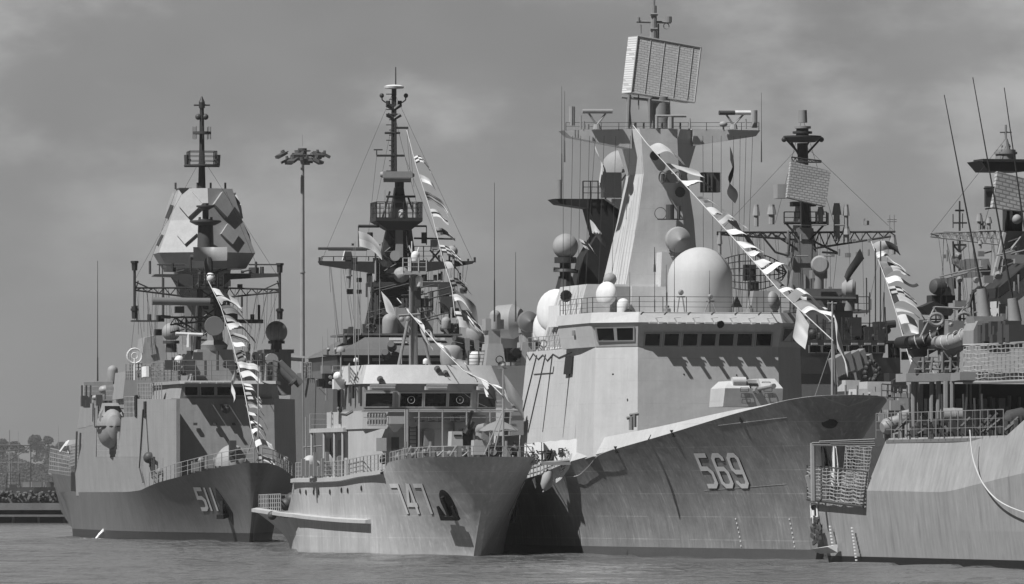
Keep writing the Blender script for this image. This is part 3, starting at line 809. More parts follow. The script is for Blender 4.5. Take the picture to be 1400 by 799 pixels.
# fittings on the mast face
m = M(); c = T(915, 236, K - .5); m.cyl(c, c + V((0, .6, 0)), .18, n=8); m.box(c.x - .5, c.x + .5, K - .6, K, c.z - .7, c.z - .1)
for dx in (-.55, .55): ring(m, c + V((dx, -.2, -.35)), .4, .05, (1, .4, 0))
m.lathe(T(930, 263, K - .2), [(.38, 0), (.12, .5)], 12, (0, .7, .1)); c = T(903, 296, K - .6); A.pcyl(m, (899, 300), (934, 300), K - .6, .05); m.cyl(T(916, 300, K - .6), T(916, 280, K - .6), .3, n=10); m.cyl(T(928, 300, K - .6), T(928, 282, K - .6), .12, n=8); ring(m, T(903, 292, K - .6), .42, .025, (0, 1, 0))
m.b('mast_fitting', m_dgrey, mast)
m = M(); m.lathe(T(895, 213, K - .1), [(.35, -.05), (.35, .12)], 14, (0, -1, 0)); m.b('mast_porthole', m_black, mast)
m = M(); A.pbox(m, 961, 236, 985, 263, K + 1, .8); A.pbox(m, 825, 236, 850, 270, 55, .8)
for x in (963, 968, 973): A.pcyl(m, (x, 238), (x, 262), K + .9, .06)
m.b('panel_aerial', m_dgrey, mast)
# after leg painted sooty black, its platform and dish
m = M(); Y2 = 57.
def T2(px, py): return A.P(px, py, Y2)
m.ext([T2(*q_) for q_ in ((758, 272), (766, 279), (806, 285), (816, 322), (798, 352), (789, 395), (850, 395), (866, 304), (872, 278), (872, 272))], (0, 2.2, 0))
leg = m.b('black_funnel_leg', m_soot, A.root)
m = M(); m.ext([A.P(*q_, Y2 - .8) for q_ in ((829, 272), (872, 302), (876, 272))], (0, 2, 0)); m.ext([A.P(*q_, Y2 - .7) for q_ in ((862, 300), (871, 300), (852, 395), (840, 395))], (0, 2, 0)); m.b('leg_bracket', m_pale, leg)
m = M(); a, b_ = A.P(760, 272, Y2 - .3), A.P(826, 272, Y2 - .3); m.rail([A.P(797, 272, Y2 - .3), A.P(828, 272, Y2 - .3), A.P(828, 272, Y2 + 1.6)], 24 * A.k(Y2), 3, .55, .05); m.b('platform_railing', m_mast, leg)
m = M(); A.pcyl(m, (765, 272), (765, 246), Y2, .2, n=10); m.b('aerial_pot', m_grey, leg)
m = M(); c = A.P(847, 232, Y2 + 2); m.sph(c, 27 * A.k(Y2), 24, 12, (-.5, -.85, .1), .35); m.b('dish_radome', m_dome, leg)
m = M()
A.pcyl(m, (852, 270), (868, 205), Y2, .12); A.pcyl(m, (868, 270), (870, 205), Y2, .12); A.pcyl(m, (850, 232), (866, 235), Y2, .2); A.pcyl(m, (848, 246), (862, 226), Y2, .18)
m.ext([A.P(*q_, Y2 + .5) for q_ in ((848, 270), (853, 243), (860, 243), (866, 270))], (0, 1, 0)); m.b('dish_mount', m_grey, leg)
# black pedestal with grey ball
m = M(); c = A.P(773, 337, 56); r = 17.5 * A.k(56); m.sph(c, r, 28, 16, lo=-62); bd = m.b('ball_radome', m_ddome2 if 'm_ddome2' in globals() else m_dome, A.root)
m = M(); A.pcyl(m, (773, 385), (773, 356), 56, .42, n=10); A.pcyl(m, (773, 360), (773, 352), 56, .8, n=14); A.pcyl(m, (773, 372), (773, 368), 56, .9, .75, 12); A.pcyl(m, (773, 395), (773, 378), 56, .75, .5, 10); A.pcyl(m, (757, 368), (790, 372), 56.2, .14); m.b('pedestal', m_mast, bd)
# two white dishes and pots left of the bridge
m = M(); c = A.P(829, 402, 38); m.sph(c, 17 * A.k(38), 24, 14, (-.8, -.6, .12), .55)
d1 = m.b('oval_radome', m_white, A.root)
m = M(); A.pbox(m, 836, 392, 862, 425, 38.6, 1.2); A.pcyl(m, (840, 440), (840, 420), 38.8, .3, n=10); m.b('dish_mount', m_dome, d1)
m = M(); c = A.P(834, 382, 40); m.sph(c, 9 * A.k(40), 18, 12); d2 = m.b('small_ball_radome', m_dome, A.root)
m = M(); A.pcyl(m, (834, 440), (834, 388), 40, .12, n=8); m.b('stem', m_grey, d2)
m = M(); c = A.P(852, 430, 36); m.dome((c.x, 36, c.z), 8.5 * A.k(36), 22 * A.k(36), 18); m.cyl((c.x, 36, 16.5), (c.x, 36, c.z), .18, n=8); m.b('pot_radome', m_white, A.root)
m = M(); c = A.P(859, 428, 35.4); m.lathe(c, [(.28, -.1), (.28, .25)], 14, (0, 1, 0)); m.cyl(c, c - V((0, 0, 1)), .06); m.b('signal_lamp', m_dgrey, A.root)
m = M(); c = A.P(774, 405, 47.); ring(m, c, 6.5 * A.k(47), .1, (0, 1, 0)); m.lathe(c, [(.36, -.05), (.36, .1)], 14, (0, 1, 0)); 
for k in range(4): 
    a = k * math.pi / 2 + .4; m.ob(c + V((.27 * math.cos(a), 0, .27 * math.sin(a))), (.1, 0, 0), (0, .1, 0), (0, 0, .1))
m.b('round_vent', m_black, A.root)
# white box launcher on the starboard side
m = M(); y = 48; a = A.P(757, 447, y); b_ = A.P(774, 418, y); c = A.P(789, 448, y)
rr = .35
m.pr([(a.x, y - .1), (b_.x, y - .7), (b_.x, y + 1.6), (a.x, y + 1.6)], a.z, [(a.x, y - .1), (b_.x, y - .7), (b_.x, y + 1.6), (a.x, y + 1.6)], b_.z)
bx = m.b('white_launcher_box', m_white, A.root)
m = M(); m.pr([(b_.x + .01, y - .7), (c.x, y - .7), (c.x, y + 1.6), (b_.x + .01, y + 1.6)], a.z - .05, [(b_.x + .01, y - .7), (c.x, y - .7), (c.x, y + 1.6), (b_.x + .01, y + 1.6)], b_.z + .02)
m.cur = 1
for zz in (422, 429): e = A.P(785, zz + 2, y - .75); m.box(e.x - .2, e.x + .2, y - .76, y - .7, e.z - .25, e.z + .1)
m.b('cabinet', [m_grey, m_black], bx)
m = M(); m.ext([A.P(*q_, y) for q_ in ((770, 452), (789, 462), (789, 468), (767, 456))], (0, .8, 0)); m.cyl(A.P(784, 448, y), A.P(784, 490, y), .25, n=8); m.b('bracket', m_grey, bx)
# bridge-wing clutter
m = M()
rng = random.Random(12)
for px, py, s1_ in ((806, 433, .5), (813, 440, .35), (803, 446, .3), (815, 455, .3), (793, 440, .3), (788, 455, .25)):
    c = A.P(px, py, 36 + rng.random()); m.box(c.x - s1_, c.x + s1_, c.y - .3, c.y + .3, c.z - s1_ * .8, c.z + s1_ * .6)
for a, b_ in (((790, 447), (810, 452)), ((800, 470), (818, 455)), ((806, 480), (806, 440)), ((797, 452), (806, 458))): A.pcyl(m, a, b_, 36.5, .06)
for px in (743, 758, 772): A.pcyl(m, (px, 487), (px, 474), 50, .1, n=6); ring(m, A.P(px, 470, 50), .25, .05, (0, 1, 0))
A.pcyl(m, (735, 487), (745, 478), 52, .4, n=8); A.pcyl(m, (787, 482), (787, 475), 44, .45, .3, 10)
m.b('wing_fitting', m_grey, A.root)
m = M(); m.rail([(-7.0, 53.5, 14.55), (-7.0, 42, 14.55)], 1.0, 3, 1.5, .025); m.b('side_railing', m_grey, A.root)

# aft cluster: hangar roof with radomes and a gun mount, seen over the smaller ship's bridge
m = M(); m.pr([(-7.6, 88), (7.6, 88), (7.6, 112), (-7.6, 112)], 6, [(-6.6, 88), (6.6, 88), (6.6, 112), (-6.6, 112)], A.P(700, 500, 88).z); hg = m.b('hangar', m_pale, A.root)
m = M(); m.pr([(-7.4, 55.6), (7.4, 55.6), (7.4, 88), (-7.4, 88)], 5.1, [(-7.0, 55.6), (7.0, 55.6), (7.0, 88), (-7.0, 88)], 8.6); m.b('midship_house', m_pale, A.root)
m = M(); m.rail([A.P(640, 500, 87), A.P(742, 500, 87)], 1.1, 4, .8, .05); m.b('hangar_railing', m_dgrey, hg)
nosed(A.root, 722, 440, 92, 15, 470, m_ddome, (.05, -1, 0))
m = M(); c = A.P(741, 466, 86); m.dome((c.x, 86, c.z), 12.5 * A.k(86), 27 * A.k(86), 24); d3 = m.b('white_pot_radome', m_white, A.root)
m = M(); A.pcyl(m, (741, 482), (741, 466), 86, .5, n=12); A.pcyl(m, (741, 468), (741, 466), 86, .75, n=12); m.b('pedestal', m_mast, d3)
for px, py, y, r, d_ in ((758, 425, 66, 30, (-.75, -.6, .1)), (749, 446, 72, 25, (-.75, -.6, .1))):
    m = M(); m.sph(A.P(px, py, y), r * A.k(y), 24, 12, d_, .35); dd = m.b('white_dish', m_white, A.root); m = M(); c = A.P(px + 6, py + 20, y + .5); m.cyl((c.x, c.y, 8), c, .5, n=8); m.b('dish_mount', m_grey, dd)
m = M(); c = A.P(697, 440, 95); m.lathe(c, [(.5, -1.4), (1.25, -1.0), (1.35, .3), (1.0, .9)], 20, (.85, -.5, 0)); dd = m.b('tilted_drum_radome', m_dome, A.root)
m = M(); A.pcyl(m, (697, 500), (697, 455), 96, .7, n=12); m.b('pedestal', m_grey, dd)
# close-in gun mount
g = M(); A.pbox(g, 664, 470, 692, 500, 86, 2.2, .25, .25); gm = g.b('gun_mount', m_dome, A.root)
m = M(); A.pbox(m, 668, 452, 684, 470, 86.4, 1.4); A.pbox(m, 664, 436, 675, 452, 86.4, 1.2); c = A.P(677, 441, 86.6); m.dome((c.x, 86.6, c.z - .55), .42, 1.5, 14); A.pbox(m, 680, 437, 689, 450, 86.6, 1.0); m.b('sight_head', m_dome, gm)
m = M(); c = A.P(704, 482, 85.5); m.lathe(c, [(.32, -.5), (.32, .9)], 12, (0, 1, 0)); 
for k in range(5): e = A.P(697 + rng.random() * 14, 472 + rng.random() * 20, 86); m.box(e.x - .35, e.x + .35, 85.9, 86.9, e.z - .25, e.z + .25)
m.b('gun_barrels', m_black, gm)
m = M(); A.pbox(m, 712, 468, 730, 500, 86.5, 1.8, .15, .1); m.b('ammunition_box', m_dome, gm)
m = M(); ring(m, A.P(683, 492, 85.9), .28, .04, (0, 1, 0)); m.b('hand_wheel', m_black, gm)
m = M()
for x, y0, y1 in ((676, 440, 250), (705, 440, 345)): A.whip(m, x, y0, y1, 86, .07)
m.b('whip_aerial', m_drope, A.root)

# foredeck gun
gy = 14.
def G(px, py, dy=0): return A.P(px, py, gy + dy)
m = M()
bl, br_, = G(990, 556), G(1071, 556)
m.pr([(G(990, 556).x, gy + .3), (G(1071, 556).x, gy + .3), (G(1071, 556).x, gy + 4), (G(990, 556).x, gy + 4)], G(990, 556).z, [(G(992, 530).x, gy + .1), (G(1071, 535).x, gy + .1), (G(1071, 535).x, gy + 4), (G(992, 530).x, gy + 4)], G(992, 531).z)
m.pr([(G(992, 530).x, gy + .1), (G(1026, 530).x, gy + .1), (G(1026, 530).x, gy + 4), (G(992, 530).x, gy + 4)], G(992, 531).z + .001, [(G(1001, 522).x, gy + .8), (G(1026, 520).x, gy + .8), (G(1026, 520).x, gy + 3.6), (G(1001, 520).x, gy + 3.6)], G(1001, 521).z)
m.pr([(G(1042, 530).x, gy + .1), (G(1071, 535).x, gy + .1), (G(1071, 535).x, gy + 4), (G(1042, 530).x, gy + 4)], G(992, 531).z + .001, [(G(1042, 520).x, gy + .9), (G(1064, 518).x, gy + .9), (G(1064, 518).x, gy + 3.6), (G(1042, 520).x, gy + 3.6)], G(1001, 517.5).z)
gun = m.b('gun_turret', m_pale, A.root)
m = M(); m.cyl(G(1001, 522, .6), G(1019, 522, .6), .32, n=12); m.box(G(1026, 530).x, G(1042, 530).x, gy + 1.4, gy + 3, G(990, 556).z, G(1026, 519).z); m.b('sight_drum', m_pale2, gun)
m = M(); c = G(1034, 534); m.cyl(c + V((0, 1.4, 0)), c + V((.35, -3.2, .25)), .16, .1, 10); m.cyl(c + V((0, 1.0, 0)), c + V((.05, -.3, 0)), .3, .24, 10); m.lathe(c + V((.35, -3.2, .25)), [(.17, -.3), (.17, .05)], 10, (.1, -1, .05)); m.b('barrel', m_grey, gun)
m = M(); m.box(G(1027, 540).x, G(1041, 540).x, gy + .9, gy + 1.3, G(1034, 550).z, G(1034, 524).z); m.b('gun_slot', m_mast, gun)
m = M()
for px, py in ((1018, 533), (1019, 541), (1020, 549), (1050, 525), (1050, 533), (1051, 541)):
    c = G(px, py); yy = gy + (.02 if py > 530 else .55); m.tube([(c.x - .28, yy, c.z - .12), (c.x + .28, yy, c.z - .12), (c.x + .3, yy, c.z + .14), (c.x - .26, yy, c.z + .14), (c.x - .28, yy, c.z - .12)], .022, 4)
m.b('hatch_outline', m_dgrey, gun)
# jackstaff with stays
m = M(); A.pcyl(m, (1138, 550), (1138, 412), -5.2, .1, .06, 8); A.pcyl(m, (1144, 550), (1140, 470), -5.0, .05); A.pcyl(m, (1112, 548), (1136, 478), -4.5, .025, n=4); A.pcyl(m, (1131, 415), (1144, 415), -5.2, .05)
A.pcyl(m, (1133, 440), (1143, 440), -5.2, .04); m.b('jackstaff', m_metal, A.root)
# fittings along the forecastle edge and the side deck rails
m = M()
for px, py, y in ((863, 572, 20), (867, 568, 20), (826, 580, 33), (801, 586, 40), (806, 583, 40)):
    c = A.P(px, py, y); m.cyl(c - V((0, 0, .8)), c + V((0, 0, .1)), .17, n=8); m.cyl(c + V((-.3, 0, 0)), c + V((.3, 0, .1)), .12, n=6)
m.b('deck_fitting', m_grey, A.root)
m = M(); pts = [h569.at(y, h569.zd(y + 1.5), -1, -.15) for y in (36.5, 40, 44, 48, 54)]
m.rail(pts, 1.25, 3, 1.0, .035); m.b('deck_railing', m_metal, A.root)
# ================================================================== patrol ship 747
B = Ship(-2.45, 537, 15.1, 'warship', 'small light patrol ship numbered 747 with a blunt flared bow and white bridge house')
h747 = Hull(48.5, 4.2, ([0, 1, 2.5, 5, 8, 12, 20, 30, 37, 43, 48.5], [.25, .85, 1.75, 3.0, 4.0, 4.6, 4.9, 4.8, 4.0, 3.1, 1.7]),
            ([0, .3, .9, 2.2, 4.0, 6.5, 9.0, 14, 20, 31, 43, 48.5], [.15, 1.5, 2.6, 3.7, 4.5, 5.0, 5.15, 5.2, 5.2, 5.1, 4.8, 4.5]),
            ([0, 3, 8.0, 8.6, 14, 20, 27, 33.5, 34.6, 35.2, 48.5], [6.95, 6.9, 6.55, 5.95, 5.75, 5.45, 5.4, 5.4, 5.2, 3.15, 3.0]), 1.7, 1.0)
h747.fade = 24.
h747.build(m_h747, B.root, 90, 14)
h747.deck(m_deck, B.root, .12, 60)
def H7(y, z, out=.0, side=-1): return h747.at(y, z, side, out)
# gunwale cap and rubbing strake
for side in (-1, 1):
    m = M()
    pts = []
    for i in range(30):
        q = 8.7 + (34.0 - 8.7) * i / 29; p = h747.pt(q, 1, side); pts.append(p)
    for a, b_ in zip(pts[:-1], pts[1:]):
        m.add([a + V((side * .22, 0, -.16)), b_ + V((side * .22, 0, -.16)), b_ + V((side * .22, 0, .12)), a + V((side * .22, 0, .12)), a + V((-side * .2, 0, .16)), b_ + V((-side * .2, 0, .16)), a + V((-side * .0, 0, -.22)), b_ + V((-side * .0, 0, -.22))], [(0, 1, 2, 3), (3, 2, 5, 4), (6, 7, 1, 0)])
    m.b('gunwale', m_747, B.root)
    m = M(); pts = [h747.at(11.6 + 36.5 * i / 24, 2.25 + .75 * (i / 24) ** 1.5, side) for i in range(25)]
    for a, b_ in zip(pts[:-1], pts[1:]):
        m.add([a, b_, b_ + V((side * .42, 0, .02)), a + V((side * .42, 0, .02)), a + V((0, 0, .34)), b_ + V((0, 0, .34)), b_ + V((side * .42, 0, .26)), a + V((side * .42, 0, .26))], [(0, 1, 2, 3), (2, 3, 7, 6), (7, 6, 5, 4)])
    a = pts[0]; m.add([a, a + V((side * .42, 0, .02)), a + V((side * .42, 0, .26)), a + V((0, 0, .34))], [(0, 1, 2, 3)])
    m.b('rubbing_strake', m_747, B.root)
hull_numerals(h747, B, (('7', 533, 545), ('4', 548, 561), ('7', 565, 578)), 661, 703, 15, .14, .02).b('bow_number', [m_white, m_black], B.root)
p = h747.find(B, 547, 704); q = h747.find(B, 594, 703); ln = abs(p.y - q.y)
numerals('747', lambda u, v, l: h747.at(p.y - ln * 1.1 + u, p.z + v, 1, l), ln * .31, 2.25, ln * .11, .2, off_=.02).b('bow_number', [m_white, m_black], B.root)
# portholes
m = M(); m.cur = 0
for px, py in ((411, 672), (419, 673), (429, 673), (436, 673), (451, 672), (467, 671), (476, 670), (494, 667)):
    c = h747.find(B, px, py); m.lathe(c, [(.2, -.12), (.2, .03)], 12, (-1, -.12, 0))
m.b('porthole', m_black, B.root)
m = M()
for px, py in ((380, 703), (386, 705), (391, 706)):
    c = h747.find(B, px, py); m.ob(c, (.04, 0, 0), (0, .5, 0), (0, 0, .14))
m.b('freeing_port', m_black, B.root)
# bow anchors in their recesses
def anchor(px, py, side):
    c = h747.find(B, px, py, side); n = h747.nrm(c.y, c.z, side); w_ = V((0, 0, 1)); w_ = (w_ - n * w_.dot(n)).normalized(); u = w_.cross(n).normalized()
    def q(a, b_, o_): return c + u * a + w_ * b_ + n * o_
    m = M(); m.ext([q(.62 * math.cos(t), .35 + 1.05 * math.sin(t), .02) for t in [i * math.pi / 8 for i in range(16)]], n * .03); m.b('anchor_recess', m_black, B.root)
    m = M(); m.ob(q(0, .1, .3), u * .12, w_ * .85, n * .12); m.ob(q(0, -.7, .3), u * .66, w_ * .15, n * .16)
    for s_ in (-1, 1): m.pr([tuple(q(s_ * .62 - .26, -.85, .45)), tuple(q(s_ * .62 + .26, -.85, .45)), tuple(q(s_ * .62 + .26, -.85, .2)), tuple(q(s_ * .62 - .26, -.85, .2))], 0, [tuple(q(s_ * .72 - .08, .25, .42)), tuple(q(s_ * .72 + .08, .25, .42)), tuple(q(s_ * .72 + .08, .25, .3)), tuple(q(s_ * .72 - .08, .25, .3))], 0)
    m.b('anchor', m_black, B.root)
anchor(614, 694, -1); anchor(697, 697, 1)

# deckhouse
m = M(); m.pr([(-3.3, 12.2), (3.6, 12.2), (4.75, 13.2), (4.75, 17.9), (-4.85, 17.9), (-4.85, 13.4)], 5.2, [(-3.3, 12.2), (3.6, 12.2), (4.75, 13.2), (4.75, 17.9), (-4.85, 17.9), (-4.85, 13.4)], 9.01); m.box(-3.9, 3.9, 17.905, 29.5, 5.2, 8.84)
lh = m.b('deckhouse', m_747, B.root)
m = M(); m.pr([(-5.15, 18.2), (4.9, 18.2), (4.9, 28.6), (-5.15, 28.6)], 8.85, [(-5.15, 18.2), (4.9, 18.2), (4.9, 28.6), (-5.15, 28.6)], 9.15); bd = m.b('boat_deck', m_747, B.root)
m = M()
for y in (28.4, 24.6, 21.4, 18.9): m.cyl((-5.0, y, 5.4), (-5.0, y, 8.9), .1, n=8)
m.b('pillar', m_747, bd)
m = M(); m.pr([(-2.75, 12), (2.9, 12), (4.9, 13.2), (4.9, 23.5), (-4.95, 24), (-4.95, 13.2)], 9.02, [(-2.75, 12), (2.9, 12), (4.9, 13.2), (4.9, 23.5), (-4.95, 24), (-4.95, 13.2)], 10.3)
bh = m.b('bridge_house', m_747, B.root)
zb = lambda py: B.P(590, py, 12).z
m = M(); m.pr([(-2.75, 12.05), (2.9, 12.05), (4.9, 13.25), (4.9, 21), (-4.9, 21), (-4.9, 13.25)], 10.302, [(-2.75, 11.75), (2.9, 11.75), (4.9, 12.95), (4.9, 21), (-4.9, 21), (-4.9, 12.95)], zb(525)); wb = m.b('window_band', m_747b, B.root)
m = M(); m.pr([(-2.85, 11.55), (3.0, 11.55), (5.05, 12.8), (5.05, 21.2), (-5.05, 21.2), (-5.05, 12.8)], zb(525) + .002, [(-2.7, 12.4), (2.9, 12.4), (4.6, 13.4), (4.6, 21), (-4.6, 21), (-4.6, 13.4)], zb(499)); rp = m.b('roof_parapet', m_747, B.root)
def wbp(t, z, side=0):
    if side == 0: return V((t, 12.05 - .3 * (z - 10.3) / (zb(525) - 10.3), z))
for x0, x1 in ((547, 577), (581, 610), (614, 643)):
    q_ = [B.P(x0, 556, 11.9), B.P(x1, 556, 11.9), B.P(x1, 538, 11.9), B.P(x0, 538, 11.9)]
    for c in q_: c.y = 12.05 - .3 * (c.z - 10.3) / (zb(525) - 10.3)
    window('window', wb, q_)
    if x0 != 581:
        m = M(); c = sum(q_, V()) / 4 + V((0, -.08, 0)); ring(m, c, .26, .02, (0, -1, 0)); m.lathe(c, [(.03, -.05), (.03, .04)], 8, (0, 1, 0)); m.b('clear_view_disc', m_dome, wb)
for pa, pb, t0, t1 in (((-2.75, 12), (-4.9, 13.2), .13, .93), ((2.9, 12), (4.9, 13.2), .2, .93)):
    q_ = []
    for t, z in ((t0, 10.6), (t1, 10.6), (t1, 11.55), (t0, 11.55)):
        q_.append(V((pa[0] + (pb[0] - pa[0]) * t, pa[1] + (pb[1] - pa[1]) * t - .3 * (z - 10.3) / (zb(525) - 10.3) + .03, z)))
    if pa[0] < 0: q_ = [q_[1], q_[0], q_[3], q_[2]]
    o_ = V((pb[1] - pa[1], -(pb[0] - pa[0]), 0)); o_ = o_ if o_.x * pa[0] > 0 else -o_
    window('window', wb, q_, out=o_)
m = M()
for x0, x1 in ((505, 540), (582, 611), (653, 682)):
    a, b_ = B.P(x0, 531, 11.3), B.P(x1, 531, 11.3); m.box(a.x, b_.x, 11.2, 11.8, a.z - .12, a.z + .13); m.cyl(a + V((0, -.2, .2)), b_ + V((0, -.2, .2)), .05, n=6)
m.b('wiper_box', m_747, wb)
m = M()
for px, py in ((599, 506), (610, 512), (521, 520)):
    c = B.P(px, py, 11.9); m.lathe(c, [(.18, -.1), (.24, .3)], 10, (0, 1, .3)); m.cyl(c, c + V((0, .5, -.3)), .06)
m.b('floodlight', m_dgrey, rp)
# side of the bridge: recess, doors, piping
m = M()
for px, py, s_ in ((462, 545, .14), (468, 545, .14), (478, 540, .2), (492, 540, .3)):
    c = B.Q(px, py, -5.0); m.box(-5.05, -4.9, c.y - s_, c.y + s_, c.z - .6, c.z + .6)
c = B.Q(481, 545, -5.2); m.cyl(c, c + V((0, 0, .9)), .2, n=8)
m.b('side_window', m_dgrey, bh)
m = M(); pts = [B.Q(px, py, -5.02) for px, py in ((461, 558), (466, 565), (473, 566), (482, 561))]; m.tube(pts, .04)
pts = [B.P(px, py, 12.2) for px, py in ((607, 513), (614, 521), (625, 532), (637, 542), (650, 551), (664, 557), (672, 558))]; m.tube([p_ + V((0, -.5, 0)) for p_ in pts], .02, 4); m.b('cable', m_grey, bh)
# boat-deck and upper railings
m = M()
m.rail([B.P(424, 588, 28.3), B.P(452, 588, 28.3), B.P(453, 585, 22)], 22 * B.k(28), 3, .9, .04)
m.b('upper_railing', m_metal, bd)
m = M()
a = B.P(457, 527, 19.5); m.rail([B.P(455, 525, 20), B.P(476, 525, 20), B.P(478, 522, 14)], 1.3, 4, .7, .04); m.b('roof_railing', m_metal, bh)
# side deck: people height clutter under the boat deck
m = M(); rng = random.Random(9)
for px, py, r in ((424, 637, .55), (452, 630, .5), (474, 640, .5), (432, 640, .4)):
    c = B.P(px, py, 27); m.dome((c.x, c.y, c.z - r), r, r * 2.4, 12)
m.b('canvas_cover', m_747, lh)
m = M()
for i in range(16):
    px = 415 + i * 5.5; c = B.P(px, 640, 26 - i * .3); m.box(c.x - .13, c.x + .13, c.y, c.y + .3, c.z - .6, c.z + rng.uniform(.1, 1.3))
m.b('deck_gear', m_grey, lh)
m = M()
for px0, py0, px1, py1 in ((463, 602, 470, 640), (444, 600, 452, 636), (482, 600, 486, 632)):
    m.ext([B.Q(px0, py1, -3.95), B.Q(px1, py1, -3.95), B.Q(px1, py0, -3.95), B.Q(px0, py0, -3.95)], (-.06, 0, 0))
m.b('side_door', m_747b, lh)
def gun_rail(q0, q1, h, nr, st, nm, r=.03):
    m = M(); pts = [h747.pt(q0 + (q1 - q0) * i / 14, 1, -1) + V((.15, 0, .05)) for i in range(15)]; m.rail(pts, h, nr, st, r); m.b(nm, m_metal, B.root)
gun_rail(8.6, 33.8, 1.25, 4, .9, 'deck_railing', .034)
m = M(); pts = [h747.pt(q, 1, sd) + V((-sd * .2, 0, .0)) for sd, q in [(-1, 8), (-1, 5), (-1, 2.5), (-1, .8), (1, .8), (1, 2.5), (1, 5), (1, 9), (1, 16)]]
m.rail(pts, .75, 2, 1.0, .03); m.b('bow_railing', m_metal, B.root)
m = M(); pts = [h747.pt(q, 1, -1) + V((.2, 0, 0)) for q in (48.3, 44, 39.5)]; m.rail([V((2, pts[0].y, pts[0].z))] + pts, 1.3, 4, .7, .045); m.b('stern_railing', m_metal, B.root)
# aft deck gear
m = M(); 
for px, py, r in ((392, 690, .5), (400, 684, .6), (372, 705, .35)): c = B.P(px, py, 41); m.sph(c, r, 12, 8)
m.cyl(B.P(385, 690, 41), B.P(405, 692, 41), .35, n=10); m.b('stern_winch', m_dgrey, B.root)
# platform in front of the bridge
m = M(); a, b_ = B.P(496, 562, 10.6), B.P(712, 562, 10.6); m.box(a.x, b_.x, 10.9, 12.0, a.z - .06, a.z + .02); pl = m.b('bridge_platform', m_747, B.root)
m = M(); a, b_ = B.P(497, 580, 10.3), B.P(712, 580, 10.3)
for px in (557, 573, 605, 638, 670): A_, b2 = B.P(px, 560, 10.35), B.P(px, 625, 10.35); m.cyl(A_, b2, .055, n=6)
m.cyl(B.P(497, 571, 10.35), B.P(700, 571, 10.35), .03, n=4); m.cyl(B.P(497, 561, 10.35), B.P(712, 561, 10.35), .05, n=5); m.cyl(B.P(557, 560, 10.2), B.P(557, 640, 10.2), .11, n=8); m.cyl(B.P(554, 560, 10.2), B.P(554, 640, 10.2), .07, n=8)
m.b('platform_railing', m_metal, pl)
m = M()
for x0, x1, y0, y1 in ((503, 527, 565, 582),):
    a, b_ = B.P(x0, y1, 10.5), B.P(x1, y0, 10.5)
    for i in range(7): xx = a.x + (b_.x - a.x) * i / 6; m.box(xx - .06, xx + .06, 10.45, 10.6, a.z, b_.z)
    for z in (a.z, b_.z, (a.z + b_.z) / 2): m.box(a.x, b_.x, 10.42, 10.5, z - .04, z + .04)
c = B.P(541, 575, 10.6); m.box(c.x - .55, c.x + .55, 10.3, 11.0, c.z - .25, c.z + .3); m.pr([(c.x - .55, 10.3), (c.x + .55, 10.3), (c.x + .55, 11), (c.x - .55, 11)], c.z - .251, [(c.x - .1, 10.6), (c.x + .1, 10.6), (c.x + .1, 11), (c.x - .1, 11)], c.z - .8)
m.b('flag_locker', m_747, pl)
m = M(); A_ = B.P(605, 575, 10.8); m.box(B.P(570, 575, 11).x, B.P(635, 575, 11).x, 10.9, 11.5, A_.z - .1, A_.z + .02)
for px in (574, 588, 600, 618, 632): c = B.P(px, 573, 10.8); m.box(c.x - .12, c.x + .12, 10.7, 10.9, c.z - .15, c.z + .2)
m.b('pipe_rack', m_dgrey, pl)
# front wall details
m = M(); c0, c1 = B.P(513, 617, 11.6), B.P(527, 599, 11.6); m.box(c0.x, c1.x, 11.3, 12.0, c0.z, c1.z); m.b('junction_box', m_747, lh)
m = M(); c0, c1 = B.P(535, 616, 11.75), B.P(545, 598, 11.75); m.box(c0.x, c1.x, 11.62, 11.78, c0.z, c1.z); m.b('door', m_dgrey, lh)
m = M(); 
for i in range(9): a, b_ = B.P(560, 585 + i * 5.5, 11.5), B.P(569, 585 + i * 5.5, 11.5); m.cyl(a, b_, .035, n=4)
for px in (559.5, 569.5): B.pcyl(m, (px, 583), (px, 634), 11.5, .045)
m.b('ladder', m_dgrey, lh)
m = M(); B.pbox(m, 622, 568, 664, 592, 11.4, .5); B.pbox(m, 580, 588, 594, 610, 11.3, .6); m.b('wall_locker', m_747b, lh)
m = M(); B.pbox(m, 699, 563, 716, 595, 10.5, 2); m.b('side_screen', m_747b, lh)
m = M(); B.pcyl(m, (705, 562), (705, 555), 11, .24, n=10); B.pcyl(m, (705, 555), (705, 553), 11, .36, n=10); m.b('mushroom_vent', m_grey, lh)
# forecastle gun
gy = 3.2
m = M(); B.pbox(m, 617, 590, 633, 610, gy, 1.0, .05); gbase = m.b('gun_mount', m_747, B.root)
m = M(); e = B.P(626, 598, gy - .03); m.box(e.x - .28, e.x + .28, gy - .05, gy, e.z + .05, e.z + .18); m.b('vent_slot', m_black, gbase)
m = M(); c = B.P(640, 588, gy + .4); m.cyl(c, B.P(644, 566, gy - 1.2), .1, .07, 8); m.lathe(B.P(644, 567, gy - 1.2), [(.13, -.3), (.13, .3)], 8, (.1, -.7, .8)); m.cyl(c + V((-.2, 0, -.3)), c + V((.3, 0, .6)), .3, .22, 10); m.box(c.x - .45, c.x + .35, c.y, c.y + .9, c.z - 1.1, c.z + .1)
m.b('gun_barrel', m_black, gbase)
m = M(); c = B.P(657, 588, gy + .3); m.lathe(c, [(.3, -.5), (.42, 0), (.3, .6)], 12, (.5, -.8, .35)); m.cyl(c, c - V((0, 0, 1.8)), .35, .5, 10); c = B.P(663, 597, gy); m.box(c.x - .25, c.x + .25, gy - .2, gy + .3, c.z - .4, c.z + .4); m.b('sight_drum', m_747b, gbase)
m = M(); B.pbox(m, 648, 602, 664, 622, gy - .5, .8); m.b('ready_box', m_747, gbase)
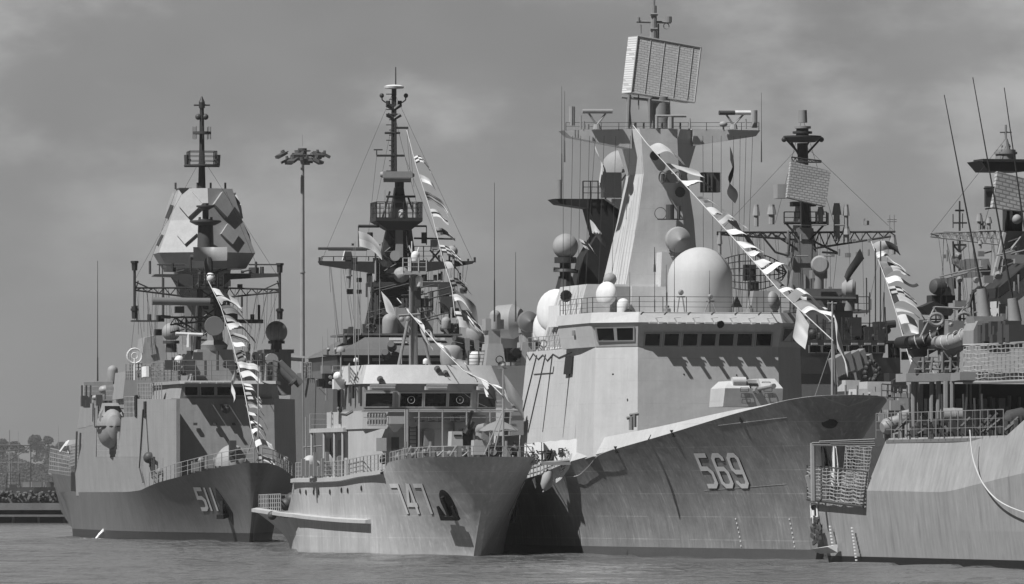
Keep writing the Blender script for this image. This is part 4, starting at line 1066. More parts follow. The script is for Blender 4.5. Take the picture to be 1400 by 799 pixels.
m = M(); c = B.P(674, 618, -.6); m.lathe(c, [(.52, -.25), (.52, .25)], 18, (.25, 1, 0)); m.cur = 1; m.lathe(c + V((0, -.02, 0)), [(.25, -.27), (.25, .27)], 14, (.25, 1, 0)); m.b('fairlead_roller', [m_black, m_grey], B.root)
m = M(); rng = random.Random(3)
for i in range(46):
    px = 520 + i * 4.3; c = B.P(px, 628 - 4 * math.sin(i * .07), rng.uniform(3, 8)); c.x = max(-4.2, min(4.2, c.x)); h = rng.uniform(.3, 1.25); k = i % 4
    if k == 0: m.cyl(c, c + V((0, 0, h)), .09, n=6)
    elif k == 1: m.box(c.x - .2, c.x + .2, c.y, c.y + .3, c.z - .3, c.z + h * .6)
    elif k == 2: m.sph(c + V((0, 0, h * .3)), .2, 8, 6)
    else: m.cyl(c + V((-.2, 0, 0)), c + V((.25, 0, h * .8)), .07, n=6)
m.b('deck_gear', m_grey, B.root)
m = M()
for px, py, r in ((496, 630, .35), (507, 626, .3), (638, 620, .4), (645, 614, .3)):
    c = B.P(px, py, 8.6); c.x = max(c.x, -4.6); c.z = max(c.z, 6.2); m.sph(c, r * .75, 10, 6)
m.b('dark_gear', m_black, B.root)
m = M(); B.pcyl(m, (688, 626), (688, 496), -3.2, .085, .05, 8); B.pcyl(m, (676, 616), (689, 562), -2.6, .045); B.pcyl(m, (662, 622), (688, 560), -1, .045); B.pcyl(m, (681, 504), (694, 504), -3.2, .04); m.sph(B.P(688, 500, -3.2), .14, 8, 6); m.b('jackstaff', m_metal, B.root)
# short mast over the bridge
mm = M(); MY = 17.5
B.pcyl(mm, (566, 500), (566, 372), MY, .3, .2, 10); B.pcyl(mm, (561, 500), (561, 380), MY - .3, .1, n=8); B.pcyl(mm, (545, 500), (566, 400), MY + 1.5, .12, n=8); B.pcyl(mm, (588, 500), (566, 400), MY + 1.5, .12, n=8)
ms = mm.b('signal_mast', m_747b, B.root)
m = M(); B.pbox(m, 551, 371, 583, 375, MY - .8, 1.7); m.rail([B.P(551, 371, MY - .8), B.P(583, 371, MY - .8)], 18 * B.k(MY), 3, .5, .04); m.rail([B.P(551, 371, MY + .9), B.P(583, 371, MY + .9)], 18 * B.k(MY), 3, .5, .04)
B.pcyl(m, (560, 371), (560, 352), MY, .12); m.b('mast_platform', m_747, ms)
m = M(); c = B.P(568, 352, MY); m.dome((c.x, MY, c.z - .3), .32, .75, 14); c = B.P(573, 392, MY - .4); m.dome((c.x, c.y, c.z), .26, .8, 14); B.pcyl(m, (559, 336), (566, 354), MY, .05); B.pcyl(m, (573, 338), (567, 354), MY, .05); B.pcyl(m, (563, 330), (563, 352), MY, .04); m.b('lamp_pot', m_white, ms)
m = M(); B.pbox(m, 567, 398, 575, 420, MY - .3, .6); B.pcyl(m, (545, 420), (590, 420), MY, .06); B.pcyl(m, (549, 404), (584, 402), MY, .05); 
for px in (551, 556, 578, 584): B.pcyl(m, (px, 420), (px, 408), MY, .12, n=6)
m.b('lamp_bracket', m_dgrey, ms)
m = M(); c = B.P(549, 437, MY - .5); m.sph(c, .2, 12, 8); c = B.P(558, 436, MY - .5); m.sph(c, .2, 12, 8); B.pcyl(m, (545, 432), (574, 430), MY - .4, .1); m.b('loudhailer', m_grey, ms)
for px, py, r, h_, mt_ in ((466, 478, .33, .42, m_dome), (582, 494, .2, .4, m_white), (487, 491, .2, .3, m_white)):
    m = M(); c = B.P(px, py, 15); m.dome((c.x, c.y, c.z - .2), r, h_, 14); m.cyl((c.x, c.y, zb(505) - .5), (c.x, c.y, c.z - .15), .055, n=6); m.b('mushroom_aerial', mt_, rp)
m = M()
for x, y0, y1 in ((519, 562, 360), (504, 498, 400), (486, 500, 330), (549, 498, 470)): B.whip(m, x, y0, y1, 14, .045)
m.b('whip_aerial', m_metal, rp)
# dark box lamps on the wing left of the bridge
m = M(); B.pbox(m, 444, 511, 458, 531, 19, .8); B.pbox(m, 436, 518, 443, 529, 19, .7); wl = m.b('signal_lamp', m_black, bh)
m = M()
for py in (516, 524): c = B.P(452, py, 18.9); m.lathe(c, [(.12, -.1), (.14, .1)], 10, (0, 1, 0))
m.b('lens', m_grey, wl)
m = M(); B.pcyl(m, (446, 548), (446, 531), 19, .07); B.pcyl(m, (432, 520), (462, 520), 19.5, .06); B.pcyl(m, (446, 540), (436, 530), 19, .06); B.pbox(m, 441, 500, 452, 511, 19.3, .6); m.b('lamp_bracket', m_grey, bh)
m = M(); c = B.P(462, 515, 18); m.sph(c, .35, 10, 8); m.box(c.x - .3, c.x + .5, c.y, c.y + .5, c.z - .9, c.z - .2); m.b('covered_binnacle', m_white, bh)
m = M(); B.pcyl(m, (490, 640), (490, 380), 24, .03, n=4); B.pcyl(m, (418, 640), (418, 570), 34, .05); B.pcyl(m, (414, 612), (440, 610), 34, .05); m.b('boat_davit', m_metal, bd)
# ================================================================== frigate 511
D5 = Ship(-23.63, 695, 8.75, 'warship', 'mid grey frigate numbered 511 with a faceted radar mast tower at the far left')
h511 = Hull(112, 5.6, ([0, 6, 14, 24, 36, 60, 96, 112], [.15, .9, 2.5, 4.6, 6.2, 7.1, 6.8, 5.2]),
            ([0, .3, 1.2, 4, 8, 14, 22, 34, 50, 96, 112], [.1, .7, 1.3, 2.4, 3.6, 5.2, 6.6, 7.3, 7.5, 7.2, 6.8]),
            ([0, 6, 14, 20, 26, 29, 40, 60, 112], [7.2, 6.75, 6.0, 5.5, 5.0, 4.75, 4.6, 4.6, 4.6]), 1.5, 1.1)
h511.build(m_h511, D5.root, 72, 14); h511.deck(m_deck, D5.root, .1)
hull_numerals(h511, D5, (('5', 265, 276), ('1', 276, 284), ('1', 284, 292)), 667, 698.5, 11, .17, .02).b('bow_number', [m_white, m_black], D5.root)
m = M(); c = [h511.find(D5, x, y) + V((-.05, -.05, 0)) for x, y in ((295, 668), (318, 700), (319, 718), (297, 684))]
m.ext(c, (.3, .25, 0)); m.b('anchor_recess', m_black, D5.root)
m = M(); c = h511.find(D5, 309, 697) + V((-.25, -.25, 0)); m.ob(c, (.12, -.1, 0), (.3, .4, 0), (0, .1, .75)); m.ob(c + V((0, 0, -.6)), (.3, -.1, 0), (.45, .7, .1), (0, 0, .2)); m.sph(c + V((-.1, -.1, .2)), .35, 10, 6); m.b('anchor', m_black, D5.root)
def S5(px, py, y): return D5.P(px, py, y)
zt = S5(240, 545, 21).z; zr = S5(300, 521, 21).z
# starboard wall built in panels round the boat recess, port wall plain
def wallx(y): return -5.0 - (7.3 - 5.0) * min(1, max(0, (y - 20) / 17.)) ** .8
m = M(); 
def wpoly(pts):    # pts as pixels on the starboard wall, plate .3 m thick
    v = []
    for px, py in pts:
        x = -7.0
        for _ in range(12):
            q = D5.Q(px, py, x); nx = wallx(q.y); x = .5 * x + .5 * nx
        v.append(V((nx, q.y, q.z)))
    return v
def wall(m, pts): m.ext(wpoly(pts), (.35, .05, 0))
wall(m, ((241, 546), (186, 546), (182, 570), (166, 571), (162, 625), (196, 625), (204, 672), (241, 664)))
wall(m, ((186, 546), (212, 546.5), (212, 546), (186, 545.5)))
wall(m, ((162, 625.2), (131, 625.2), (132, 581), (120, 582), (117, 585), (103, 648), (104, 678), (198, 678), (204, 674), (196, 625.2)))
wall(m, ((132, 580.8), (132, 547), (111, 548), (105, 586), (117, 584.5)))
m.pr([(-5.0, 20.), (4.7, 20.), (7.4, 25.5), (7.4, 95), (6.0, 95), (6.0, 37.5), (4.4, 20.4), (-4.7, 20.4)], 4.5, [(-5.0, 20.4), (4.6, 20.4), (7.2, 25.6), (7.2, 95), (6.0, 95), (6.0, 37.5), (4.4, 20.6), (-4.7, 20.6)], zt)
sh = m.b('superstructure', m_511, D5.root)
m = M(); m.pr([(-4.6, 20.6), (4.3, 20.6), (6.0, 37), (6.0, 96), (-5.6, 96), (-5.6, 40)], 4.6, [(-4.6, 20.6), (4.3, 20.6), (6.0, 37), (6.0, 96), (-5.6, 96), (-5.6, 40)], zt - .1); m.b('inner_house', m_511, sh)
# bridge
m = M(); a, b_ = S5(246, 521, 20.5).x, S5(392, 521, 20.5).x
m.pr([(a, 20.7), (4.45, 20.7), (5.8, 26), (5.8, 34), (-5.4, 34), (a - .5, 26)], zt - .099, [(a + .2, 20.3), (4.4, 20.3), (5.6, 26), (5.6, 34), (-5.2, 34), (a - .2, 26)], zr - .3)
b5 = m.b('bridge', m_511, D5.root)
m = M(); m.pr([(a - .1, 19.7), (4.7, 19.7), (5.9, 26), (5.9, 34), (-5.6, 34), (a - .5, 26)], zr - .29, [(a - .1, 19.9), (4.7, 19.9), (5.9, 26), (5.9, 34), (-5.6, 34), (a - .5, 26)], zr); m.b('roof', m_511m, b5)
for x0, x1 in ((253, 270), (275, 293), (297, 315), (320, 334)):
    window('window', b5, [S5(x0, 540.5, 20.45), S5(x1, 540.5, 20.45), S5(x1, 529, 20.4), S5(x0, 529, 20.4)])
m = M()
for px in (262, 284, 306): c = S5(px, 524, 19.6); m.box(c.x - .7, c.x + .7, 18.9, 19.7, zr - .22, zr - .12); m.box(c.x - .15, c.x + .15, 18.2, 19.0, zr - .22, zr - .12)
m.b('visor', m_511, b5)
m = M()
for px in (267, 294, 320): c = S5(px, 580, 20.0); m.box(c.x - .18, c.x + .18, 19.85, 20.1, c.z - .12, c.z + .12)
c = S5(309, 560, 19.8); m.sph(c, .4, 10, 8); m.box(c.x - .5, c.x + .1, 19.5, 20.1, c.z - .1, c.z + .5)
m.b('wall_fitting', m_dgrey, sh)
m = M(); m.rail([V((-5.5, 33, zr)), V((a - .2, 26, zr)), V((a, 20.2, zr)), V((4.5, 20.2, zr)), V((5.6, 26, zr))], 1.9, 4, 1.3, .04); m.b('bridge_railing', m_grey, b5)
m = M(); v = wpoly(((218, 546), (186, 546), (166, 546), (132, 548), (111, 548))); m.rail([q + V((.2, 0, 0)) for q in v[:1]] + [v[1] + V((.2, 0, 0))], 1.5, 4, 1.0, .04)
v2 = wpoly(((132, 581), (120, 581))); m.rail([q + V((.1, 0, 0)) for q in v2], 2.6, 5, .8, .05); v3 = wpoly(((162, 625), (132, 625))); m.rail([q + V((.1, 0, 0)) for q in v3], 2.4, 4, .8, .06)
v4 = wpoly(((186, 571), (166, 571))); m.rail([q + V((.3, 0, 0)) for q in v4], 2.0, 4, .9, .05)
v5 = wpoly(((150, 548), (111, 548))); m.rail([q + V((.3, 0, 0)) for q in v5], 1.9, 4, 1.0, .045)
m.b('side_railing', m_metal, sh)
m = M(); c = wpoly(((198, 560), (186, 555), (209, 632)))
m.ob(c[0], (.08, 0, 0), (0, .9, 0), (0, 0, .75)); m.ob(c[1] , (.1, 0, 0), (0, .6, 0), (0, 0, 1.0)); m.b('side_port', m_black, sh)
m = M(); c = wpoly(((208, 626), (218, 632)))
m.sph(c[0] + V((-.3, 0, 0)), .55, 12, 8); m.cyl(c[0], c[0] + V((-.1, 0, -.9)), .2, n=8)
m.cyl(c[1] + V((-.5, 0, -1.5)), c[1] + V((-.5, 0, .4)), .1, n=6); m.cyl(c[1] + V((-.5, 1.6, -1.5)), c[1] + V((-.5, 1.6, .4)), .1, n=6); m.cyl(c[1] + V((-.5, 0, .4)), c[1] + V((-.5, 1.6, .4)), .12, n=6); m.b('side_fitting', m_dgrey, sh)
m = M(); v = wpoly(((197, 560), (192, 640), (197, 660))); m.tube([q + V((-.1, 0, 0)) for q in v], .07); v = wpoly(((201, 565), (205, 630), (210, 655))); m.tube([q + V((-.1, 0, 0)) for q in v], .04); m.b('side_cable', m_mast, sh)
m = M(); v = [h511.find(D5, x, y) for x, y in ((200, 661), (236, 653), (281, 638), (320, 633), (345, 631))]
m.rail([q + V((.15, 0, 0)) for q in v], 1.35, 3, 1.7, .035); m.rail([V((-q.x - .15, q.y, q.z)) for q in v], 1.35, 3, 1.7, .035); m.b('deck_railing', m_metal, D5.root)
m = M(); rng = random.Random(5)
for i in range(30):
    px = 205 + i * 6.4; py = 655 - min(22, (px - 205) * .28); c = S5(px, py, rng.uniform(8, 18) if px > 250 else 22); lim = h511.hd(c.y + 4) - .7; c.x = max(-lim, min(lim, c.x)); h = rng.uniform(.4, 1.7); k = i % 3
    if k == 0: m.cyl(c - V((0, 0, .5)), c + V((0, 0, h)), .13, n=6)
    elif k == 1: m.box(c.x - .25, c.x + .25, c.y, c.y + .4, c.z - .5, c.z + h * .5)
    else: m.sph(c + V((0, 0, h * .3)), .35, 10, 6)
c = S5(345, 624, 1); m.lathe(c, [(.55, -.3), (.55, .3)], 16, (.2, 1, 0)); m.cyl(S5(335, 632, 2), S5(345, 600, 2), .05); m.cyl(S5(352, 632, 2), S5(347, 600, 2), .05)
m.b('deck_gear', m_grey, D5.root)
# gun house on the foredeck
m = M(); c = S5(318, 632, 9); r = 24 * D5.k(9); m.sph((c.x, 9, c.z - .2), r, 24, 14, k=1.12, lo=-5); gg = m.b('gun_house', m_dome, D5.root)
m = M(); c = S5(313, 622, 9); m.cyl((c.x, 9 - r * .8, c.z + .1), (c.x + .4, 9 - r - 3.4, c.z + .6), .14, .1, 8); m.box(c.x - .14, c.x + .5, 9 - r * 1.02, 9 - r * .6, c.z - .5, c.z + 1.3); m.b('gun_barrel', m_dgrey, gg)
# enclosed boat gear in the recess is a thing of its own (below); davit here
m = M(); v = wpoly(((160, 538), (188, 548), (166, 600))); m.tube([v[1] + V((.3, 0, -.2)), v[1] + V((.1, .6, .5))], .16, 6); m.b('boat_davit', m_dgrey, sh)
lb = empty('ship_boat', 'enclosed grey boat hanging in the side recess of frigate 511', 'boat', D5.w(v[2] + V((.3, 0, 0))), D5.th)
c0 = wpoly(((154, 588),))[0]; lb.location = D5.w(c0 + V((-.2, 0, 0)))
hh = 48 * D5.k(50) / 2
m = M(); prof = [(.05, -4.2), (.9, -3.8), (1.35, -2.4), (1.5, 0), (1.4, 2.4), (.9, 3.7), (.05, 4.1)]
m.lathe((0, 0, 0), prof, 20, (0, 1, 0)); 
for i in range(len(m.v)): x, y, z = m.v[i]; m.v[i] = (x * .8, y, z * (1.45 if z < 0 else 1.2) + .35)
m.b('hull', m_511, lb)
m = M(); m.lathe((0, 0, .35), [(1.5, -.0), (1.56, -.0)], 20); 
for i in range(0): pass
m.tube([V((1.5 * .97 * math.cos(a), 4.1 * math.sin(a), .3)) for a in [i * math.pi / 14 for i in range(29)]], .09, 6); m.b('fender', m_mast, lb)
m = M(); m.lathe((0, .2, 1.2), [(1.2, -1.5), (1.15, 0), (.9, 1.0)][::1], 12, (0, 1, 0)); m.pr([(-1.0, -1.9), (1.0, -1.9), (1.0, 2.2), (-1.0, 2.2)], 1.3, [(-.7, -1.2), (.7, -1.2), (.7, 1.8), (-.7, 1.8)], 2.6); m.cur = 1; m.box(-.72, .72, -1.75, -1.3, 1.75, 2.3); m.b('canopy', [m_511, m_black], lb)
# after upper works left of the bridge
m = M(); c = S5(154, 520, 66); r = 6 * D5.k(66); m.dome((c.x, 66, c.z - .2), r * 1.2, 23 * D5.k(66), 18); dd = m.b('pot_radome', m_dome, D5.root)
m = M()
for k in range(4): a = k * 1.57 + .4; m.cyl((c.x + .2 * math.cos(a), 66 + .2 * math.sin(a), c.z), (c.x + 1.0 * math.cos(a), 66 + 1.0 * math.sin(a), zt), .1, n=5)
m.b('tripod', m_dgrey, dd)
m = M()
for px, py, r in ((143, 533, .6), (153, 531, .6), (131, 544, .4)): m.sph(S5(px, py, 62), r, 14, 8, k=.7)
m.b('covered_raft', m_white if False else m_511m, D5.root)
m = M(); rng = random.Random(8)
for i in range(18):
    px = rng.uniform(114, 172); y = rng.uniform(50, 80); c = S5(px, rng.uniform(541, 548), y); h = rng.uniform(.12, .4); m.box(c.x - h * .7, c.x + h * .7, y, y + 1, zt - .3, c.z + h * .5)
for px in (112, 118, 124, 169): D5.pcyl(m, (px, 552), (px, 527), 70, .09)
m.b('upper_deck_gear', m_dgrey, D5.root)
m = M(); D5.whip(m, 133.5, 545, 357, 74, .1); m.b('whip_aerial', m_drope, D5.root)
m = M(); pts = [(190, 520), (198, 462), (222, 456), (232, 505), (215, 520)]; a = [S5(x, y, 46) for x, y in pts]; m.ext(a, (0, 6, 0)); m.ext([S5(204, 470, 45.8), S5(211, 468, 45.8), S5(214, 484, 45.8), S5(206, 486, 45.8)], (0, .2, 0)); fl = m.b('funnel', m_511, D5.root)
m = M(); m.ext([S5(168, 545, 44), S5(172, 508, 44), S5(240, 505, 44), S5(244, 545, 44)], (0, 10, 0)); m.b('upper_house', m_511, D5.root)
m = M(); m.rail([S5(172, 520, 36), S5(242, 520, 30)], 22 * D5.k(34), 5, .9, .05)
m.rail([S5(178, 520, 42), S5(240, 520, 42)], 1.6, 4, .9, .05); m.b('upper_railing', m_grey, D5.root)
m = M(); c = S5(184, 487, 34); ring(m, c, .7, .1, (0, 1, 0)); ring(m, c, .3, .06, (0, 1, 0)); D5.pcyl(m, (184, 520), (184, 490), 34, .1); m.b('loop_aerial', m_white, D5.root)
m = M(); c = S5(245, 495, 27); m.dome((c.x, 27, c.z - .4), .45, 1.0, 14); m.lathe(S5(200, 508, 27), [(.45, -.6), (.45, .4)], 10, (0, .2, 1)); D5.pcyl(m, (240, 456.5), (277, 458), 30, .16, n=8); D5.pcyl(m, (258, 475), (258, 457), 30, .2, n=8); m.b('navigation_radar', m_white, D5.root)
# director platform and dish
m = M(); m.ext([S5(262, 521, 27), S5(270, 478, 27), S5(318, 478, 27), S5(326, 521, 27)], (0, 4, 0)); dp = m.b('director_tower', m_511, D5.root)
m = M(); c = S5(293, 446, 26); r = 13.5 * D5.k(26); m.lathe(c, [(r * .95, -.45), (r, -.1), (r, .3), (r * .6, 1.3)], 24, (.1, 1, 0)); m.b('director_dish', m_ddome, dp)
m = M(); D5.pcyl(m, (293, 480), (293, 472), 28, 1.15, 1.3, 16); D5.pcyl(m, (293, 472), (293, 466), 28, 1.3, .8, 16); D5.pcyl(m, (293, 468), (293, 455), 28, .7, n=10); m.b('director_base', m_grey, dp)
# faceted mast tower: six sided, one edge to the front
MY = 43.
mc = S5(279, 300, MY).x; kk = D5.k(MY)
def hexa(hw_px, py, y0=MY, rot=0):
    Rr = hw_px * kk / math.cos(R(30)); z = CAMH + (HZ - py) * kk
    return [(mc + Rr * math.sin(R(60 * i)), y0 - Rr * math.cos(R(60 * i)), z) for i in range(6)]
m = M(); l0, l1, l2, l3 = hexa(54, 368), hexa(66, 347), hexa(49.5, 303), hexa(36.5, 259)
for a, b_ in ((l0, l1), (l1, l2), (l2, l3)): m.pr(a, 0, b_, 0)
tw = m.b('mast_tower', m_511m, D5.root)
m = M(); D5.pbox(m, 256, 366, 302, 470, MY + 1, 4, -1.0, 0); m.b('tower_base', m_511, tw)
# diamond array panels: thick tilted slabs on each face
def diamond(lo, hi, i, t, s_, out):
    j = (i + 1) % 6; P0, P1, P2, P3 = V(lo[i]), V(lo[j]), V(hi[j]), V(hi[i])
    c = (P0.lerp(P1, .5)).lerp(P3.lerp(P2, .5), t); u = (P1 - P0).normalized(); v_ = (P3.lerp(P2, .5) - P0.lerp(P1, .5)).normalized(); n = u.cross(v_).normalized()
    if n.dot(V((c.x - mc, c.y - MY, 0))) < 0: n = -n
    base = [c + v_ * s_, c + u * s_, c - v_ * s_, c - u * s_]
    tp = [q_ + n * out for q_ in base]
    m = M(); m.add([q_ - n * .05 for q_ in base] + tp, [(0, 1, 5, 4), (1, 2, 6, 5), (2, 3, 7, 6), (3, 0, 4, 7), (4, 5, 6, 7)]); m.cur = 1
    return m
for i in range(6):
    diamond(l2, l3, i, .47, 18.5 * kk, .38).b('array_panel', [m_511m], tw)
    diamond(l1, l2, i, .55, 15.5 * kk, .28).b('array_panel', [m_511m], tw)
m = M()
for px, py in ((240, 259), (308, 259), (270, 259), (288, 259)): D5.pcyl(m, (px, py), (px, py - 9), MY, .1, n=6)
m.ext([S5(245, 259, MY - 2), S5(262, 259, MY - 2), S5(262, 257, MY - 2), S5(245, 257, MY - 2)], (0, 3, 0))
m.b('tower_fitting', m_dgrey, tw)
# pole mast
m = M(); PX = 276
D5.pcyl(m, (PX, 259), (PX, 210), MY, .38, .28, 10); D5.pcyl(m, (PX, 210), (PX, 148), MY, .26, .2, 8); D5.pcyl(m, (PX, 148), (PX, 140), MY, .3, n=10); D5.pcyl(m, (PX, 140), (PX, 132), MY, .3, .05, 10)
pm = m.b('pole_mast', m_mast, tw)
m = M()
c = S5(PX, 226.5, MY); m.lathe(c, [(1.75, -.06), (1.75, .06)], 18); m.rail([c + V((-1.3, -1.2, 0)), c + V((1.3, -1.2, 0)), c + V((1.3, 1.2, 0)), c + V((-1.3, 1.2, 0)), c + V((-1.3, -1.2, 0))], 19 * kk, 3, .9, .05)
D5.pcyl(m, (252, 227.5), (300, 227.5), MY, .1)
for px in (255, 298): D5.pcyl(m, (px, 226), (px, 212), MY, .2, .25, 8); D5.pcyl(m, (px, 219), (px + (6 if px < 276 else -6), 219), MY, .1)
c = S5(PX, 182, MY); m.lathe(c, [(.9, -.12), (.9, .12)], 16)
for k in range(8): a = k * .785; m.cyl((c.x + .85 * math.cos(a), c.y + .85 * math.sin(a), c.z - .6), (c.x + .85 * math.cos(a), c.y + .85 * math.sin(a), c.z + .6), .04, n=4)
D5.pcyl(m, (265, 144), (287, 144), MY, .08)
for px in (271, 281): m.sph(S5(px, 160, MY), .3, 10, 8)
m.b('mast_ring', m_dgrey, pm)
# curved search reflector before the tower
m = M(); RY = 33.; n_ = 12
def refl(u, v): a = S5(262 + 46 * u, 357 - 19 * v, RY); return V((a.x, RY - 1.1 + 1.6 * ((u - .5) * 2) ** 2 * -1 + 1.1 + .9 * (v - .5) ** 2, a.z))
g = []; fs = []
for i in range(n_ + 1):
    for j in range(5):
        v = j / 4; u = i / n_; e = .06 * abs(u - .5) * (1 if v in (0, 1) else 0); g.append(refl(u, v * (1 - e)))
for i in range(n_):
    for j in range(4): a = i * 5 + j; fs.append((a, a + 5, a + 6, a + 1))
m.add(g, fs); m.add([q_ + V((0, .12, 0)) for q_ in g], [f[::-1] for f in fs]); rf = m.b('search_reflector', m_511m, D5.root)
m = M(); D5.pcyl(m, (285, 380), (285, 352), RY + .4, .45, n=10); D5.pcyl(m, (281, 345), (281, 300), 36, .8, .7, 14); D5.pcyl(m, (281, 345), (281, 278), 36.5, .3, n=8); c = S5(281, 304, 36); m.lathe(c, [(.9, -.3), (1.5, .0), (1.5, .15)], 14); c = S5(281, 283, 36); m.lathe(c, [(.3, -.3), (.9, .0), (.9, .12)], 12)
D5.pcyl(m, (260, 352), (268, 352), RY, .25, n=8)
for px in (273, 289): D5.pcyl(m, (px, 303), (px, 297), 36, .12)
m.b('reflector_mount', m_dgrey, rf)
# crowded fore mast: platforms, yards, dipoles
FY = 34.
m = M(); 
for x0, x1 in ((266, 274), (303, 296)): D5.pcyl(m, (x0, 500), (x1, 372), FY, .28, .2, 8)
for x0, x1 in ((270, 276), (300, 292)): D5.pcyl(m, (x0, 500), (x1, 372), FY + 3, .25, .2, 8)
for py in (390, 415, 440, 465): D5.pcyl(m, (268, py), (302, py), FY, .1); D5.pcyl(m, (268, py), (302, py - 22), FY, .08); D5.pcyl(m, (302, py), (268, py - 22), FY, .08)
fm = m.b('lattice_mast', m_dgrey, D5.root)
m = M(); c0, c1 = S5(264, 393, FY - 2), S5(306, 393, FY - 2); m.box(c0.x, c1.x, FY - 2, FY + 4, c0.z - .12, c0.z + .12); m.rail([c0, c1], 17 * kk, 4, .5, .06); m.rail([S5(264, 393, FY + 4), S5(306, 393, FY + 4)], 17 * kk, 4, .5, .06)
m.b('mast_platform', m_mast, fm)
m = M(); c = S5(287, 381, FY - 1.6); m.sph(c, .55, 14, 10); m.b('white_ball', m_white, fm)
m = M()
for s_, xa, xb in ((-1, 264, 186), (1, 306, 382)):
    m.truss(S5(xa, 394, FY), S5(xb, 394 + (2 if s_ > 0 else 0), FY), V((0, 0, -13 * kk)), 5, .09)
    m.truss(S5(xa, 394, FY + 1.6), S5(xb, 394 + (2 if s_ > 0 else 0), FY + 1.6), V((0, 0, -13 * kk)), 5, .06)
    m.cyl(S5(xb, 395, FY), S5(xb + s_ * -3, 384, FY), .06)
    D5.pcyl(m, (xb - s_ * 0, 386), (xb - s_ * 22, 396), FY, .07)
m.b('lattice_yard', m_mast, fm)
m = M()
for x, ys in ((184, (357, 436)), (382.5, (360, 437))):
    D5.pcyl(m, (x, ys[0]), (x, ys[1]), FY, .13, n=6)
    for a, b_ in ((ys[0], ys[0] + 13), (ys[0] + 62, ys[1])): D5.pcyl(m, (x, a), (x, b_), FY, .3, .26, 8)
    D5.pcyl(m, (x, ys[0]), (x, ys[0] + 3), FY, .38, n=8); D5.pcyl(m, (x, ys[1] - 14), (x, ys[1] - 11), FY, .38, n=8)
m.b('dipole_aerial', m_mast, fm)
m = M()
m.ext([S5(*q_, FY + 6) for q_ in ((209, 378), (212, 375), (262, 375), (264, 392), (244, 392), (236, 379))], (0, 1.6, 0)); m.ext([S5(*q_, FY + 6) for q_ in ((383, 378), (384, 374), (308, 374), (304, 392), (316, 382))], (0, 1.6, 0)); m.b('mast_wing', m_dgrey, fm)
m = M()
for px, y0, y1, r in ((205, 375, 357, .12), (204, 438, 430, .2), (222, 436, 362, .06), (187, 440, 418, .1), (223, 440, 380, .12), (350, 374, 358, .12), (345, 438, 430, .2), (354, 438, 417, .13), (358, 374, 365, .2), (347, 374, 366, .5), (232, 372, 366, .6), (218, 376, 362, .06)): D5.pcyl(m, (px, y0), (px, y1), FY + 5, r, n=6)
D5.pcyl(m, (215, 362), (253, 362), FY + 5, .07); D5.pcyl(m, (340, 362), (380, 362), FY + 5, .07)
m.b('aerial_pot', m_dgrey, fm)
m = M(); D5.pcyl(m, (208, 412), (287, 413), FY - 2.5, .38, n=12); m.b('radar_bar', m_ddome, fm)
m = M(); D5.pbox(m, 240, 419, 252, 428, FY - 2.5, 1); m.truss(S5(233, 434, FY - 2), S5(310, 434, FY - 2), V((0, 0, -10 * kk)), 6, .09); D5.pcyl(m, (220, 433), (233, 434), FY - 2, .16); m.truss(S5(238, 442, FY - 2), S5(275, 458, FY - 2), V((0, 0, 8 * kk)), 5, .08); D5.pbox(m, 180, 438, 220, 440, FY + 4, 1.0); D5.pbox(m, 320, 437, 360, 442, FY + 4, 1.0); D5.pbox(m, 310, 428, 325, 446, FY, 1.5); m.b('radar_platform', m_dgrey, fm)
m = M()
for px in (190, 196, 202, 209, 213, 217, 228, 326, 331, 338, 352, 360, 366, 371, 376): D5.pcyl(m, (px, 396), (px + random.uniform(-3, 3), random.uniform(450, 500)), FY, .02, n=4)
m.b('halyard', m_drope, fm)
# domes either side
for px, py, r, y, mt_ in ((378, 454, 15, 40, m_dome), (234, 454, 12.5, 44, m_dome)):
    m = M(); c = S5(px, py, y); m.sph(c, r * D5.k(y), 28, 16, k=1.0, lo=-60); dd = m.b('ball_radome', mt_, D5.root)
    m = M(); D5.pcyl(m, (px, py + 28), (px, py + 14), y, .55, .5, 12); D5.pcyl(m, (px, py + 16), (px, py + 12), y, .8, n=14); m.b('pedestal', m_dgrey, dd)
m = M(); D5.pbox(m, 366, 482, 398, 540, 40, 5); D5.pbox(m, 362, 478, 402, 483, 39.5, 6); m.b('port_house', m_511, D5.root)
m = M(); 
for i in range(2): m.cyl(S5(372 + i * 9, 494 + i * 2, 34), S5(402 + i * 9, 524 + i * 2, 34), .42, n=14)
for t in (.1, .9): m.cyl(S5(372 + 30 * t, 494 + 30 * t, 33.9), S5(374 + 30 * t, 496 + 30 * t, 33.9), .5, n=14)
m.b('launch_tube', m_ddome, D5.root)
m = M(); c = S5(371, 492, 30); m.lathe(c, [(.6, -.5), (.6, .5)], 14, (0, 1, 0)); c = S5(329, 460 + 27, 24); m.lathe(c, [(.55, -.4), (.62, .2)], 14, (.2, 1, 0)); m.b('search_lamp', m_dome, D5.root)
m = M(); rng = random.Random(31)
for i in range(56):
    px = rng.uniform(232, 372); y = rng.uniform(24, 33); c = S5(px, rng.uniform(485, 518), y); h = rng.uniform(.2, .7)
    k = i % 3
    if k == 0: m.box(c.x - h, c.x + h, y, y + h, c.z - h, c.z + h * .7)
    elif k == 1: m.cyl(c - V((0, 0, 1.2)), c + V((0, 0, h)), .12, n=6)
    else: m.lathe(c, [(h * .6, -.3), (h * .6, .3)], 10, (0, 1, 0))
m.b('roof_gear', m_dgrey, D5.root)
m = M(); D5.pcyl(m, (353, 640), (353, 510), 3, .09, .05, 6); D5.pcyl(m, (343, 636), (353, 590), 3, .04); m.b('jackstaff', m_metal, D5.root)
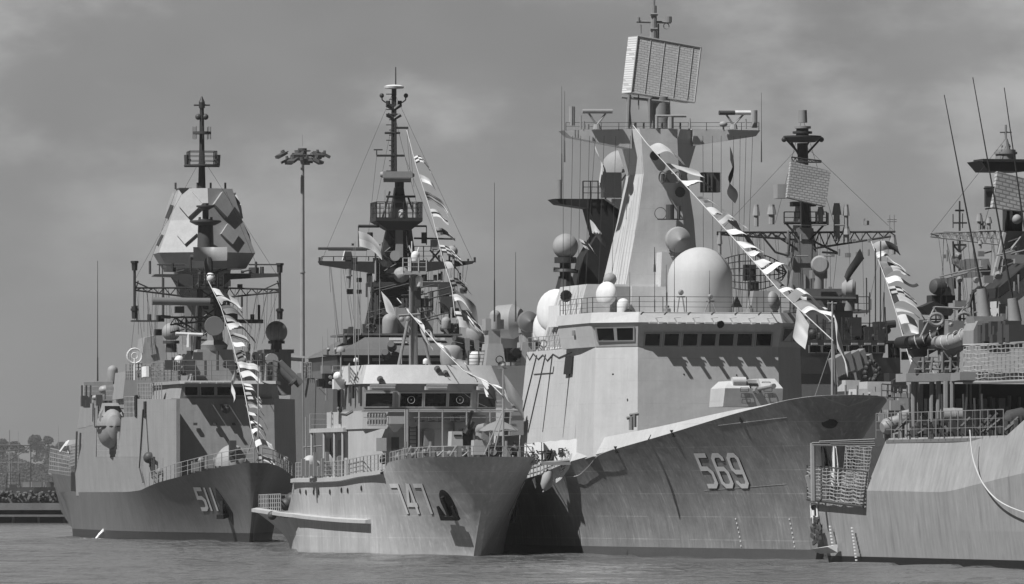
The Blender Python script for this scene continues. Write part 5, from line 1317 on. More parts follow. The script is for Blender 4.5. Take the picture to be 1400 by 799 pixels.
# stern flight deck with its safety nets, beyond the hull's shoulder
m = M(); m.ext([S5(70, 647, 112), S5(103, 652, 104), S5(106, 728, 104), S5(96, 719, 112), S5(84, 700, 112)], (4, 2, 0)); m.b('stern_quarter', m_h511, D5.root)
def netframe(p00, p10, p11, p01, nx, ny, r):
    m = M()
    for i in range(nx + 1): m.cyl(p00.lerp(p10, i / nx), p01.lerp(p11, i / nx), r * 1.3, n=4)
    for j in range(ny + 1): m.cyl(p00.lerp(p01, j / ny), p10.lerp(p11, j / ny), r, n=4)
    return m
netframe(S5(67, 648, 113), S5(97, 651, 108), S5(96, 620, 108), S5(69, 613, 113), 11, 6, .05).b('safety_net', m_metal, D5.root)
netframe(S5(95, 638, 106), S5(108, 634, 102), S5(111, 608, 102), S5(98, 610, 106), 6, 6, .06).b('safety_net', m_metal, D5.root)
m = M(); m.ext([S5(90, 610, 106), S5(95, 602, 106), S5(106, 601, 106), S5(106, 606, 106)], (0, 2, 0)); D5.pcyl(m, (82, 618), (92, 604), 107, .12); D5.pcyl(m, (92, 604), (94, 620), 107, .1); m.b('awning', m_white, D5.root)
m = M(); D5.pcyl(m, (105, 590), (103, 650), 100, .1); D5.pcyl(m, (110, 592), (108, 640), 100, .1); m.box(S5(97, 660, 104).x, S5(103, 660, 104).x, 103.8, 104.4, S5(100, 672, 104).z, S5(100, 646, 104).z); m.b('stern_davit', m_dgrey, D5.root)

m = M(); rng = random.Random(101)
for i in range(30):
    x0 = rng.choice((186, 200, 214, 230, 246, 262, 306, 322, 338, 352, 366, 381)); D5.pcyl(m, (x0, 395), (x0 + (276 - x0) * rng.uniform(-.05, .35), rng.uniform(470, 520)), FY - 1 + rng.random() * 2, .018, n=4)
for a, b_ in (((276, 215), (186, 380)), ((276, 215), (381, 380)), ((240, 262), (205, 360)), ((309, 262), (350, 360)), ((184, 436), (175, 520)), ((382, 437), (380, 480)), ((285, 395), (345, 600))): D5.pcyl(m, a, b_, FY + 2, .02, n=4)
m.b('rigging', m_drope, fm)
m = M()
for i in range(26):
    px = rng.uniform(215, 360); py = rng.choice((372, 392, 420, 436, 455)); h = rng.uniform(.25, .7); c = S5(px, py, FY + rng.uniform(-1, 3)); k = i % 3
    if k == 0: m.cyl(c, c + V((0, 0, h * 2)), .1, n=6)
    elif k == 1: m.box(c.x - h * .5, c.x + h * .5, c.y, c.y + h, c.z - h * .4, c.z + h * .5)
    else: m.cyl(c - V((h, 0, 0)), c + V((h, 0, h * .5)), .08, n=5)
m.b('mast_fitting', m_mast, fm)
# ================================================================== warship behind 747 with the tall dark mast
G0 = Ship(-7.0, 768.4, 9.4, 'warship', 'grey warship with a tall dark mast and wide yard, half hidden behind patrol ship 747')
hG = Hull(100, 5, ([0, 10, 30, 60, 100], [.2, 2.4, 6, 6.6, 5]), ([0, 1, 6, 20, 40, 100], [.2, 1.2, 3.4, 6.2, 6.9, 6.4]), ([0, 20, 40, 100], [8, 6.5, 5.6, 5.4]), 1.4)
hG.build(m_h511, G0.root, 40, 8); hG.deck(m_deck, G0.root, .1, 24)
def g(px, py, y): return G0.P(px, py, y)
kG = G0.k(32); gz = lambda py, y: g(540, py, y).z
m = M(); xl, xr = g(455, 500, 19).x, g(626, 500, 19).x
m.pr([(xl - .3, 18), (xr, 18), (xr, 46), (xl - .3, 46)], 5.5, [(xl, 18.4), (xr, 18.4), (xr, 46), (xl, 46)], gz(505, 18)); gs = m.b('superstructure', m_gs, G0.root)
m = M(); a, b_ = g(463, 500, 17.5).x, g(626, 500, 17.5).x
m.pr([(a, 18.6), (b_, 18.6), (b_, 40), (a, 40)], gz(505, 18) + .002, [(a, 18.6), (b_, 18.6), (b_, 40), (a, 40)], gz(486, 18)); gb = m.b('window_band', m_dgrey, G0.root)
m = M()
for px in (478, 517, 556, 595): G0.pbox(m, px - 8, 490, px + 8, 494, 18.4, .15)
m.b('window_sill', m_511m, gb)
m = M(); m.pr([(a - .3, 17.4), (b_ + .2, 17.4), (b_ + .2, 40), (a - .3, 40)], gz(486, 18) + .002, [(g(472, 475, 18).x, 17.8), (b_, 17.8), (b_, 40), (g(472, 475, 18).x, 40)], gz(478, 18))
m.pr([(g(474, 475, 18).x, 18), (b_, 18), (b_, 40), (g(474, 475, 18).x, 40)], gz(478, 18) + .003, [(g(503, 458, 21).x, 20.5), (g(622, 458, 21).x, 20.5), (g(622, 458, 21).x, 40), (g(503, 458, 21).x, 40)], gz(458, 20))
G0.pbox(m, 474, 456.5, 632, 458.5, 20, 12)
rf = m.b('bridge_roof', m_gs, gb)
m = M()
for px in (533, 549, 586, 597): G0.pbox(m, px, 462, px + 22 if px in (533, 586) else px + 5, 465, 19, .4)
G0.pbox(m, 533, 467, 557, 469, 18.6, .4)
m.b('roof_strip', m_white, rf)
# mast: tapering plated tower with legs
my = 32.
m = M()
def four(x0, x1, py, d): A_, B_ = g(x0, py, my), g(x1, py, my); return [(A_.x, my, A_.z), (B_.x, my, A_.z), (B_.x, my + d, A_.z), (A_.x, my + d, A_.z)]
m.pr(four(497, 513, 460, 1.4), 0, four(529, 537, 314, 1.0), 0); m.pr(four(571, 583, 460, 1.4), 0, four(557, 563, 314, 1.0), 0)
m.pr([(p_[0], p_[1] + 2.5, p_[2]) for p_ in four(513, 571, 460, 1.5)], 0, [(p_[0], p_[1] + 1.5, p_[2]) for p_ in four(534, 558, 314, 1.2)], 0)
tm = m.b('mast_tower', m_dgrey, G0.root)
m = M()
for py, x0, x1 in ((345, 526, 562), (375, 519, 566), (405, 512, 572), (435, 505, 578)): G0.pcyl(m, (x0, py), (x1, py), my - .1, .13); G0.pcyl(m, (x0, py), (x1 - 4, py - 26), my - .1, .09); G0.pcyl(m, (x1, py), (x0 + 4, py - 26), my - .1, .09)
m.b('bracing', m_mast, tm)
m = M(); G0.pbox(m, 541, 312, 551, 352, my - .6, .5); m.b('light_locker', m_dome, tm)
m = M(); a4 = four(511, 575, 300, 3.2); b4 = four(528, 560, 315, 2)
m.pr([(p_[0], p_[1] - 1, p_[2]) for p_ in b4], 0, [(p_[0], p_[1] - 1.4, p_[2]) for p_ in four(511, 575, 303, 4)], 0); m.pr([(p_[0], p_[1] - 1.4, p_[2] + .003) for p_ in four(511, 575, 303, 4)], 0, [(p_[0], p_[1] - 1.4, p_[2]) for p_ in four(511, 575, 298, 4)], 0)
crow = m.b('mast_platform', m_mast, tm)
m = M(); c = [V(p_) + V((0, -1.4, 0)) for p_ in four(512, 574, 298, 4)]; m.rail(c + c[:1], 21 * kG, 3, .9, .06); m.b('platform_railing', m_mast, tm)
m = M(); m.pr(four(535, 558, 298, 1.6), 0, four(541, 552, 256, 1.2), 0); G0.pcyl(m, (523, 298), (533, 262), my, .1); G0.pcyl(m, (565, 290), (558, 270), my, .1); G0.pcyl(m, (528, 269), (568, 269), my - .3, .12)
G0.pcyl(m, (546, 256), (546, 248), my, .5, n=10); m.b('mast_head', m_mast, tm)
m = M(); c = g(549, 293, my - 1); m.dome((c.x, c.y, c.z - .4), .35, .9, 12); m.b('lamp_pot', m_white, tm)
m = M(); a, b_ = g(519, 239, my - .6), g(567, 239, my - .6); r = 4.2 * kG
m.ob(a.lerp(b_, .5), ((b_.x - a.x) / 2 - .3, 0, 0), (0, .5, 0), (0, 0, r)); m.cyl(a + V((.3, 0, 0)), a + V((0.05, 0, 0)), r, r * .75, 14); m.cyl(b_ - V((.3, 0, 0)), b_ - V((.05, 0, 0)), r, r * .75, 14)
m.cyl(a + V((.25, 0, 0)), b_ - V((.25, 0, 0)), r * 1.02, n=14)
G0.pbox(m, 525, 244, 562, 249, my - .5, .7); m.b('search_radar', m_dome, tm)
m = M()
for dx, dy in ((-1, 0), (1, 0), (-1, 1), (1, 1)): m.cyl(g(536 if dx < 0 else 541, 236, my + dy * .5), g(536.5 if dx < 0 else 540, 122, my + dy * .5), .14 if dx > 0 else .07, n=6)
for i in range(16): py = 234 - i * 7; G0.pcyl(m, (532 if i % 3 else 528, py), (541, py), my, .05); G0.pcyl(m, (536, py), (541, py - 7), my, .05)
G0.pcyl(m, (538, 240), (538, 122), my + .3, .3, .2, 8)
for px0, px1, py in ((515, 553, 213), (541, 558, 175), (526, 547, 182), (528, 547, 157), (531, 545, 145)): G0.pcyl(m, (px0, py), (px1, py), my, .12)
for s_ in (-1, 1):
    G0.pcyl(m, (538.5, 150), (538.5 + s_ * 9, 143), my, .2, .3); G0.pcyl(m, (538.5, 163), (538.5 + s_ * 9, 157), my, .18, .25)
    m.tube([g(538.5 + s_ * 5, 141, my), g(538.5 + s_ * 12, 140, my), g(538.5 + s_ * 16, 137, my), g(538.5 + s_ * 16.5, 130, my)], .07); m.sph(g(538.5 + s_ * 16.5, 131, my), .25, 10, 6)
    G0.pcyl(m, (538.5 + s_ * 8, 146), (538.5 + s_ * 8, 138), my, .22)
G0.pcyl(m, (515, 213), (515, 206), my, .06); G0.pcyl(m, (511, 205), (523, 205), my, .07)
G0.pcyl(m, (541, 130), (541, 92), my - .3, .09, .05)
m.b('top_mast', m_mast, tm)
m = M(); c = g(538.5, 118.5, my); m.lathe(c, [(.5, -.25), (1.0, -.2), (1.06, 0), (.7, .14), (.05, .2)], 20); m.b('satellite_dish', m_white, tm)
# long radar yard
m = M()
m.ext([g(*q_, my - .4) for q_ in ((437, 357), (440, 362), (520, 375), (520, 358))], (0, 1.6, 0)); m.ext([g(*q_, my - .4) for q_ in ((650, 357), (646, 361), (566, 375), (566, 358))], (0, 1.6, 0))
yd = m.b('main_yard', m_mast, tm)
m = M(); m.rail([g(440, 357, my - .4), g(520, 357, my - .4)], 6 * kG, 1, 1.1, .05); m.rail([g(566, 357, my - .4), g(605, 357, my - .4)], 20 * kG, 3, 1.0, .05); m.b('yard_railing', m_mast, tm)
m = M(); m.cyl(g(435, 340, my - .3), g(514, 340, my - .3), .14, n=8); m.ob(g(475, 341.5, my - .3), (2.0, 0, 0), (0, .2, 0), (0, 0, .12)); m.b('navigation_radar', m_dgrey, tm)
m = M(); c0 = four(469, 483, 356, 1.0); m.pr(c0, 0, four(472, 480, 342, .8), 0); m.b('radar_turntable', m_white, tm)
m = M(); c = g(540, 350, my - .8); m.lathe(c, [(.55, -.4), (.5, -.1), (.2, .5)], 16, (.1, 1, 0)); m.b('loudhailer', m_dome, tm)
m = M(); 
for px, py, r in ((618, 344, 8), (549, 376, 11)): m.sph(g(px, py, my - .8), r * kG, 20, 12)
m.b('ball_radome', m_dome, tm)
m = M(); G0.pbox(m, 593, 328, 598, 342, my, .6); G0.pbox(m, 590, 328, 600, 341, my - .5, .8); m.b('white_locker', m_dome, tm)
m = M()
for x0, x1, y0, y1 in ((588, 602, 342, 358), (602, 588, 342, 358)): G0.pcyl(m, (x0, y0), (x1, y1), my, .1)
for px, py0, py1, r in ((506, 331, 318, .3), (580, 333, 318, .3), (437, 359, 352, .12), (649, 359, 352, .12), (640, 358, 354, .1), (505, 386, 374, .3), (580, 384, 374, .3), (595, 384, 376, .2), (601, 383, 374, .16)): G0.pcyl(m, (px, py0), (px, py1), my, r, n=8)
m.cyl(g(490, 309.5, my), g(518, 309.5, my), .16); m.cyl(g(560, 309.5, my), g(583, 309.5, my), .1); G0.pcyl(m, (490, 309), (490, 340), my, .05); G0.pcyl(m, (583, 309), (583, 335), my, .05); G0.pcyl(m, (566, 326), (622, 327), my, .1)
m.b('yard_fitting', m_mast, tm)
m = M(); G0.pcyl(m, (477, 394), (477, 368), my - .3, .16, .3, 10); G0.pcyl(m, (477, 378), (477, 376), my - .3, .38, n=10); m.b('hanging_aerial', m_dome, tm)
m = M(); 
for x0, x1 in ((503, 560), (575, 616)): a, b_ = g(x0, 388, my - 1), g(x1, 388, my - 1); m.box(a.x, b_.x, my - 1, my + .2, a.z - .32, a.z + .18)
m.b('lower_yard', m_dgrey, tm)
m = M(); G0.pcyl(m, (513.5, 384), (513.5, 332), my - 1, .1); G0.pcyl(m, (620, 410), (620, 336), my - 1, .13); G0.pcyl(m, (526, 260), (526, 300), my - 1, .05); m.b('flag_pole', m_metal, tm)
m = M()
for px, x2, y2 in ((452, 465, 470), (483, 484, 470), (493, 493, 480), (503, 503, 470), (591, 589, 450), (600, 596, 440), (608, 603, 440), (450, 452, 400), (612, 615, 460), (586, 586, 470)): G0.pcyl(m, (px, 362), (x2, y2), my, .022, n=4)
m.b('halyard', m_drope, tm)
# clutter round the mast foot
m = M(); c = g(533, 457, 26); m.dome((c.x, c.y, c.z), 10.5 * G0.k(26), 28 * G0.k(26), 20); m.b('pot_radome', m_dome, G0.root)
for px in (508, 618):
    m = M(); c = g(px, 449, 22); ring(m, c, 5.8 * kG, .09, (0, 1, 0)); m.lathe(c, [(.36, -.1), (.36, .1)], 14, (0, 1, 0)); 
    for k in range(6): a = k * 1.047; m.sph(c + V((.42 * math.cos(a), -.1, .42 * math.sin(a))), .13, 8, 6)
    m.cyl(c, c - V((0, 0, 1.2)), .1); m.b('ring_lamp', m_mast, G0.root)
m = M(); rng = random.Random(77)
for i in range(52):
    px = rng.uniform(500, 640); py = rng.uniform(392, 450); y = rng.uniform(26, 31); c = g(px, py, y); k = i % 4; h = rng.uniform(.3, .8)
    if k == 0: m.box(c.x - h, c.x + h, y, y + h, c.z - h, c.z + h * .6)
    elif k == 1: m.cyl(c - V((0, 0, h * 2)), c + V((0, 0, h * 2)), .1, n=6)
    elif k == 2: m.cyl(c - V((h * 2, 0, 0)), c + V((h * 2, 0, h)), .07, n=6)
    else: m.sph(c, h * .5, 10, 6)
for px, py0, py1 in ((575, 420, 440), (583, 405, 430), (590, 398, 425)): G0.pcyl(m, (px, py0), (px, py1), 28, .2)
m.b('mast_gear', m_dgrey, G0.root)
m = M(); G0.pbox(m, 541, 420, 575, 455, 27, 2); G0.pbox(m, 575, 422, 592, 458, 28, 2); m.b('mast_house', m_511m, G0.root)
m = M(); c = g(610, 444, 22); m.dome((c.x, c.y, c.z - .4), .5, 1.2, 14); m.b('white_pot', m_dome, G0.root)
m = M()
for px in (471, 473): G0.pcyl(m, (px, 470), (px, 450), 22, .15)
m.pr(four(473, 484, 458, 1), 0, four(478, 484, 447, 1), 0); G0.pbox(m, 476, 450, 494, 459, 24, 3)
for px, py in ((528, 486), (536, 475)): m.sph(g(px, py, 17), .5, 12, 8); m.lathe(g(px, py, 17), [(.35, -.9), (.5, 0)], 12, (.3, 1, -.4))
m.b('roof_gear', m_dgrey, G0.root)
m = M()
for x, y0, y1, x2 in ((461, 468, 390, 454), (448, 480, 450, 448), (457, 480, 450, 457), (484, 478, 330, 484), (441, 500, 460, 441), (493, 458, 400, 493)): G0.whip(m, x, y0, y1, 20, .07, x2)
for px, py in ((449, 478), (459, 478)): m.sph(g(px, py, 20), .2, 8, 6)
m.b('whip_aerial', m_metal, G0.root)
m = M(); G0.pcyl(m, (442, 486), (470, 487), 19, .08); G0.pcyl(m, (448, 486), (448, 478), 19, .1); G0.pcyl(m, (459, 486), (459, 478), 19, .1); m.b('wing_bracket', m_dgrey, G0.root)
# grey block with streaked lower edge beside 747's stern
m = M(); a, b_ = g(411, 500, 30), g(450, 500, 24); m.pr([(g(410, 640, 30).x, 30), (g(452, 640, 24).x, 24), (g(452, 640, 24).x, 40), (g(410, 640, 30).x, 40)], 4, [(g(415, 517, 30).x, 30), (g(447, 517, 24).x, 24), (g(447, 517, 24).x, 40), (g(415, 517, 30).x, 40)], gz(517, 26)); m.b('wing_house', m_gs, G0.root)
m = M(); m.rail([g(413, 517, 30), g(426, 517, 27)], 1.6, 4, .5, .06); G0.pcyl(m, (415, 640), (414, 490), 26, .09); G0.pcyl(m, (388, 489), (416, 491), 28, .3); m.b('wing_railing', m_grey, G0.root)
# decoy launcher: two rows of tubes
m = M(); 
for i in range(3):
    for j in range(2):
        a, b_ = g(619 + j * 1.5, 474 - i * 8.5, 16 + j * .9), g(658 + j * 1.5, 490 - i * 8.5, 17.5 + j * .9); a = g(621 - i * 1.2, 471 - i * 0 + (i - 1) * 8.2, 16 + j * .8); b_ = g(660 - i * 1.2, 468.5 + 12 + (i - 1) * 8.2, 19 + j * .8)
        m.cyl(a, b_, .29, n=12)
lt = m.b('decoy_launcher', m_dgrey, G0.root)
m = M(); 
for t in (.42, .75): 
    a, b_ = g(621 + 39 * t, 459 + 9 * t, 16 + 3 * t), g(621 + 39 * t, 489 + 9 * t, 16 + 3 * t); m.ob(a.lerp(b_, .5), (.25, 0, 0), (0, .8, 0), (0, 0, (a.z - b_.z) / 2))
m.b('launcher_frame', m_grey, lt)
for px, py, wpx, hpx, mt_, y in ((651, 468, 14.5, 23, m_dome, 26), (617, 499, 15.5, 27, m_dome, 15), (651, 499, 9.5, 20, m_white, 14)):
    m = M(); c = g(px, py, y); k_ = G0.k(y); r = wpx * k_; h = hpx * k_
    m.lathe((c.x, c.y, c.z), [(r * .9, 0), (r, h * .2), (r, h * .6), (r * .93, h * .8), (r * .72, h * .94), (r * .4, h)], 24) if wpx > 10 else m.dome((c.x, c.y, c.z), r, h, 20)
    m.b('drum_radome' if wpx > 10 else 'small_radome', mt_, G0.root)
m = M(); xr0, xr1 = g(600, 505, 14).x, g(680, 505, 14).x; m.box(xr0, xr1, 13, 30, 6, gz(499, 14)); m.b('side_deck_house', m_grey, G0.root)

m = M(); rng = random.Random(102)
for a, b_ in (((538, 125), (440, 356)), ((538, 125), (646, 357)), ((538, 160), (510, 300)), ((540, 160), (575, 300)), ((553, 213), (600, 335)), ((515, 213), (500, 357)), ((558, 175), (566, 256)), ((556, 176), (562, 250))): G0.pcyl(m, a, b_, my + .4, .02, n=4)
for i in range(30):
    x0 = rng.uniform(442, 645); G0.pcyl(m, (x0, 361), (x0 + (540 - x0) * rng.uniform(-.03, .3), rng.uniform(430, 490)), my - 1 + rng.random() * 2, .018, n=4)
m.b('rigging', m_drope, tm)
m = M()
for i in range(24):
    px = rng.uniform(470, 630); py = rng.choice((335, 357, 384, 400)); h = rng.uniform(.2, .6); c = g(px, py, my + rng.uniform(-.5, 1.5)); k = i % 3
    if k == 0: m.cyl(c, c + V((0, 0, h * 2)), .1, n=6)
    elif k == 1: m.box(c.x - h * .5, c.x + h * .5, c.y, c.y + h, c.z - h * .3, c.z + h * .6)
    else: m.cyl(c - V((h * 1.5, 0, 0)), c + V((h * 1.5, 0, 0)), .07, n=5)
m.b('mast_fitting', m_mast, tm)
# ================================================================== frigate behind 569 (lattice yard, tilted plate radar)
E = Ship(34.8, 658.8, 11.45, 'warship', 'dark grey frigate behind 569 with a lattice yard and smaller tilted plate radar')
hE = Hull(110, 5, ([0, 10, 30, 60, 110], [.2, 2.2, 6, 7, 5]), ([0, 1, 6, 20, 40, 110], [.2, 1.2, 3.4, 6.2, 7.4, 6.6]), ([0, 20, 40, 110], [9, 7.2, 6.4, 6]), 1.4)
hE.build(m_h511, E.root, 40, 8); hE.deck(m_deck, E.root, .1, 24)
def e(px, py, y): return E.P(px, py, y)
ey = 42.; kE = E.k(ey); ez = lambda py, y: e(1150, py, y).z
m = M(); a, b_ = e(1060, 500, 28).x, e(1232, 500, 28).x
m.pr([(a, 28.5), (e(1212, 500, 28).x, 28.5), (b_ - .4, 29.5), (b_ - .4, 60), (a, 60)], 6.5, [(a, 28.5), (e(1212, 500, 28).x, 28.5), (b_ - .4, 29.5), (b_ - .4, 60), (a, 60)], ez(510, 28)); es = m.b('superstructure', m_gs, E.root)
m = M(); m.pr([(a, 28.2), (e(1232, 511, 28).x, 28.2), (e(1232, 511, 28).x, 44), (a, 44)], ez(511, 28), [(a, 27.8), (e(1230, 489, 28).x, 27.8), (e(1230, 489, 28).x, 44), (a, 44)], ez(489, 28)); m.b('bridge_wing', m_gs, es)
m = M(); m.pr([(a, 28.1), (e(1207, 480, 28).x, 28.1), (e(1213, 480, 28).x, 30), (e(1213, 480, 28).x, 44), (a, 44)], ez(489, 28) + .002, [(a, 27.6), (e(1211, 480, 28).x, 27.6), (e(1216, 480, 28).x, 30), (e(1216, 480, 28).x, 44), (a, 44)], ez(465, 28)); eb = m.b('bridge', m_gs, E.root)
for x0, x1 in ((1107, 1122), (1125, 1138), (1144, 1157), (1161, 1175), (1179, 1187), (1193, 1198), (1201, 1209)):
    window('window', eb, [e(x0, 482, 27.8), e(x1, 482, 27.8), e(x1, 473, 27.65), e(x0, 473, 27.65)], frame=.05)
m = M()
for px in (1110, 1128, 1165, 1183, 1201): E.pbox(m, px, 469, px + 8, 471.5, 27.2, .4)
m.b('window_visor', m_dome, eb)
m = M(); rng = random.Random(44); px = 1213
for px in (1216, 1219, 1222, 1226, 1229): E.pcyl(m, (px, 490), (px + rng.uniform(-2, 2), 466), 30, .12)
E.pbox(m, 1213, 466, 1232, 470, 29, 4); E.pcyl(m, (1222, 486), (1221, 476), 29, .3); E.pbox(m, 1236, 481, 1243, 492, 30, 1); m.b('wing_gear', m_mast, E.root)
# foredeck: lockers, launcher, rails
m = M(); E.pbox(m, 1186, 522, 1218, 540, 16, 3); E.pbox(m, 1156, 520, 1176, 535, 20, 3); m.b('white_locker', m_pale, E.root)
m = M(); E.pbox(m, 1169, 532, 1190, 560, 12, 3, .2, .2); E.pbox(m, 1190, 536, 1212, 560, 12.3, 3); m.b('gun_turret', m_pale, E.root)
m = M(); E.pbox(m, 1193, 541, 1200, 556, 12.2, 1); m.b('turret_opening', m_black, E.root)
m = M()
for i, (px, py) in enumerate(((1146, 500), (1155, 497), (1166, 495), (1174, 493), (1184, 500), (1150, 510), (1178, 506))):
    c = e(px, py, 22 + i * .3); m.ob(c, (.5, .1, .25), (-.1, .7, 0), (-.2, 0, .8)); 
m.b('ready_locker', m_grey, E.root)
m = M()
for i in range(16):
    c = e(1192 + 10 * math.cos(i * .5) * (.6 + .4 * rng.random()), 508 + 13 * math.sin(i * .5), 22); m.sph(c, .28, 8, 6)
m.b('net_bundle', m_mast, E.root)
m = M(); 
for px in range(1140, 1232, 8): E.pcyl(m, (px, 560), (px, 560 - rng.uniform(18, 34)), 10 + rng.random() * 6, .09, n=5)
m.rail([e(1205, 560, 8), e(1240, 562, 10)], 2.2, 4, .8, .06); m.b('deck_railing', m_grey, E.root)
m = M()
for i in range(22): px = rng.uniform(1196, 1240); c = e(px, rng.uniform(548, 572), rng.uniform(6, 14)); h = rng.uniform(.3, .8); m.box(c.x - h, c.x + h, c.y, c.y + h, c.z - h, c.z + h)
m.b('deck_gear', m_dome, E.root)
m = M(); E.pbox(m, 1216, 510, 1234, 548, 24, 2); m.ext([e(*q_, 22) for q_ in ((1218, 532), (1222, 520), (1238, 512), (1240, 532))], (0, 1, 0)); m.b('dark_screen', m_mast, E.root)
# roof gear above the bridge
m = M()
for i in range(54):
    px = rng.uniform(1090, 1215); y = rng.uniform(29, 36); c = e(px, rng.uniform(450, 465), y); h = rng.uniform(.25, .9); k = i % 3
    if k == 0: m.box(c.x - h * .8, c.x + h * .8, y, y + h, ez(465, 28) - .2, c.z + h * .4)
    elif k == 1: E.pcyl(m, (px, 466), (px + rng.uniform(-2, 2), rng.uniform(430, 450)), y, .08)
    else: m.sph(c, h * .6, 10, 6)
E.pbox(m, 1161, 434, 1178, 450, 33, 1.5); E.pbox(m, 1166, 446, 1178, 460, 30, 1); E.pbox(m, 1200, 440, 1214, 466, 32, 2)
E.pcyl(m, (1212, 444), (1224, 443), 31, .35, n=10); m.b('roof_gear', m_mast, eb)
m = M(); m.rail([e(1070, 465, 28.4), e(1212, 465, 28.4)], 1.5, 3, 1.4, .05); m.rail([e(1143, 424, 40), e(1188, 424, 40)], 1.2, 2, 1.0, .05); m.b('roof_railing', m_mast, eb)
m = M(); E.pbox(m, 1085, 424, 1190, 427, 40, 4); m.pr([(e(1100, 428, 40).x, 40), (e(1170, 428, 40).x, 40), (e(1170, 428, 40).x, 46), (e(1100, 428, 40).x, 46)], 12, [(e(1100, 428, 40).x, 40), (e(1165, 428, 40).x, 40), (e(1165, 428, 40).x, 46), (e(1100, 428, 40).x, 46)], ez(395, 40)); m.b('mast_house', m_gs, E.root)
# mast
m = M()
def f4(x0, x1, py, y=ey, d=2.2): A_, B_ = e(x0, py, y), e(x1, py, y); return [(A_.x, y, A_.z), (B_.x, y, A_.z), (B_.x, y + d, A_.z), (A_.x, y + d, A_.z)]
m.pr(f4(1082, 1124, 395), 0, f4(1089, 1112, 312, ey, 1.6), 0); m.pr(f4(1091, 1110, 312), 0, f4(1093, 1108, 276, ey, 1.4), 0)
et = m.b('mast_tower', m_grey, E.root)
m = M(); m.truss(e(1089, 318, ey), e(980, 318, ey), V((0, 0, -10 * kE)), 8, .1); m.truss(e(1112, 318, ey), e(1224, 317, ey), V((0, 0, -22 * kE)), 7, .1); m.truss(e(1089, 318, ey + 1.5), e(985, 318, ey + 1.5), V((0, 0, -10 * kE)), 8, .08); m.truss(e(1112, 318, ey + 1.5), e(1224, 317, ey + 1.5), V((0, 0, -22 * kE)), 7, .08)
m.rail([e(1072, 305, ey), e(1130, 305, ey)], 1.0, 2, .8, .06); E.pcyl(m, (1072, 305), (1130, 305), ey, .14)
for a_, b2 in (((1096, 330), (1075, 306)), ((1106, 330), (1128, 306)), ((1089, 340), (1060, 322)), ((1124, 345), (1148, 347)), ((1112, 330), (1145, 346))): E.pcyl(m, a_, b2, ey, .1)
m.b('lattice_yard', m_mast, et)
m = M()
for px, y0, y1, r in ((1034, 310, 280, .22), (1055, 307, 280, .28), (1122, 305, 283, .24), (1144, 310, 278, .28), (1157, 310, 280, .2), (984, 350, 318, .16), (1157, 332, 310, .28), (1221, 348, 322, .24), (1184, 308, 302, .3)):
    E.pcyl(m, (px, y0), (px, y1), ey, r, n=8); E.pcyl(m, (px, y0 - (y0 - y1) * .5), (px, y1 + 3), ey, r * 1.6, r * 1.1, 8)
E.pcyl(m, (1144, 330), (1144, 300), ey, .3, n=8)
for px, y0, y1 in ((1216, 318, 294), (1222, 318, 294)): E.pcyl(m, (px, y0), (px, y1), ey, .06)
for py in (300, 303): E.pcyl(m, (1213, py), (1226, py), ey, .05)
m.b('aerial_pot', m_dome, et)
m = M(); f = [e(1076, 270, ey - 1.5), e(1130, 282, ey - 1.5), e(1139, 234, ey - 1.5), e(1083, 220, ey - 1.5)]
f = [f[0], f[1] + V((0, .3, 0)), f[2] + V((0, .8, 0)), f[3] + V((0, .4, 0))]; n_ = (f[1] - f[0]).cross(f[3] - f[0]).normalized(); n_ = n_ if n_.y > 0 else -n_
bk = [p_ + n_ * .5 for p_ in f]; m.add(f + bk, [(0, 1, 2, 3), (7, 6, 5, 4), (0, 3, 7, 4), (1, 5, 6, 2), (3, 2, 6, 7), (0, 4, 5, 1)]); pr = m.b('plate_radar', m_radar2, E.root, flat=True); uvplane(pr, f)
m = M(); E.pbox(m, 1063, 252, 1078, 271, ey - .6, 1.6); m.b('feed_box', m_dome, pr)
m = M(); E.pcyl(m, (1099, 312), (1099, 272), ey + .3, .6, .5, 10); E.pbox(m, 1084, 276, 1116, 282, ey, 1.2); m.b('pedestal', m_mast, pr)
m = M(); E.pcyl(m, (1098, 226), (1097, 196), ey + 1, .5, n=10)
for s_ in (-1, 1): E.pcyl(m, (1098, 216), (1098 + s_ * 22, 192), ey + 1, .1); E.pcyl(m, (1094, 216), (1094 + s_ * 12, 194), ey + 1, .08)
c = e(1097, 190, ey + 1); m.lathe(c, [(1.2, -.3), (1.75, .1), (1.75, .25)], 18); E.pcyl(m, (1097, 190), (1097, 174), ey + 1, .6, .55, 12); E.pcyl(m, (1097, 183), (1097, 180), ey + 1, .9, n=12)
for px in (1072, 1123): m.sph(e(px, 191, ey + 1), .25, 10, 6)
a_, b2 = e(1082, 222, ey), e(1123, 222, ey); m.truss(a_, b2, V((0, 0, 7 * kE)), 8, .07)
m.b('top_mast', m_mast, et)
m = M(); E.pcyl(m, (1097.5, 168), (1097.5, 151), ey + 1, .42, .38, 14); E.pcyl(m, (1097.5, 176), (1097.5, 173), ey + 1, .75, n=14); m.b('mast_drum', m_grey, et)
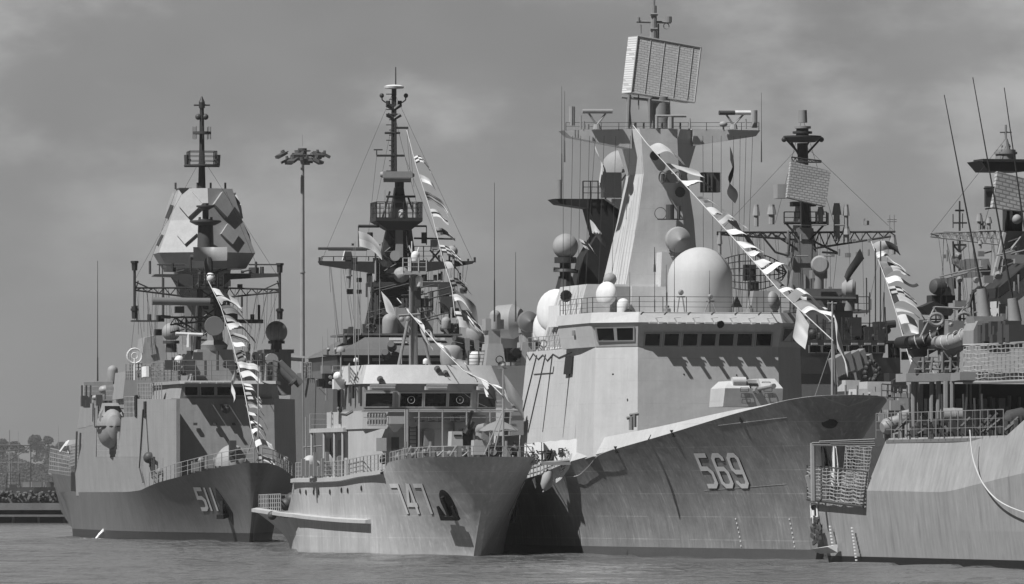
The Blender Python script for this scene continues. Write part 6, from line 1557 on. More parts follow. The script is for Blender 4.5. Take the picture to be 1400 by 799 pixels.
# curved mesh reflector left of the mast (dark lattice)
m = M(); RY = 40.
def rp_(u, v): a_ = e(985 + 96 * u, 372 + (v - .5) * 50 * math.sin(math.pi * min(1, .12 + .88 * u)) ** .6, RY); return V((a_.x, RY + 1.6 * (2 * u - 1) ** 2, a_.z))
for i in range(15): m.tube([rp_(i / 14, j / 6) for j in range(7)], .05, 4)
for j in range(6): m.tube([rp_(i / 14, j / 5) for i in range(15)], .06, 4)
mr = m.b('mesh_reflector', m_mast, E.root)
m = M(); E.pbox(m, 1018, 362, 1034, 384, RY + .6, .6); E.pcyl(m, (1030, 440), (1030, 385), RY + 1, .5, n=8); m.tube([e(1038, 318, RY), e(1060, 345, RY), e(1078, 350, RY), e(1080, 322, RY)], .1); m.b('reflector_mount', m_mast, mr)
# guidance drums and domes
def drum(px, py, r, y, d_, ped, mt_=m_dome):
    m = M(); c = e(px, py, y); r = r * E.k(y); m.lathe(c, [(r * .8, -r * .5), (r, -r * .25), (r, r * .45), (r * .6, r * .9)], 22, d_); o = m.b('guidance_drum', mt_, E.root)
    m = M(); m.cyl(V((c.x, y + .4, e(px, ped, y).z)), V((c.x, y + .4, c.z)), r * .55, n=12); m.box(c.x - r * .8, c.x + r * .9, y + .2, y + 1.4, c.z - r * 1.5, c.z - r * .6); m.b('drum_pedestal', m_grey, o)
drum(1121, 362, 12.5, 38, (.25, 1, 0), 395); drum(1163, 395, 13, 38, (-.9, .3, 0), 425)
m = M(); c = e(1058, 412, 34); m.sph(c, 14 * E.k(34), 20, 12, (.8, -.5, .2), .5); E.pbox(m, 1026, 398, 1058, 425, 34.5, 1.5, .3); E.pbox(m, 1022, 425, 1064, 440, 34, 2); m.b('dish_radome', m_dome, E.root)
m = M()
for px, y0, y1 in ((1197, 465, 340), (1208, 465, 400), (1211, 465, 420), (1185, 430, 380), (1189, 465, 400), (1204, 330, 465)): E.pcyl(m, (px, y0), (px + rng.uniform(-1, 1), y1), 36, .07, n=4)
for px, x2 in ((1034, 1030), (1040, 1042), (1132, 1128), (1160, 1165), (1010, 1012)): E.pcyl(m, (px, 320), (x2, 440), ey - .5, .02, n=4)
m.b('whip_aerial', m_drope, E.root)
m = M(); E.pcyl(m, (1095, 408), (1170, 409), 33, .18, n=8); E.pbox(m, 1134, 409, 1142, 424, 33, .8); m.b('navigation_radar', m_dgrey, E.root)

m = M(); rng = random.Random(103)
for i in range(26):
    x0 = rng.uniform(985, 1222); E.pcyl(m, (x0, 318), (x0 + (1100 - x0) * rng.uniform(-.05, .3), rng.uniform(390, 460)), ey - 1 + rng.random() * 2, .018, n=4)
for a, b_ in (((1097, 196), (985, 316)), ((1097, 196), (1222, 316)), ((1097, 160), (1060, 305)), ((1097, 160), (1140, 305))): E.pcyl(m, a, b_, ey + 1.5, .02, n=4)
m.b('rigging', m_drope, et)
m = M()
for i in range(34):
    px = rng.uniform(1060, 1190); py = rng.choice((308, 330, 350, 395, 424)); h = rng.uniform(.2, .6); c = e(px, py, ey + rng.uniform(-1.5, 0)); k = i % 3
    if k == 0: m.cyl(c, c + V((0, 0, h * 2.4)), .1, n=6)
    elif k == 1: m.box(c.x - h * .5, c.x + h * .5, c.y, c.y + h, c.z - h * .3, c.z + h * .6)
    else: m.cyl(c - V((h * 1.5, 0, 0)), c + V((h * 1.5, 0, 0)), .07, n=5)
m.b('mast_fitting', m_grey, et)
# ================================================================== stern of the nearest warship, right edge
K5 = Ship(18.83, 473, 15.4, 'warship', 'streaky grey warship seen from its net-hung stern at the right edge')
def d(px, py, y): return K5.P(px, py, y)
def dq(px, py, x=0): return K5.Q(px, py, x)
# hull: transom at y=0, side runs toward the camera
m = M()
_ya, _yb = dq(1374, 594).y, dq(1404, 559)
ztop = lambda y: 7.7 + max(0, min(1.6, (y - _ya) / (_yb.y - _ya))) ** 1.5 * (_yb.z - 7.7)
ys = [-9.6, -11.5, -14, -17, -20, -22, -23, -24, -25, -26, -27, -28, -29, -30, -31, -32, -34, -40, -60, -95]
_kp = sorted([(q_.y, q_.z) for q_ in (dq(1188, 671), dq(1240, 672), dq(1285, 673), dq(1340, 662), dq(1400, 647), dq(1440, 640))])
_kf = pchip([q_[0] for q_ in _kp], [q_[1] for q_ in _kp])
def zk(y): return _kf(y)
def col(y, zt_):
    k_ = min(zk(y), zt_ - .05); return [(.9, y, -1.5), (.5, y, 0), (.18, y, 2.2), (-.12, y, k_), (.26 * (zt_ - k_) - .12, y, zt_)]
aft = [0, -3, -6, -9.58]
za = lambda y: 3.95
g_ = []; rows = 5
def colA(y): return [(.9 + (.3 if y > -1 else 0), y, -1.5), (.5 + (.25 if y > -1 else 0), y, 0), (.18, y, 2.2), (.03, y, 3.2), (-.04, y, 3.95)]
allc = [colA(y) for y in aft]
for c_ in allc: g_ += c_
fs = []
for i in range(len(aft) - 1):
    for j in range(rows - 1): a = i * rows + j; fs.append((a, a + 1, a + rows + 1, a + rows))
o0 = len(g_); cc = [col(y, ztop(y)) for y in ys]
cc[0] = [(p_[0], -9.6 - (0 if p_[2] < 4 else (p_[2] - 3.95) * .5), p_[2]) for p_ in cc[0]]
for c_ in cc: g_ += c_
for i in range(len(ys) - 1):
    for j in range(rows - 1): a = o0 + i * rows + j; fs.append((a, a + 1, a + rows + 1, a + rows))
m.add(g_, fs)
mx = 12.8       # mirror for the far side
m.add([(2 * 6.4 - p_[0], p_[1], p_[2]) for p_ in g_], [f_[::-1] for f_ in fs])
n0 = len(allc[0]); m.add(allc[0] + [(12.8 - p_[0], p_[1], p_[2]) for p_ in allc[0]][::-1], [tuple(range(2 * n0))])
st = cc[0]; lo = allc[-1]
m.add([lo[-1], (12.8 - lo[-1][0], lo[-1][1], lo[-1][2]), (12.8 - st[-1][0], st[-1][1], st[-1][2]), st[-1]], [(0, 1, 2, 3)])
m.add([lo[0], lo[1], lo[2], lo[3], lo[4], st[4], st[3], st[2], st[1], st[0]], [tuple(range(10))])
m.b('hull', m_hD, K5.root, flat=True)
m = M(); m.box(-.02, 12.8, -9.6, -.1, 3.8, 3.93); m.box(.6, 12.2, -60, -11.6, 7.4, 7.6); m.b('weather_deck', m_deck, K5.root)
m = M(); a = dq(1112, 699); pts = [dq(1111, 708), dq(1119, 707), dq(1118, 688), dq(1110, 690)]
m.ext([p_ + V((-.02, 0, 0)) for p_ in pts], (.3, 0, 0)); m.b('stern_port', m_black, K5.root)
m = M(); c = [p_ + V((-.06, 0, 0)) for p_ in pts]; m.tube(c + c[:1], .07, 5); m.cyl(dq(1115, 716) + V((-.1, 0, 0)), dq(1114, 698) + V((-.1, 0, 0)), .09); m.b('port_frame', m_white, K5.root)
m = M(); rng = random.Random(17)
for i in range(14):
    p_ = dq(1113 + rng.uniform(0, 9), 709 + i * 2.5) + V((-.12, 0, 0)); m.ob(p_, (.05, 0, 0), (0, .35, rng.uniform(-.1, .1)), (0, rng.uniform(-.1, .1), .12))
m.tube([dq(1114, 710) + V((-.1, 0, 0)), dq(1117, 722) + V((-.1, 0, 0)), dq(1121, 744) + V((-.1, 0, 0)), dq(1122, 738) + V((-.1, 0, 0)), dq(1119, 712) + V((-.1, 0, 0))], .06); m.b('stern_chain', m_dgrey, K5.root)
m = M(); p_ = dq(1119, 752); q_ = dq(1143, 749); m.add([p_ + V((.1, 0, -.25)), q_ + V((.1, 0, -.3)), q_ + V((-.45, .3, .05)), p_ + V((-.5, 0, .05)), p_ + V((.1, 0, .15)), q_ + V((.1, 0, .2))], [(0, 1, 2, 3), (3, 2, 5, 4), (0, 3, 4), (1, 5, 2)]); m.b('fin_guard', m_pale2, K5.root)
m = M()
for px, y0 in ((1136, 720), (1166, 722)):
    for i in range(11 if px > 1150 else 7): p_ = dq(px + i * .6, y0 + i * 4.4) + V((-.06, 0, 0)); m.ob(p_, (.03, 0, 0), (0, .14, 0), (0, 0, .045))
m.b('draught_mark', m_white, K5.root)
# stern nets
def net(m, p00, p10, p11, p01, nx, ny, r, sag=.0, rng=random.Random(1)):
    gp = [[p00.lerp(p10, i / nx).lerp(p01.lerp(p11, i / nx), j / ny) + V((0, rng.uniform(-.05, .05), rng.uniform(-.04, .04) - sag * math.sin(math.pi * (i % 3) / 3))) for j in range(ny + 1)] for i in range(nx + 1)]
    for i in range(nx + 1):
        for j in range(ny): m.cyl(gp[i][j], gp[i][j + 1], r, n=4)
    for j in range(ny + 1):
        for i in range(nx): m.cyl(gp[i][j], gp[i + 1][j], r * 1.2, n=4)
m = M(); P00, P10, P11, P01 = dq(1104, 683, -.35), dq(1180, 693, -.2), dq(1186, 645, -.2), dq(1103, 636, -.35)
net(m, P00, P10, P11, P01, 15, 10, .03, .07); m.b('stern_net', m_net, K5.root)
m = M(); net(m, dq(1150, 690, .6), dq(1183, 692, .6), dq(1192, 612, .6), dq(1156, 610, .6), 9, 18, .026); m.b('camouflage_net', m_net, K5.root)
m = M(); m.cyl(P00, P10, .09, n=6)
for t in (0, .5, 1): m.cyl(P00.lerp(P10, t), P01.lerp(P11, t), .05, n=5)
m.cyl(P01, P11, .05, n=5); m.b('net_frame', m_dgrey, K5.root)
m = M()
for px, y0, y1 in ((1166, 690, 612), (1172, 690, 613), (1184, 690, 612), (1160, 690, 612)): K5.pcyl(m, (px, y0), (px - 3, y1), -4, .05)
for x0, x1, y0, y1 in ((1110, 1195, 606, 604), (1112, 1196, 609, 610), (1120, 1196, 604, 601), (1135, 1196, 607, 607)): K5.pcyl(m, (x0, y0), (x1, y1), -3.5, .055)
K5.pcyl(m, (1112, 685), (1111, 606), -2, .16); K5.pcyl(m, (1110, 672), (1104, 650), -.5, .18); m.b('awning_frame', m_metal, K5.root)
m = M()
def cloth(m, top, bot, w0, w1, y, mi):
    m.cur = mi; n = 7; g2 = []
    for j in range(n):
        t = j / (n - 1); c = d(*top, y).lerp(d(*bot, y), t); w_ = w0 + (w1 - w0) * t
        for i in range(6): u = i / 5 - .5; g2.append(c + V((u * w_, .12 * math.sin(i * 2.2 + j * .3), 0)))
    m.add(g2, [(j * 6 + i, j * 6 + i + 1, j * 6 + i + 7, j * 6 + i + 6) for j in range(n - 1) for i in range(5)])
def hung(nm, lab, top, bot, w0, w1, mt, y=-2.5):
    m = M(); cloth(m, top, bot, w0, w1, y, 0); o = m.b(nm, mt); 
    o.location = (K5.X0, K5.Y0, 0); o.rotation_euler = (0, 0, K5.th); tag(o, lab, 'cloth', 'cloths hung to dry at the stern')
hung('hanging_cloth', 'black cloth hanging behind the stern net, leftmost of the dark and white pair', (1125, 609), (1131, 640), .25, .62, m_cloth)
hung('hanging_cloth', 'white cloth hanging behind the stern net beside the black one', (1140, 609), (1143, 664), .2, .55, m_fw)
hung('hanging_cloth', 'dark cloth hanging at the right end of the stern net, against the hull', (1166, 622), (1164, 650), .2, .6, m_cloth2, -4)
# cluttered upper deck: rails, posts, lockers
m = M(); pts = [dq(px, 597, .45) for px in (1198, 1240, 1290, 1330, 1372)]
for p_ in pts: p_.z = 7.7
m.rail(pts, 1.5, 3, 1.3, .03); m.b('deck_railing', m_grey, K5.root)
m = M(); rng = random.Random(21)
for i in range(64):
    px = rng.uniform(1200, 1400); y = -11.5 - rng.uniform(0, 5) - max(0, (px - 1215)) * .12; c = d(px, 597, y); c.x = max(c.x, .75 + rng.random()); h = rng.uniform(.4, 1.9); k = i % 4; z = 7.6
    if k == 0: m.box(c.x - .3, c.x + .3, y, y + .6, z, z + h * .7)
    elif k == 1: m.cyl((c.x, y, z), (c.x + rng.uniform(-.3, .3), y, z + h * 1.4), .07, n=6)
    elif k == 2: m.cyl((c.x, y, z), (c.x, y, z + h * .6), .2, n=8)
    else: m.cyl((c.x - .4, y, z + h * .3), (c.x + .4, y, z + h * .8), .09, n=6)
m.b('deck_gear', m_dgrey, K5.root)
m = M(); rng = random.Random(22)
for i in range(26):
    px = rng.uniform(1262, 1400); y = -13.1 - rng.uniform(0, 1.2); c = d(px, 560, y); w_ = rng.uniform(.06, .3)
    m.box(c.x - w_, c.x + w_, y, y + .5, 7.6, 7.6 + rng.uniform(.8, 2.6))
m.b('bulkhead_locker', m_grey, K5.root)
m = M(); rng = random.Random(91)
for i in range(46):
    px = rng.uniform(1203, 1400); y = -11.9 - rng.uniform(0, 2.4); c = d(px, 597, y); c.x = max(c.x, .8 + rng.random() * 1.5); h = rng.uniform(.5, 2.9); k = i % 5
    if k < 2: m.cyl((c.x, y, 7.6), (c.x + rng.uniform(-.15, .15), y, 7.6 + h), rng.uniform(.04, .12), n=6)
    elif k == 2: m.lathe((c.x, y, 7.6 + h * .4), [(.1, -.3), (.22, -.2), (.22, .2), (.1, .3)], 10, (rng.uniform(-1, 1), .3, rng.uniform(-.4, 1)))
    elif k == 3: m.box(c.x - .2, c.x + .25, y, y + .3, 7.6, 7.6 + h * .45)
    else: ring(m, (c.x, y, 7.8 + h * .5), .25, .05, (0, 1, .2))
m.b('deck_fitting', m_D, K5.root)
m = M(); y = -13; m.box(d(1262, 560, y).x, d(1480, 560, y).x, y, -10.4, 7.6, d(1300, 525, y).z); hs = m.b('deckhouse', m_dgrey, K5.root)
m = M()
for px in (1322, 1327, 1340): K5.pcyl(m, (px, 597), (px, 522), -14.6, .07)
K5.pbox(m, 1323, 560, 1338, 594, -14.7, .3); K5.pbox(m, 1345, 558, 1353, 592, -14.7, .3); m.b('door_panel', m_D, hs)
# boat platform on posts
m = M(); y = -14.5
a0, a1 = d(1239, 516, y), d(1294, 516, y); zz0, zz1 = d(1260, 522, y).z, d(1260, 511, y).z
b0, b1 = d(1316, 516, -21.5), d(1400, 516, -27)
m.pr([(a0.x, y), (a1.x, y - .6), (b0.x, -21), (b0.x + 9, -21), (b0.x + 9, y + 2), (a0.x, y + 2)], zz0, [(a0.x, y), (a1.x, y - .6), (b0.x, -21), (b0.x + 9, -21), (b0.x + 9, y + 2), (a0.x, y + 2)], zz1)
bp = m.b('boat_platform', m_D, K5.root)
m = M()
for px, yy, r in ((1249, -14, .16), (1254, -14, .1), (1274, -14.4, .16), (1283, -15, .16), (1294, -15.5, .2), (1302, -16, .14)): K5.pcyl(m, (px, 596), (px, 521), yy, r, n=8)
m.b('platform_post', m_grey, bp)
m = M()
for px in (1251, 1262, 1291, 1301): m.ext([d(px, 510, y - .2), d(px + 5, 510, y - .2), d(px + 12, 489, y - .2), d(px + 8, 488, y - .2)], (0, 1.4, 0))
m.b('boat_chock', m_dgrey, bp)
m = M(); m.rail([d(1269, 510, y), d(1283, 510, y)], 1.4, 3, .6, .05); m.b('ladder_railing', m_grey, bp)
# two boats (things)
def rhib(nm, lab, p0, p1, r, mt, mt2):
    t = empty(nm, lab, 'boat', K5.w(p0.lerp(p1, .5)), K5.th); c = p0.lerp(p1, .5); a, b_ = p0 - c, p1 - c
    m = M(); dirv = (b_ - a); n = 16
    for s_ in (0, 1.9):
        pts = [a.lerp(b_, i / n) + V((0, s_ + .0, .28 * (abs(i / n - .5) * 2) ** 2.)) for i in range(n + 1)]
        for i in range(n):
            rr = r * (.75 if i in (0,) else 1); m.cyl(pts[i], pts[i + 1], r * (.8 if i == 0 else 1), r * (.8 if i == n - 1 else 1), 16)
    m.cyl(a + V((0, 0, .28)), a + V((0, 1.9, .28)), r * .85, n=14); m.b('buoyancy_tube', mt, t)
    m = M(); m.ext([a + V((.2, .4, -.2)), b_ + V((-.1, .4, -.2)), b_ + V((-.4, .9, -.95)), a + V((.8, .9, -.85))], (0, .6, 0)); m.b('hull', mt2, t)
    m = M(); mm_ = a.lerp(b_, .55); m.box(mm_.x - .5, mm_.x + .5, .5, 1.4, mm_.z, mm_.z + 1.1); m.b('console', mt2, t)
    m = M()
    for k in range(1, 6): p_ = a.lerp(b_, k / 6); ring(m, p_ + V((0, 0, .1)), r * 1.04, .03, dirv, 14)
    m.b('lashing', m_rope, t); return t
rhib('rescue_boat', 'dark inflatable boat with black tubes stowed on the boat platform', d(1243, 474, -13.5), d(1306, 452, -15), .38, m_rubber, m_dgrey)
rhib('rescue_boat', 'light grey inflatable boat stowed in front of the dark one', d(1284, 474, -15), d(1335, 455, -17.5), .42, m_D, m_grey)
# davit frame with lifebuoys
m = M()
for a, b_ in (((1258, 462), (1278, 420)), ((1300, 462), (1276, 420)), ((1296, 455), (1318, 420)), ((1342, 450), (1316, 420)), ((1275, 462), (1300, 450)), ((1262, 440), (1300, 438)), ((1278, 420), (1316, 422))): K5.pcyl(m, a, b_, -14.5, .055)
m.b('davit_frame', m_metal, bp)
for px, py, lab in ((1280, 437, 'lifebuoy ring on the davit frame, above the dark inflatable boat'), (1318, 436, 'lifebuoy ring on the davit frame, above the light inflatable boat')):
    c = d(px, py, -15); m = M(); n = 24
    pts = [V((.43 * math.cos(i * 2 * math.pi / n), 0, .34 * math.sin(i * 2 * math.pi / n))) for i in range(n + 1)]; m.tube(pts, .1, 8); o = m.b('lifebuoy', m_D); o.location = K5.w(c); o.rotation_euler = (0, 0, K5.th); tag(o, lab, 'lifebuoy', 'lifebuoys on the davit frame')
    m = M(); m.cyl((-.4, .05, 0), (.4, .05, 0), .045); m.cyl((0, .05, -.3), (0, .05, .3), .045); m.b('bracket', m_dgrey, o)
# rigid net screens
m = M(); net(m, d(1317, 522, -20.5), d(1352, 522, -21.5), d(1350, 472, -21.5), d(1318, 473, -20.5), 7, 9, .03, .05); net(m, d(1352, 522, -21.6), d(1404, 520, -27), d(1404, 469, -27), d(1352, 472, -21.6), 9, 9, .03)
m.b('screen_net', m_net, K5.root)
m = M(); m.tube([d(1317, 523, -20.5), d(1352, 523, -21.5), d(1404, 521, -27)], .1, 6); m.tube([d(1317, 472, -20.5), d(1352, 471, -21.5), d(1404, 468, -27)], .06, 5); m.b('screen_frame', m_D, K5.root)
# raft canister and covered gear
rc = empty('life_raft', 'pale barrel-shaped life raft canister on a cradle by the rail', 'life raft', K5.w(V((d(1303, 569, -19).x, -19, d(1303, 569, -19).z))), K5.th)
m = M(); m.lathe((-.78, 0, 0), [(.3, 0), (.47, .08), (.48, .75), (.5, .76), (.5, .82), (.48, .83), (.47, 1.5), (.3, 1.58)], 20, (1, 0, 0)); m.b('canister', m_D, rc)
m = M()
for x in (-.45, .45): m.pr([(x - .15, -.3), (x + .15, -.3), (x + .15, .3), (x - .15, .3)], -1.35, [(x - .12, -.25), (x + .12, -.25), (x + .12, .25), (x - .12, .25)], -.4)
m.b('cradle', m_grey, rc)
m = M(); c = d(1392, 568, -24); m.lathe(c + V((-.9, 0, -.3)), [(.2, 0), (.55, .3), (.6, 1.2), (.4, 1.9)], 14, (1, 0, .15)); m.b('covered_winch', m_dgrey, K5.root)
m = M()
for (px, py, r, dr) in ((1213, 585, .5, (1, .2, .25)), (1228, 580, .35, (1, 0, .3)), (1240, 570, .3, (1, 0, .2))): m.lathe(V((max(.9, d(px, py, -11.8).x), -11.8, d(px, py, -11.8).z)) + V((-.6, 0, 0)), [(r * .6, 0), (r, .3), (r, 1.1), (r * .5, 1.5)], 12, dr)
m.b('covered_gear', m_D, K5.root)
# crane house, whip aerials on conical bases
m = M(); y = -19
m.pr([(d(1331, 470, y).x, y), (d(1353, 470, y).x, y), (d(1353, 470, y).x, y + 2), (d(1331, 470, y).x, y + 2)], d(1340, 472, y).z, [(d(1331, 470, y).x, y), (d(1353, 470, y).x, y), (d(1353, 470, y).x, y + 2), (d(1331, 470, y).x, y + 2)], d(1340, 452, y).z)
m.pr([(d(1331, 470, y).x, y), (d(1353, 470, y).x, y), (d(1353, 470, y).x, y + 2), (d(1331, 470, y).x, y + 2)], d(1340, 452, y).z + .002, [(d(1337, 470, y).x, y), (d(1345, 470, y).x, y), (d(1345, 470, y).x, y + 2), (d(1337, 470, y).x, y + 2)], d(1340, 439, y).z)
m.b('crane_house', m_D, K5.root)
m = M(); rng = random.Random(6)
for i in range(22):
    px = rng.uniform(1352, 1400); y = -20 - (px - 1352) * .12; c = d(px, rng.uniform(450, 472), y); h = rng.uniform(.15, .6); m.box(c.x - h, c.x + h, y, y + h, c.z - h, c.z + h)
m.b('machinery', m_dgrey, K5.root)
for px, yb, yt, x2, y2, ya, py2 in ((1346, 433, 395, 1291, 130, -18, 430), (1388, 440, 408, 1330, 106, -20, 440), (1418, 440, 408, 1373, 120, -22, 440)):
    m = M(); K5.pcyl(m, (px, yb), (px - 4, yt), ya, .42, .3, 14); a = d(px, yb, ya); m.pr([(a.x - .7, ya - .6), (a.x + 1.0, ya - .6), (a.x + 1.0, ya + .9), (a.x - .7, ya + .9)], a.z - .9, [(a.x - .9, ya - .6), (a.x + 1.0, ya - .6), (a.x + 1.0, ya + .9), (a.x - .9, ya + .9)], a.z); o = m.b('aerial_base', m_D, K5.root)
    m = M(); K5.whip(m, px - 4, yt, y2, ya, .075, x2); a_, b2 = d(px - 4, yt, ya), d(x2, y2, ya); m.cyl(a_, a_.lerp(b2, .5), .06, .045, 6); m.cyl(a_.lerp(b2, .5), b2, .045, .025, 6); m.b('whip_aerial', m_mast, o)
# dark director with its round face to the left
m = M(); c = d(1292, 392, -8); sc5 = K5.k(-8); m.lathe(c + V((-20 * sc5, -.4, 0)), [(.2, -.12), (.42, .0), (.5, .2), (.5, .6)], 22, (1, .35, -.08)); dc = m.b('director_radar', m_dgrey, K5.root)
m = M(); K5.pbox(m, 1284, 380, 1305, 404, -8.2, 1.0, .05); c = d(1292, 391, -8.25); ring(m, c, .17, .05, (0, 1, 0)); m.lathe(c, [(.1, -.04), (.1, .04)], 10, (0, 1, 0)); m.b('director_body', m_grey, dc)
m = M(); K5.pbox(m, 1274, 404, 1306, 414, -8, 1.0); K5.pcyl(m, (1290, 470), (1290, 412), -7.5, .3, n=10); m.ext([d(*q_, -9) for q_ in ((1260, 420), (1278, 412), (1306, 424), (1300, 432), (1268, 430))], (0, 1.0, 0)); m.b('director_platform', m_mast, dc)
# flat plates and light pole mast
m = M(); m.ext([d(*q_, -9) for q_ in ((1303, 358), (1322, 354), (1352, 354), (1356, 370), (1318, 371))], (0, .5, 0)); m.ext([d(*q_, -9) for q_ in ((1310, 372), (1356, 371), (1355, 378), (1312, 380))], (0, 1.5, 0)); K5.pbox(m, 1341, 356, 1350, 368, -9.4, .5); K5.pbox(m, 1301, 354, 1311, 361, -9, .3); m.b('side_sponson', m_D, K5.root)
m = M(); K5.pcyl(m, (1312, 440), (1312, 275), -8, .1, .05, 6); K5.pcyl(m, (1304, 335), (1321, 335), -8, .06); K5.pcyl(m, (1304, 305), (1322, 305), -8, .05); K5.pcyl(m, (1306, 288), (1318, 288), -8, .06); K5.pcyl(m, (1303, 312), (1303, 293), -8, .03); K5.pcyl(m, (1316, 312), (1316, 292), -8, .03); K5.pcyl(m, (1304, 336), (1312, 345), -8, .06); K5.pcyl(m, (1321, 336), (1312, 345), -8, .06); K5.pcyl(m, (1306, 395), (1303, 330), -8, .06); K5.pcyl(m, (1308, 360), (1308, 350), -8.2, .3, n=8)
m.b('signal_pole', m_mast, K5.root)
# main mast of the stern ship
MYD = -12.; kD = K5.k(MYD)
m = M()
def mf(x0, x1, py, dd=2.5): A_, B_ = d(x0, py, MYD), d(x1, py, MYD); return [(A_.x, MYD, A_.z), (B_.x, MYD, A_.z), (B_.x, MYD + dd, A_.z), (A_.x, MYD + dd, A_.z)]
m.pr(mf(1366, 1430, 440), 0, mf(1368, 1418, 400), 0); m.pr(mf(1368, 1418, 400), 0, mf(1376, 1412, 316, 1.8), 0)
mt_ = m.b('main_mast', m_D, K5.root)
m = M(); m.cyl(d(1354, 402, MYD - .2), d(1374, 318, MYD - .2), .16, n=6); m.cyl(d(1350, 440, MYD - .2), d(1356, 395, MYD - .2), .22, n=6); m.cyl(d(1376, 350, MYD - .2), d(1400, 318, MYD - .2), .09)
for i in range(7): m.cyl(d(1362 + i * 2, 398 - i * 11, MYD - .25), d(1380 + i * 2, 392 - i * 11, MYD - .25), .035, n=4)
m.b('mast_leg', m_metal, mt_)
m = M(); m.truss(d(1374, 316, MYD), d(1272, 319, MYD), V((0, 0, -20 * kD)), 11, .045); m.truss(d(1374, 316, MYD + 1), d(1275, 319, MYD + 1), V((0, 0, -20 * kD)), 11, .045); m.truss(d(1374, 316, MYD + .5), d(1290, 317, MYD + .5), V((0, 0, -12 * kD)), 14, .03)
m.cyl(d(1272, 319, MYD), d(1283, 322, MYD), .07); m.b('lattice_yard', m_metal, mt_)
m = M()
for px, y0, y1, r in ((1339, 314, 292, .13), (1345, 314, 303, .1), (1352, 314, 297, .12), (1340, 340, 328, .1), (1391, 346, 330, .1)): K5.pcyl(m, (px, y0), (px, y1), MYD, r, n=8); K5.pcyl(m, (px, (y0 + y1) / 2), (px, y1 + 2), MYD, r * 1.7, r * 1.2, 10)
c = d(1390, 300, MYD - .5); m.sph(c, .3, 16, 10); K5.pcyl(m, (1389, 356), (1389, 344), MYD - .4, .22, n=10)
m.b('aerial_pot', m_dome, mt_)
m = M(); K5.pcyl(m, (1384, 318), (1383, 280), MYD + .5, .16, n=8); K5.pcyl(m, (1376, 318), (1376, 280), MYD + .5, .1, n=8); K5.pbox(m, 1378, 286, 1398, 318, MYD + .6, 1.0); m.b('radar_pedestal', m_mast, mt_)
m = M(); f = [d(1357, 284, MYD - .8), d(1412, 290, MYD - .8), d(1414, 246, MYD - .8), d(1366, 234, MYD - .8)]
f = [f[0], f[1] + V((0, .3, 0)), f[2] + V((0, .6, 0)), f[3] + V((0, .3, 0))]; n_ = (f[1] - f[0]).cross(f[3] - f[0]).normalized(); n_ = n_ if n_.y > 0 else -n_
bk = [p_ + n_ * .35 for p_ in f]; m.add(f + bk, [(0, 1, 2, 3), (7, 6, 5, 4), (0, 3, 7, 4), (1, 5, 6, 2), (3, 2, 6, 7), (0, 4, 5, 1)]); pr = m.b('plate_radar', m_radar2, K5.root, flat=True); uvplane(pr, f)
m = M(); K5.pbox(m, 1348, 255, 1359, 283, MYD - .4, .3); K5.pcyl(m, (1345, 258), (1360, 256), MYD - .5, .05); K5.pcyl(m, (1347, 286), (1360, 284), MYD - .5, .05); m.b('feed_panel', m_mast, pr)
m = M(); c = d(1376, 224, MYD + .4); m.pr(mf(1352, 1402, 234), 0, mf(1340, 1406, 220), 0); K5.pbox(m, 1344, 218, 1402, 221, MYD - .2, 1.8)
m.b('mast_top_platform', m_mast, mt_)
m = M(); K5.pcyl(m, (1375, 220), (1375, 205), MYD + .5, .62, .6, 12); K5.pcyl(m, (1375, 211), (1375, 208), MYD + .5, .7, n=12); K5.pcyl(m, (1375, 205), (1375, 190), MYD + .5, .3, .12, 10); K5.pcyl(m, (1375, 192), (1375, 171), MYD + .5, .07); K5.pcyl(m, (1367, 181), (1383, 181), MYD + .5, .05); K5.pcyl(m, (1369, 200), (1381, 200), MYD + .5, .12)
m.b('top_drum', m_grey, mt_)
m = M(); m.ext([d(*q_, -16) for q_ in ((1365, 445), (1366, 408), (1404, 378), (1406, 445))], (0, 3, 0)); fn = m.b('funnel', m_pale, K5.root)
m = M(); m.ext([d(*q_, -16.2) for q_ in ((1365, 408), (1365, 394), (1406, 360), (1406, 376))], (0, 3, 0)); K5.pbox(m, 1367, 416, 1375, 446, -16.4, .2); m.b('funnel_cap', m_mast, fn)
m = M()
for i in range(6): K5.pcyl(m, (1330 + i * 3.3, 455), (1326 + i * 3.8 + random.uniform(-3, 3), 395 + random.uniform(0, 20)), -14.5, .05)
m.tube([d(1325, 420, -14.5), d(1330, 400, -14.5), d(1338, 393, -14.5), d(1347, 394, -14.5)], .1); m.tube([d(1345, 455, -14.5), d(1348, 430, -14.5), d(1340, 405, -14.5)], .08); m.b('davit_rigging', m_mast, K5.root)

m = M(); rng = random.Random(104)
for i in range(20):
    x0 = rng.uniform(1276, 1372); K5.pcyl(m, (x0, 322), (x0 + rng.uniform(-6, 26), rng.uniform(400, 440)), -8 - rng.random() * 4, .012, n=4)
for a, b_ in (((1375, 190), (1274, 318)), ((1375, 200), (1345, 310)), ((1345, 400), (1310, 450)), ((1355, 380), (1300, 440))): K5.pcyl(m, a, b_, -12, .015, n=4)
m.b('rigging', m_drope, mt_)
m = M()
for i in range(44):
    px = rng.uniform(1292, 1400); py = rng.choice((352, 378, 400, 425, 440, 455)) + rng.uniform(-6, 6); h = rng.uniform(.12, .4); c = d(px, py, -9 - rng.random() * 8 - max(0, px - 1340) * .08); k = i % 4
    if k == 0: m.cyl(c, c + V((0, 0, h * 3)), .06, n=6)
    elif k == 1: m.box(c.x - h, c.x + h, c.y, c.y + h, c.z - h * .6, c.z + h)
    elif k == 2: m.cyl(c - V((h * 2, 0, 0)), c + V((h * 2, 0, h)), .05, n=5)
    else: m.lathe(c, [(h * .5, -h * .5), (h * .7, 0), (h * .5, h * .5)], 10, (rng.random() - .5, 1, rng.random()))
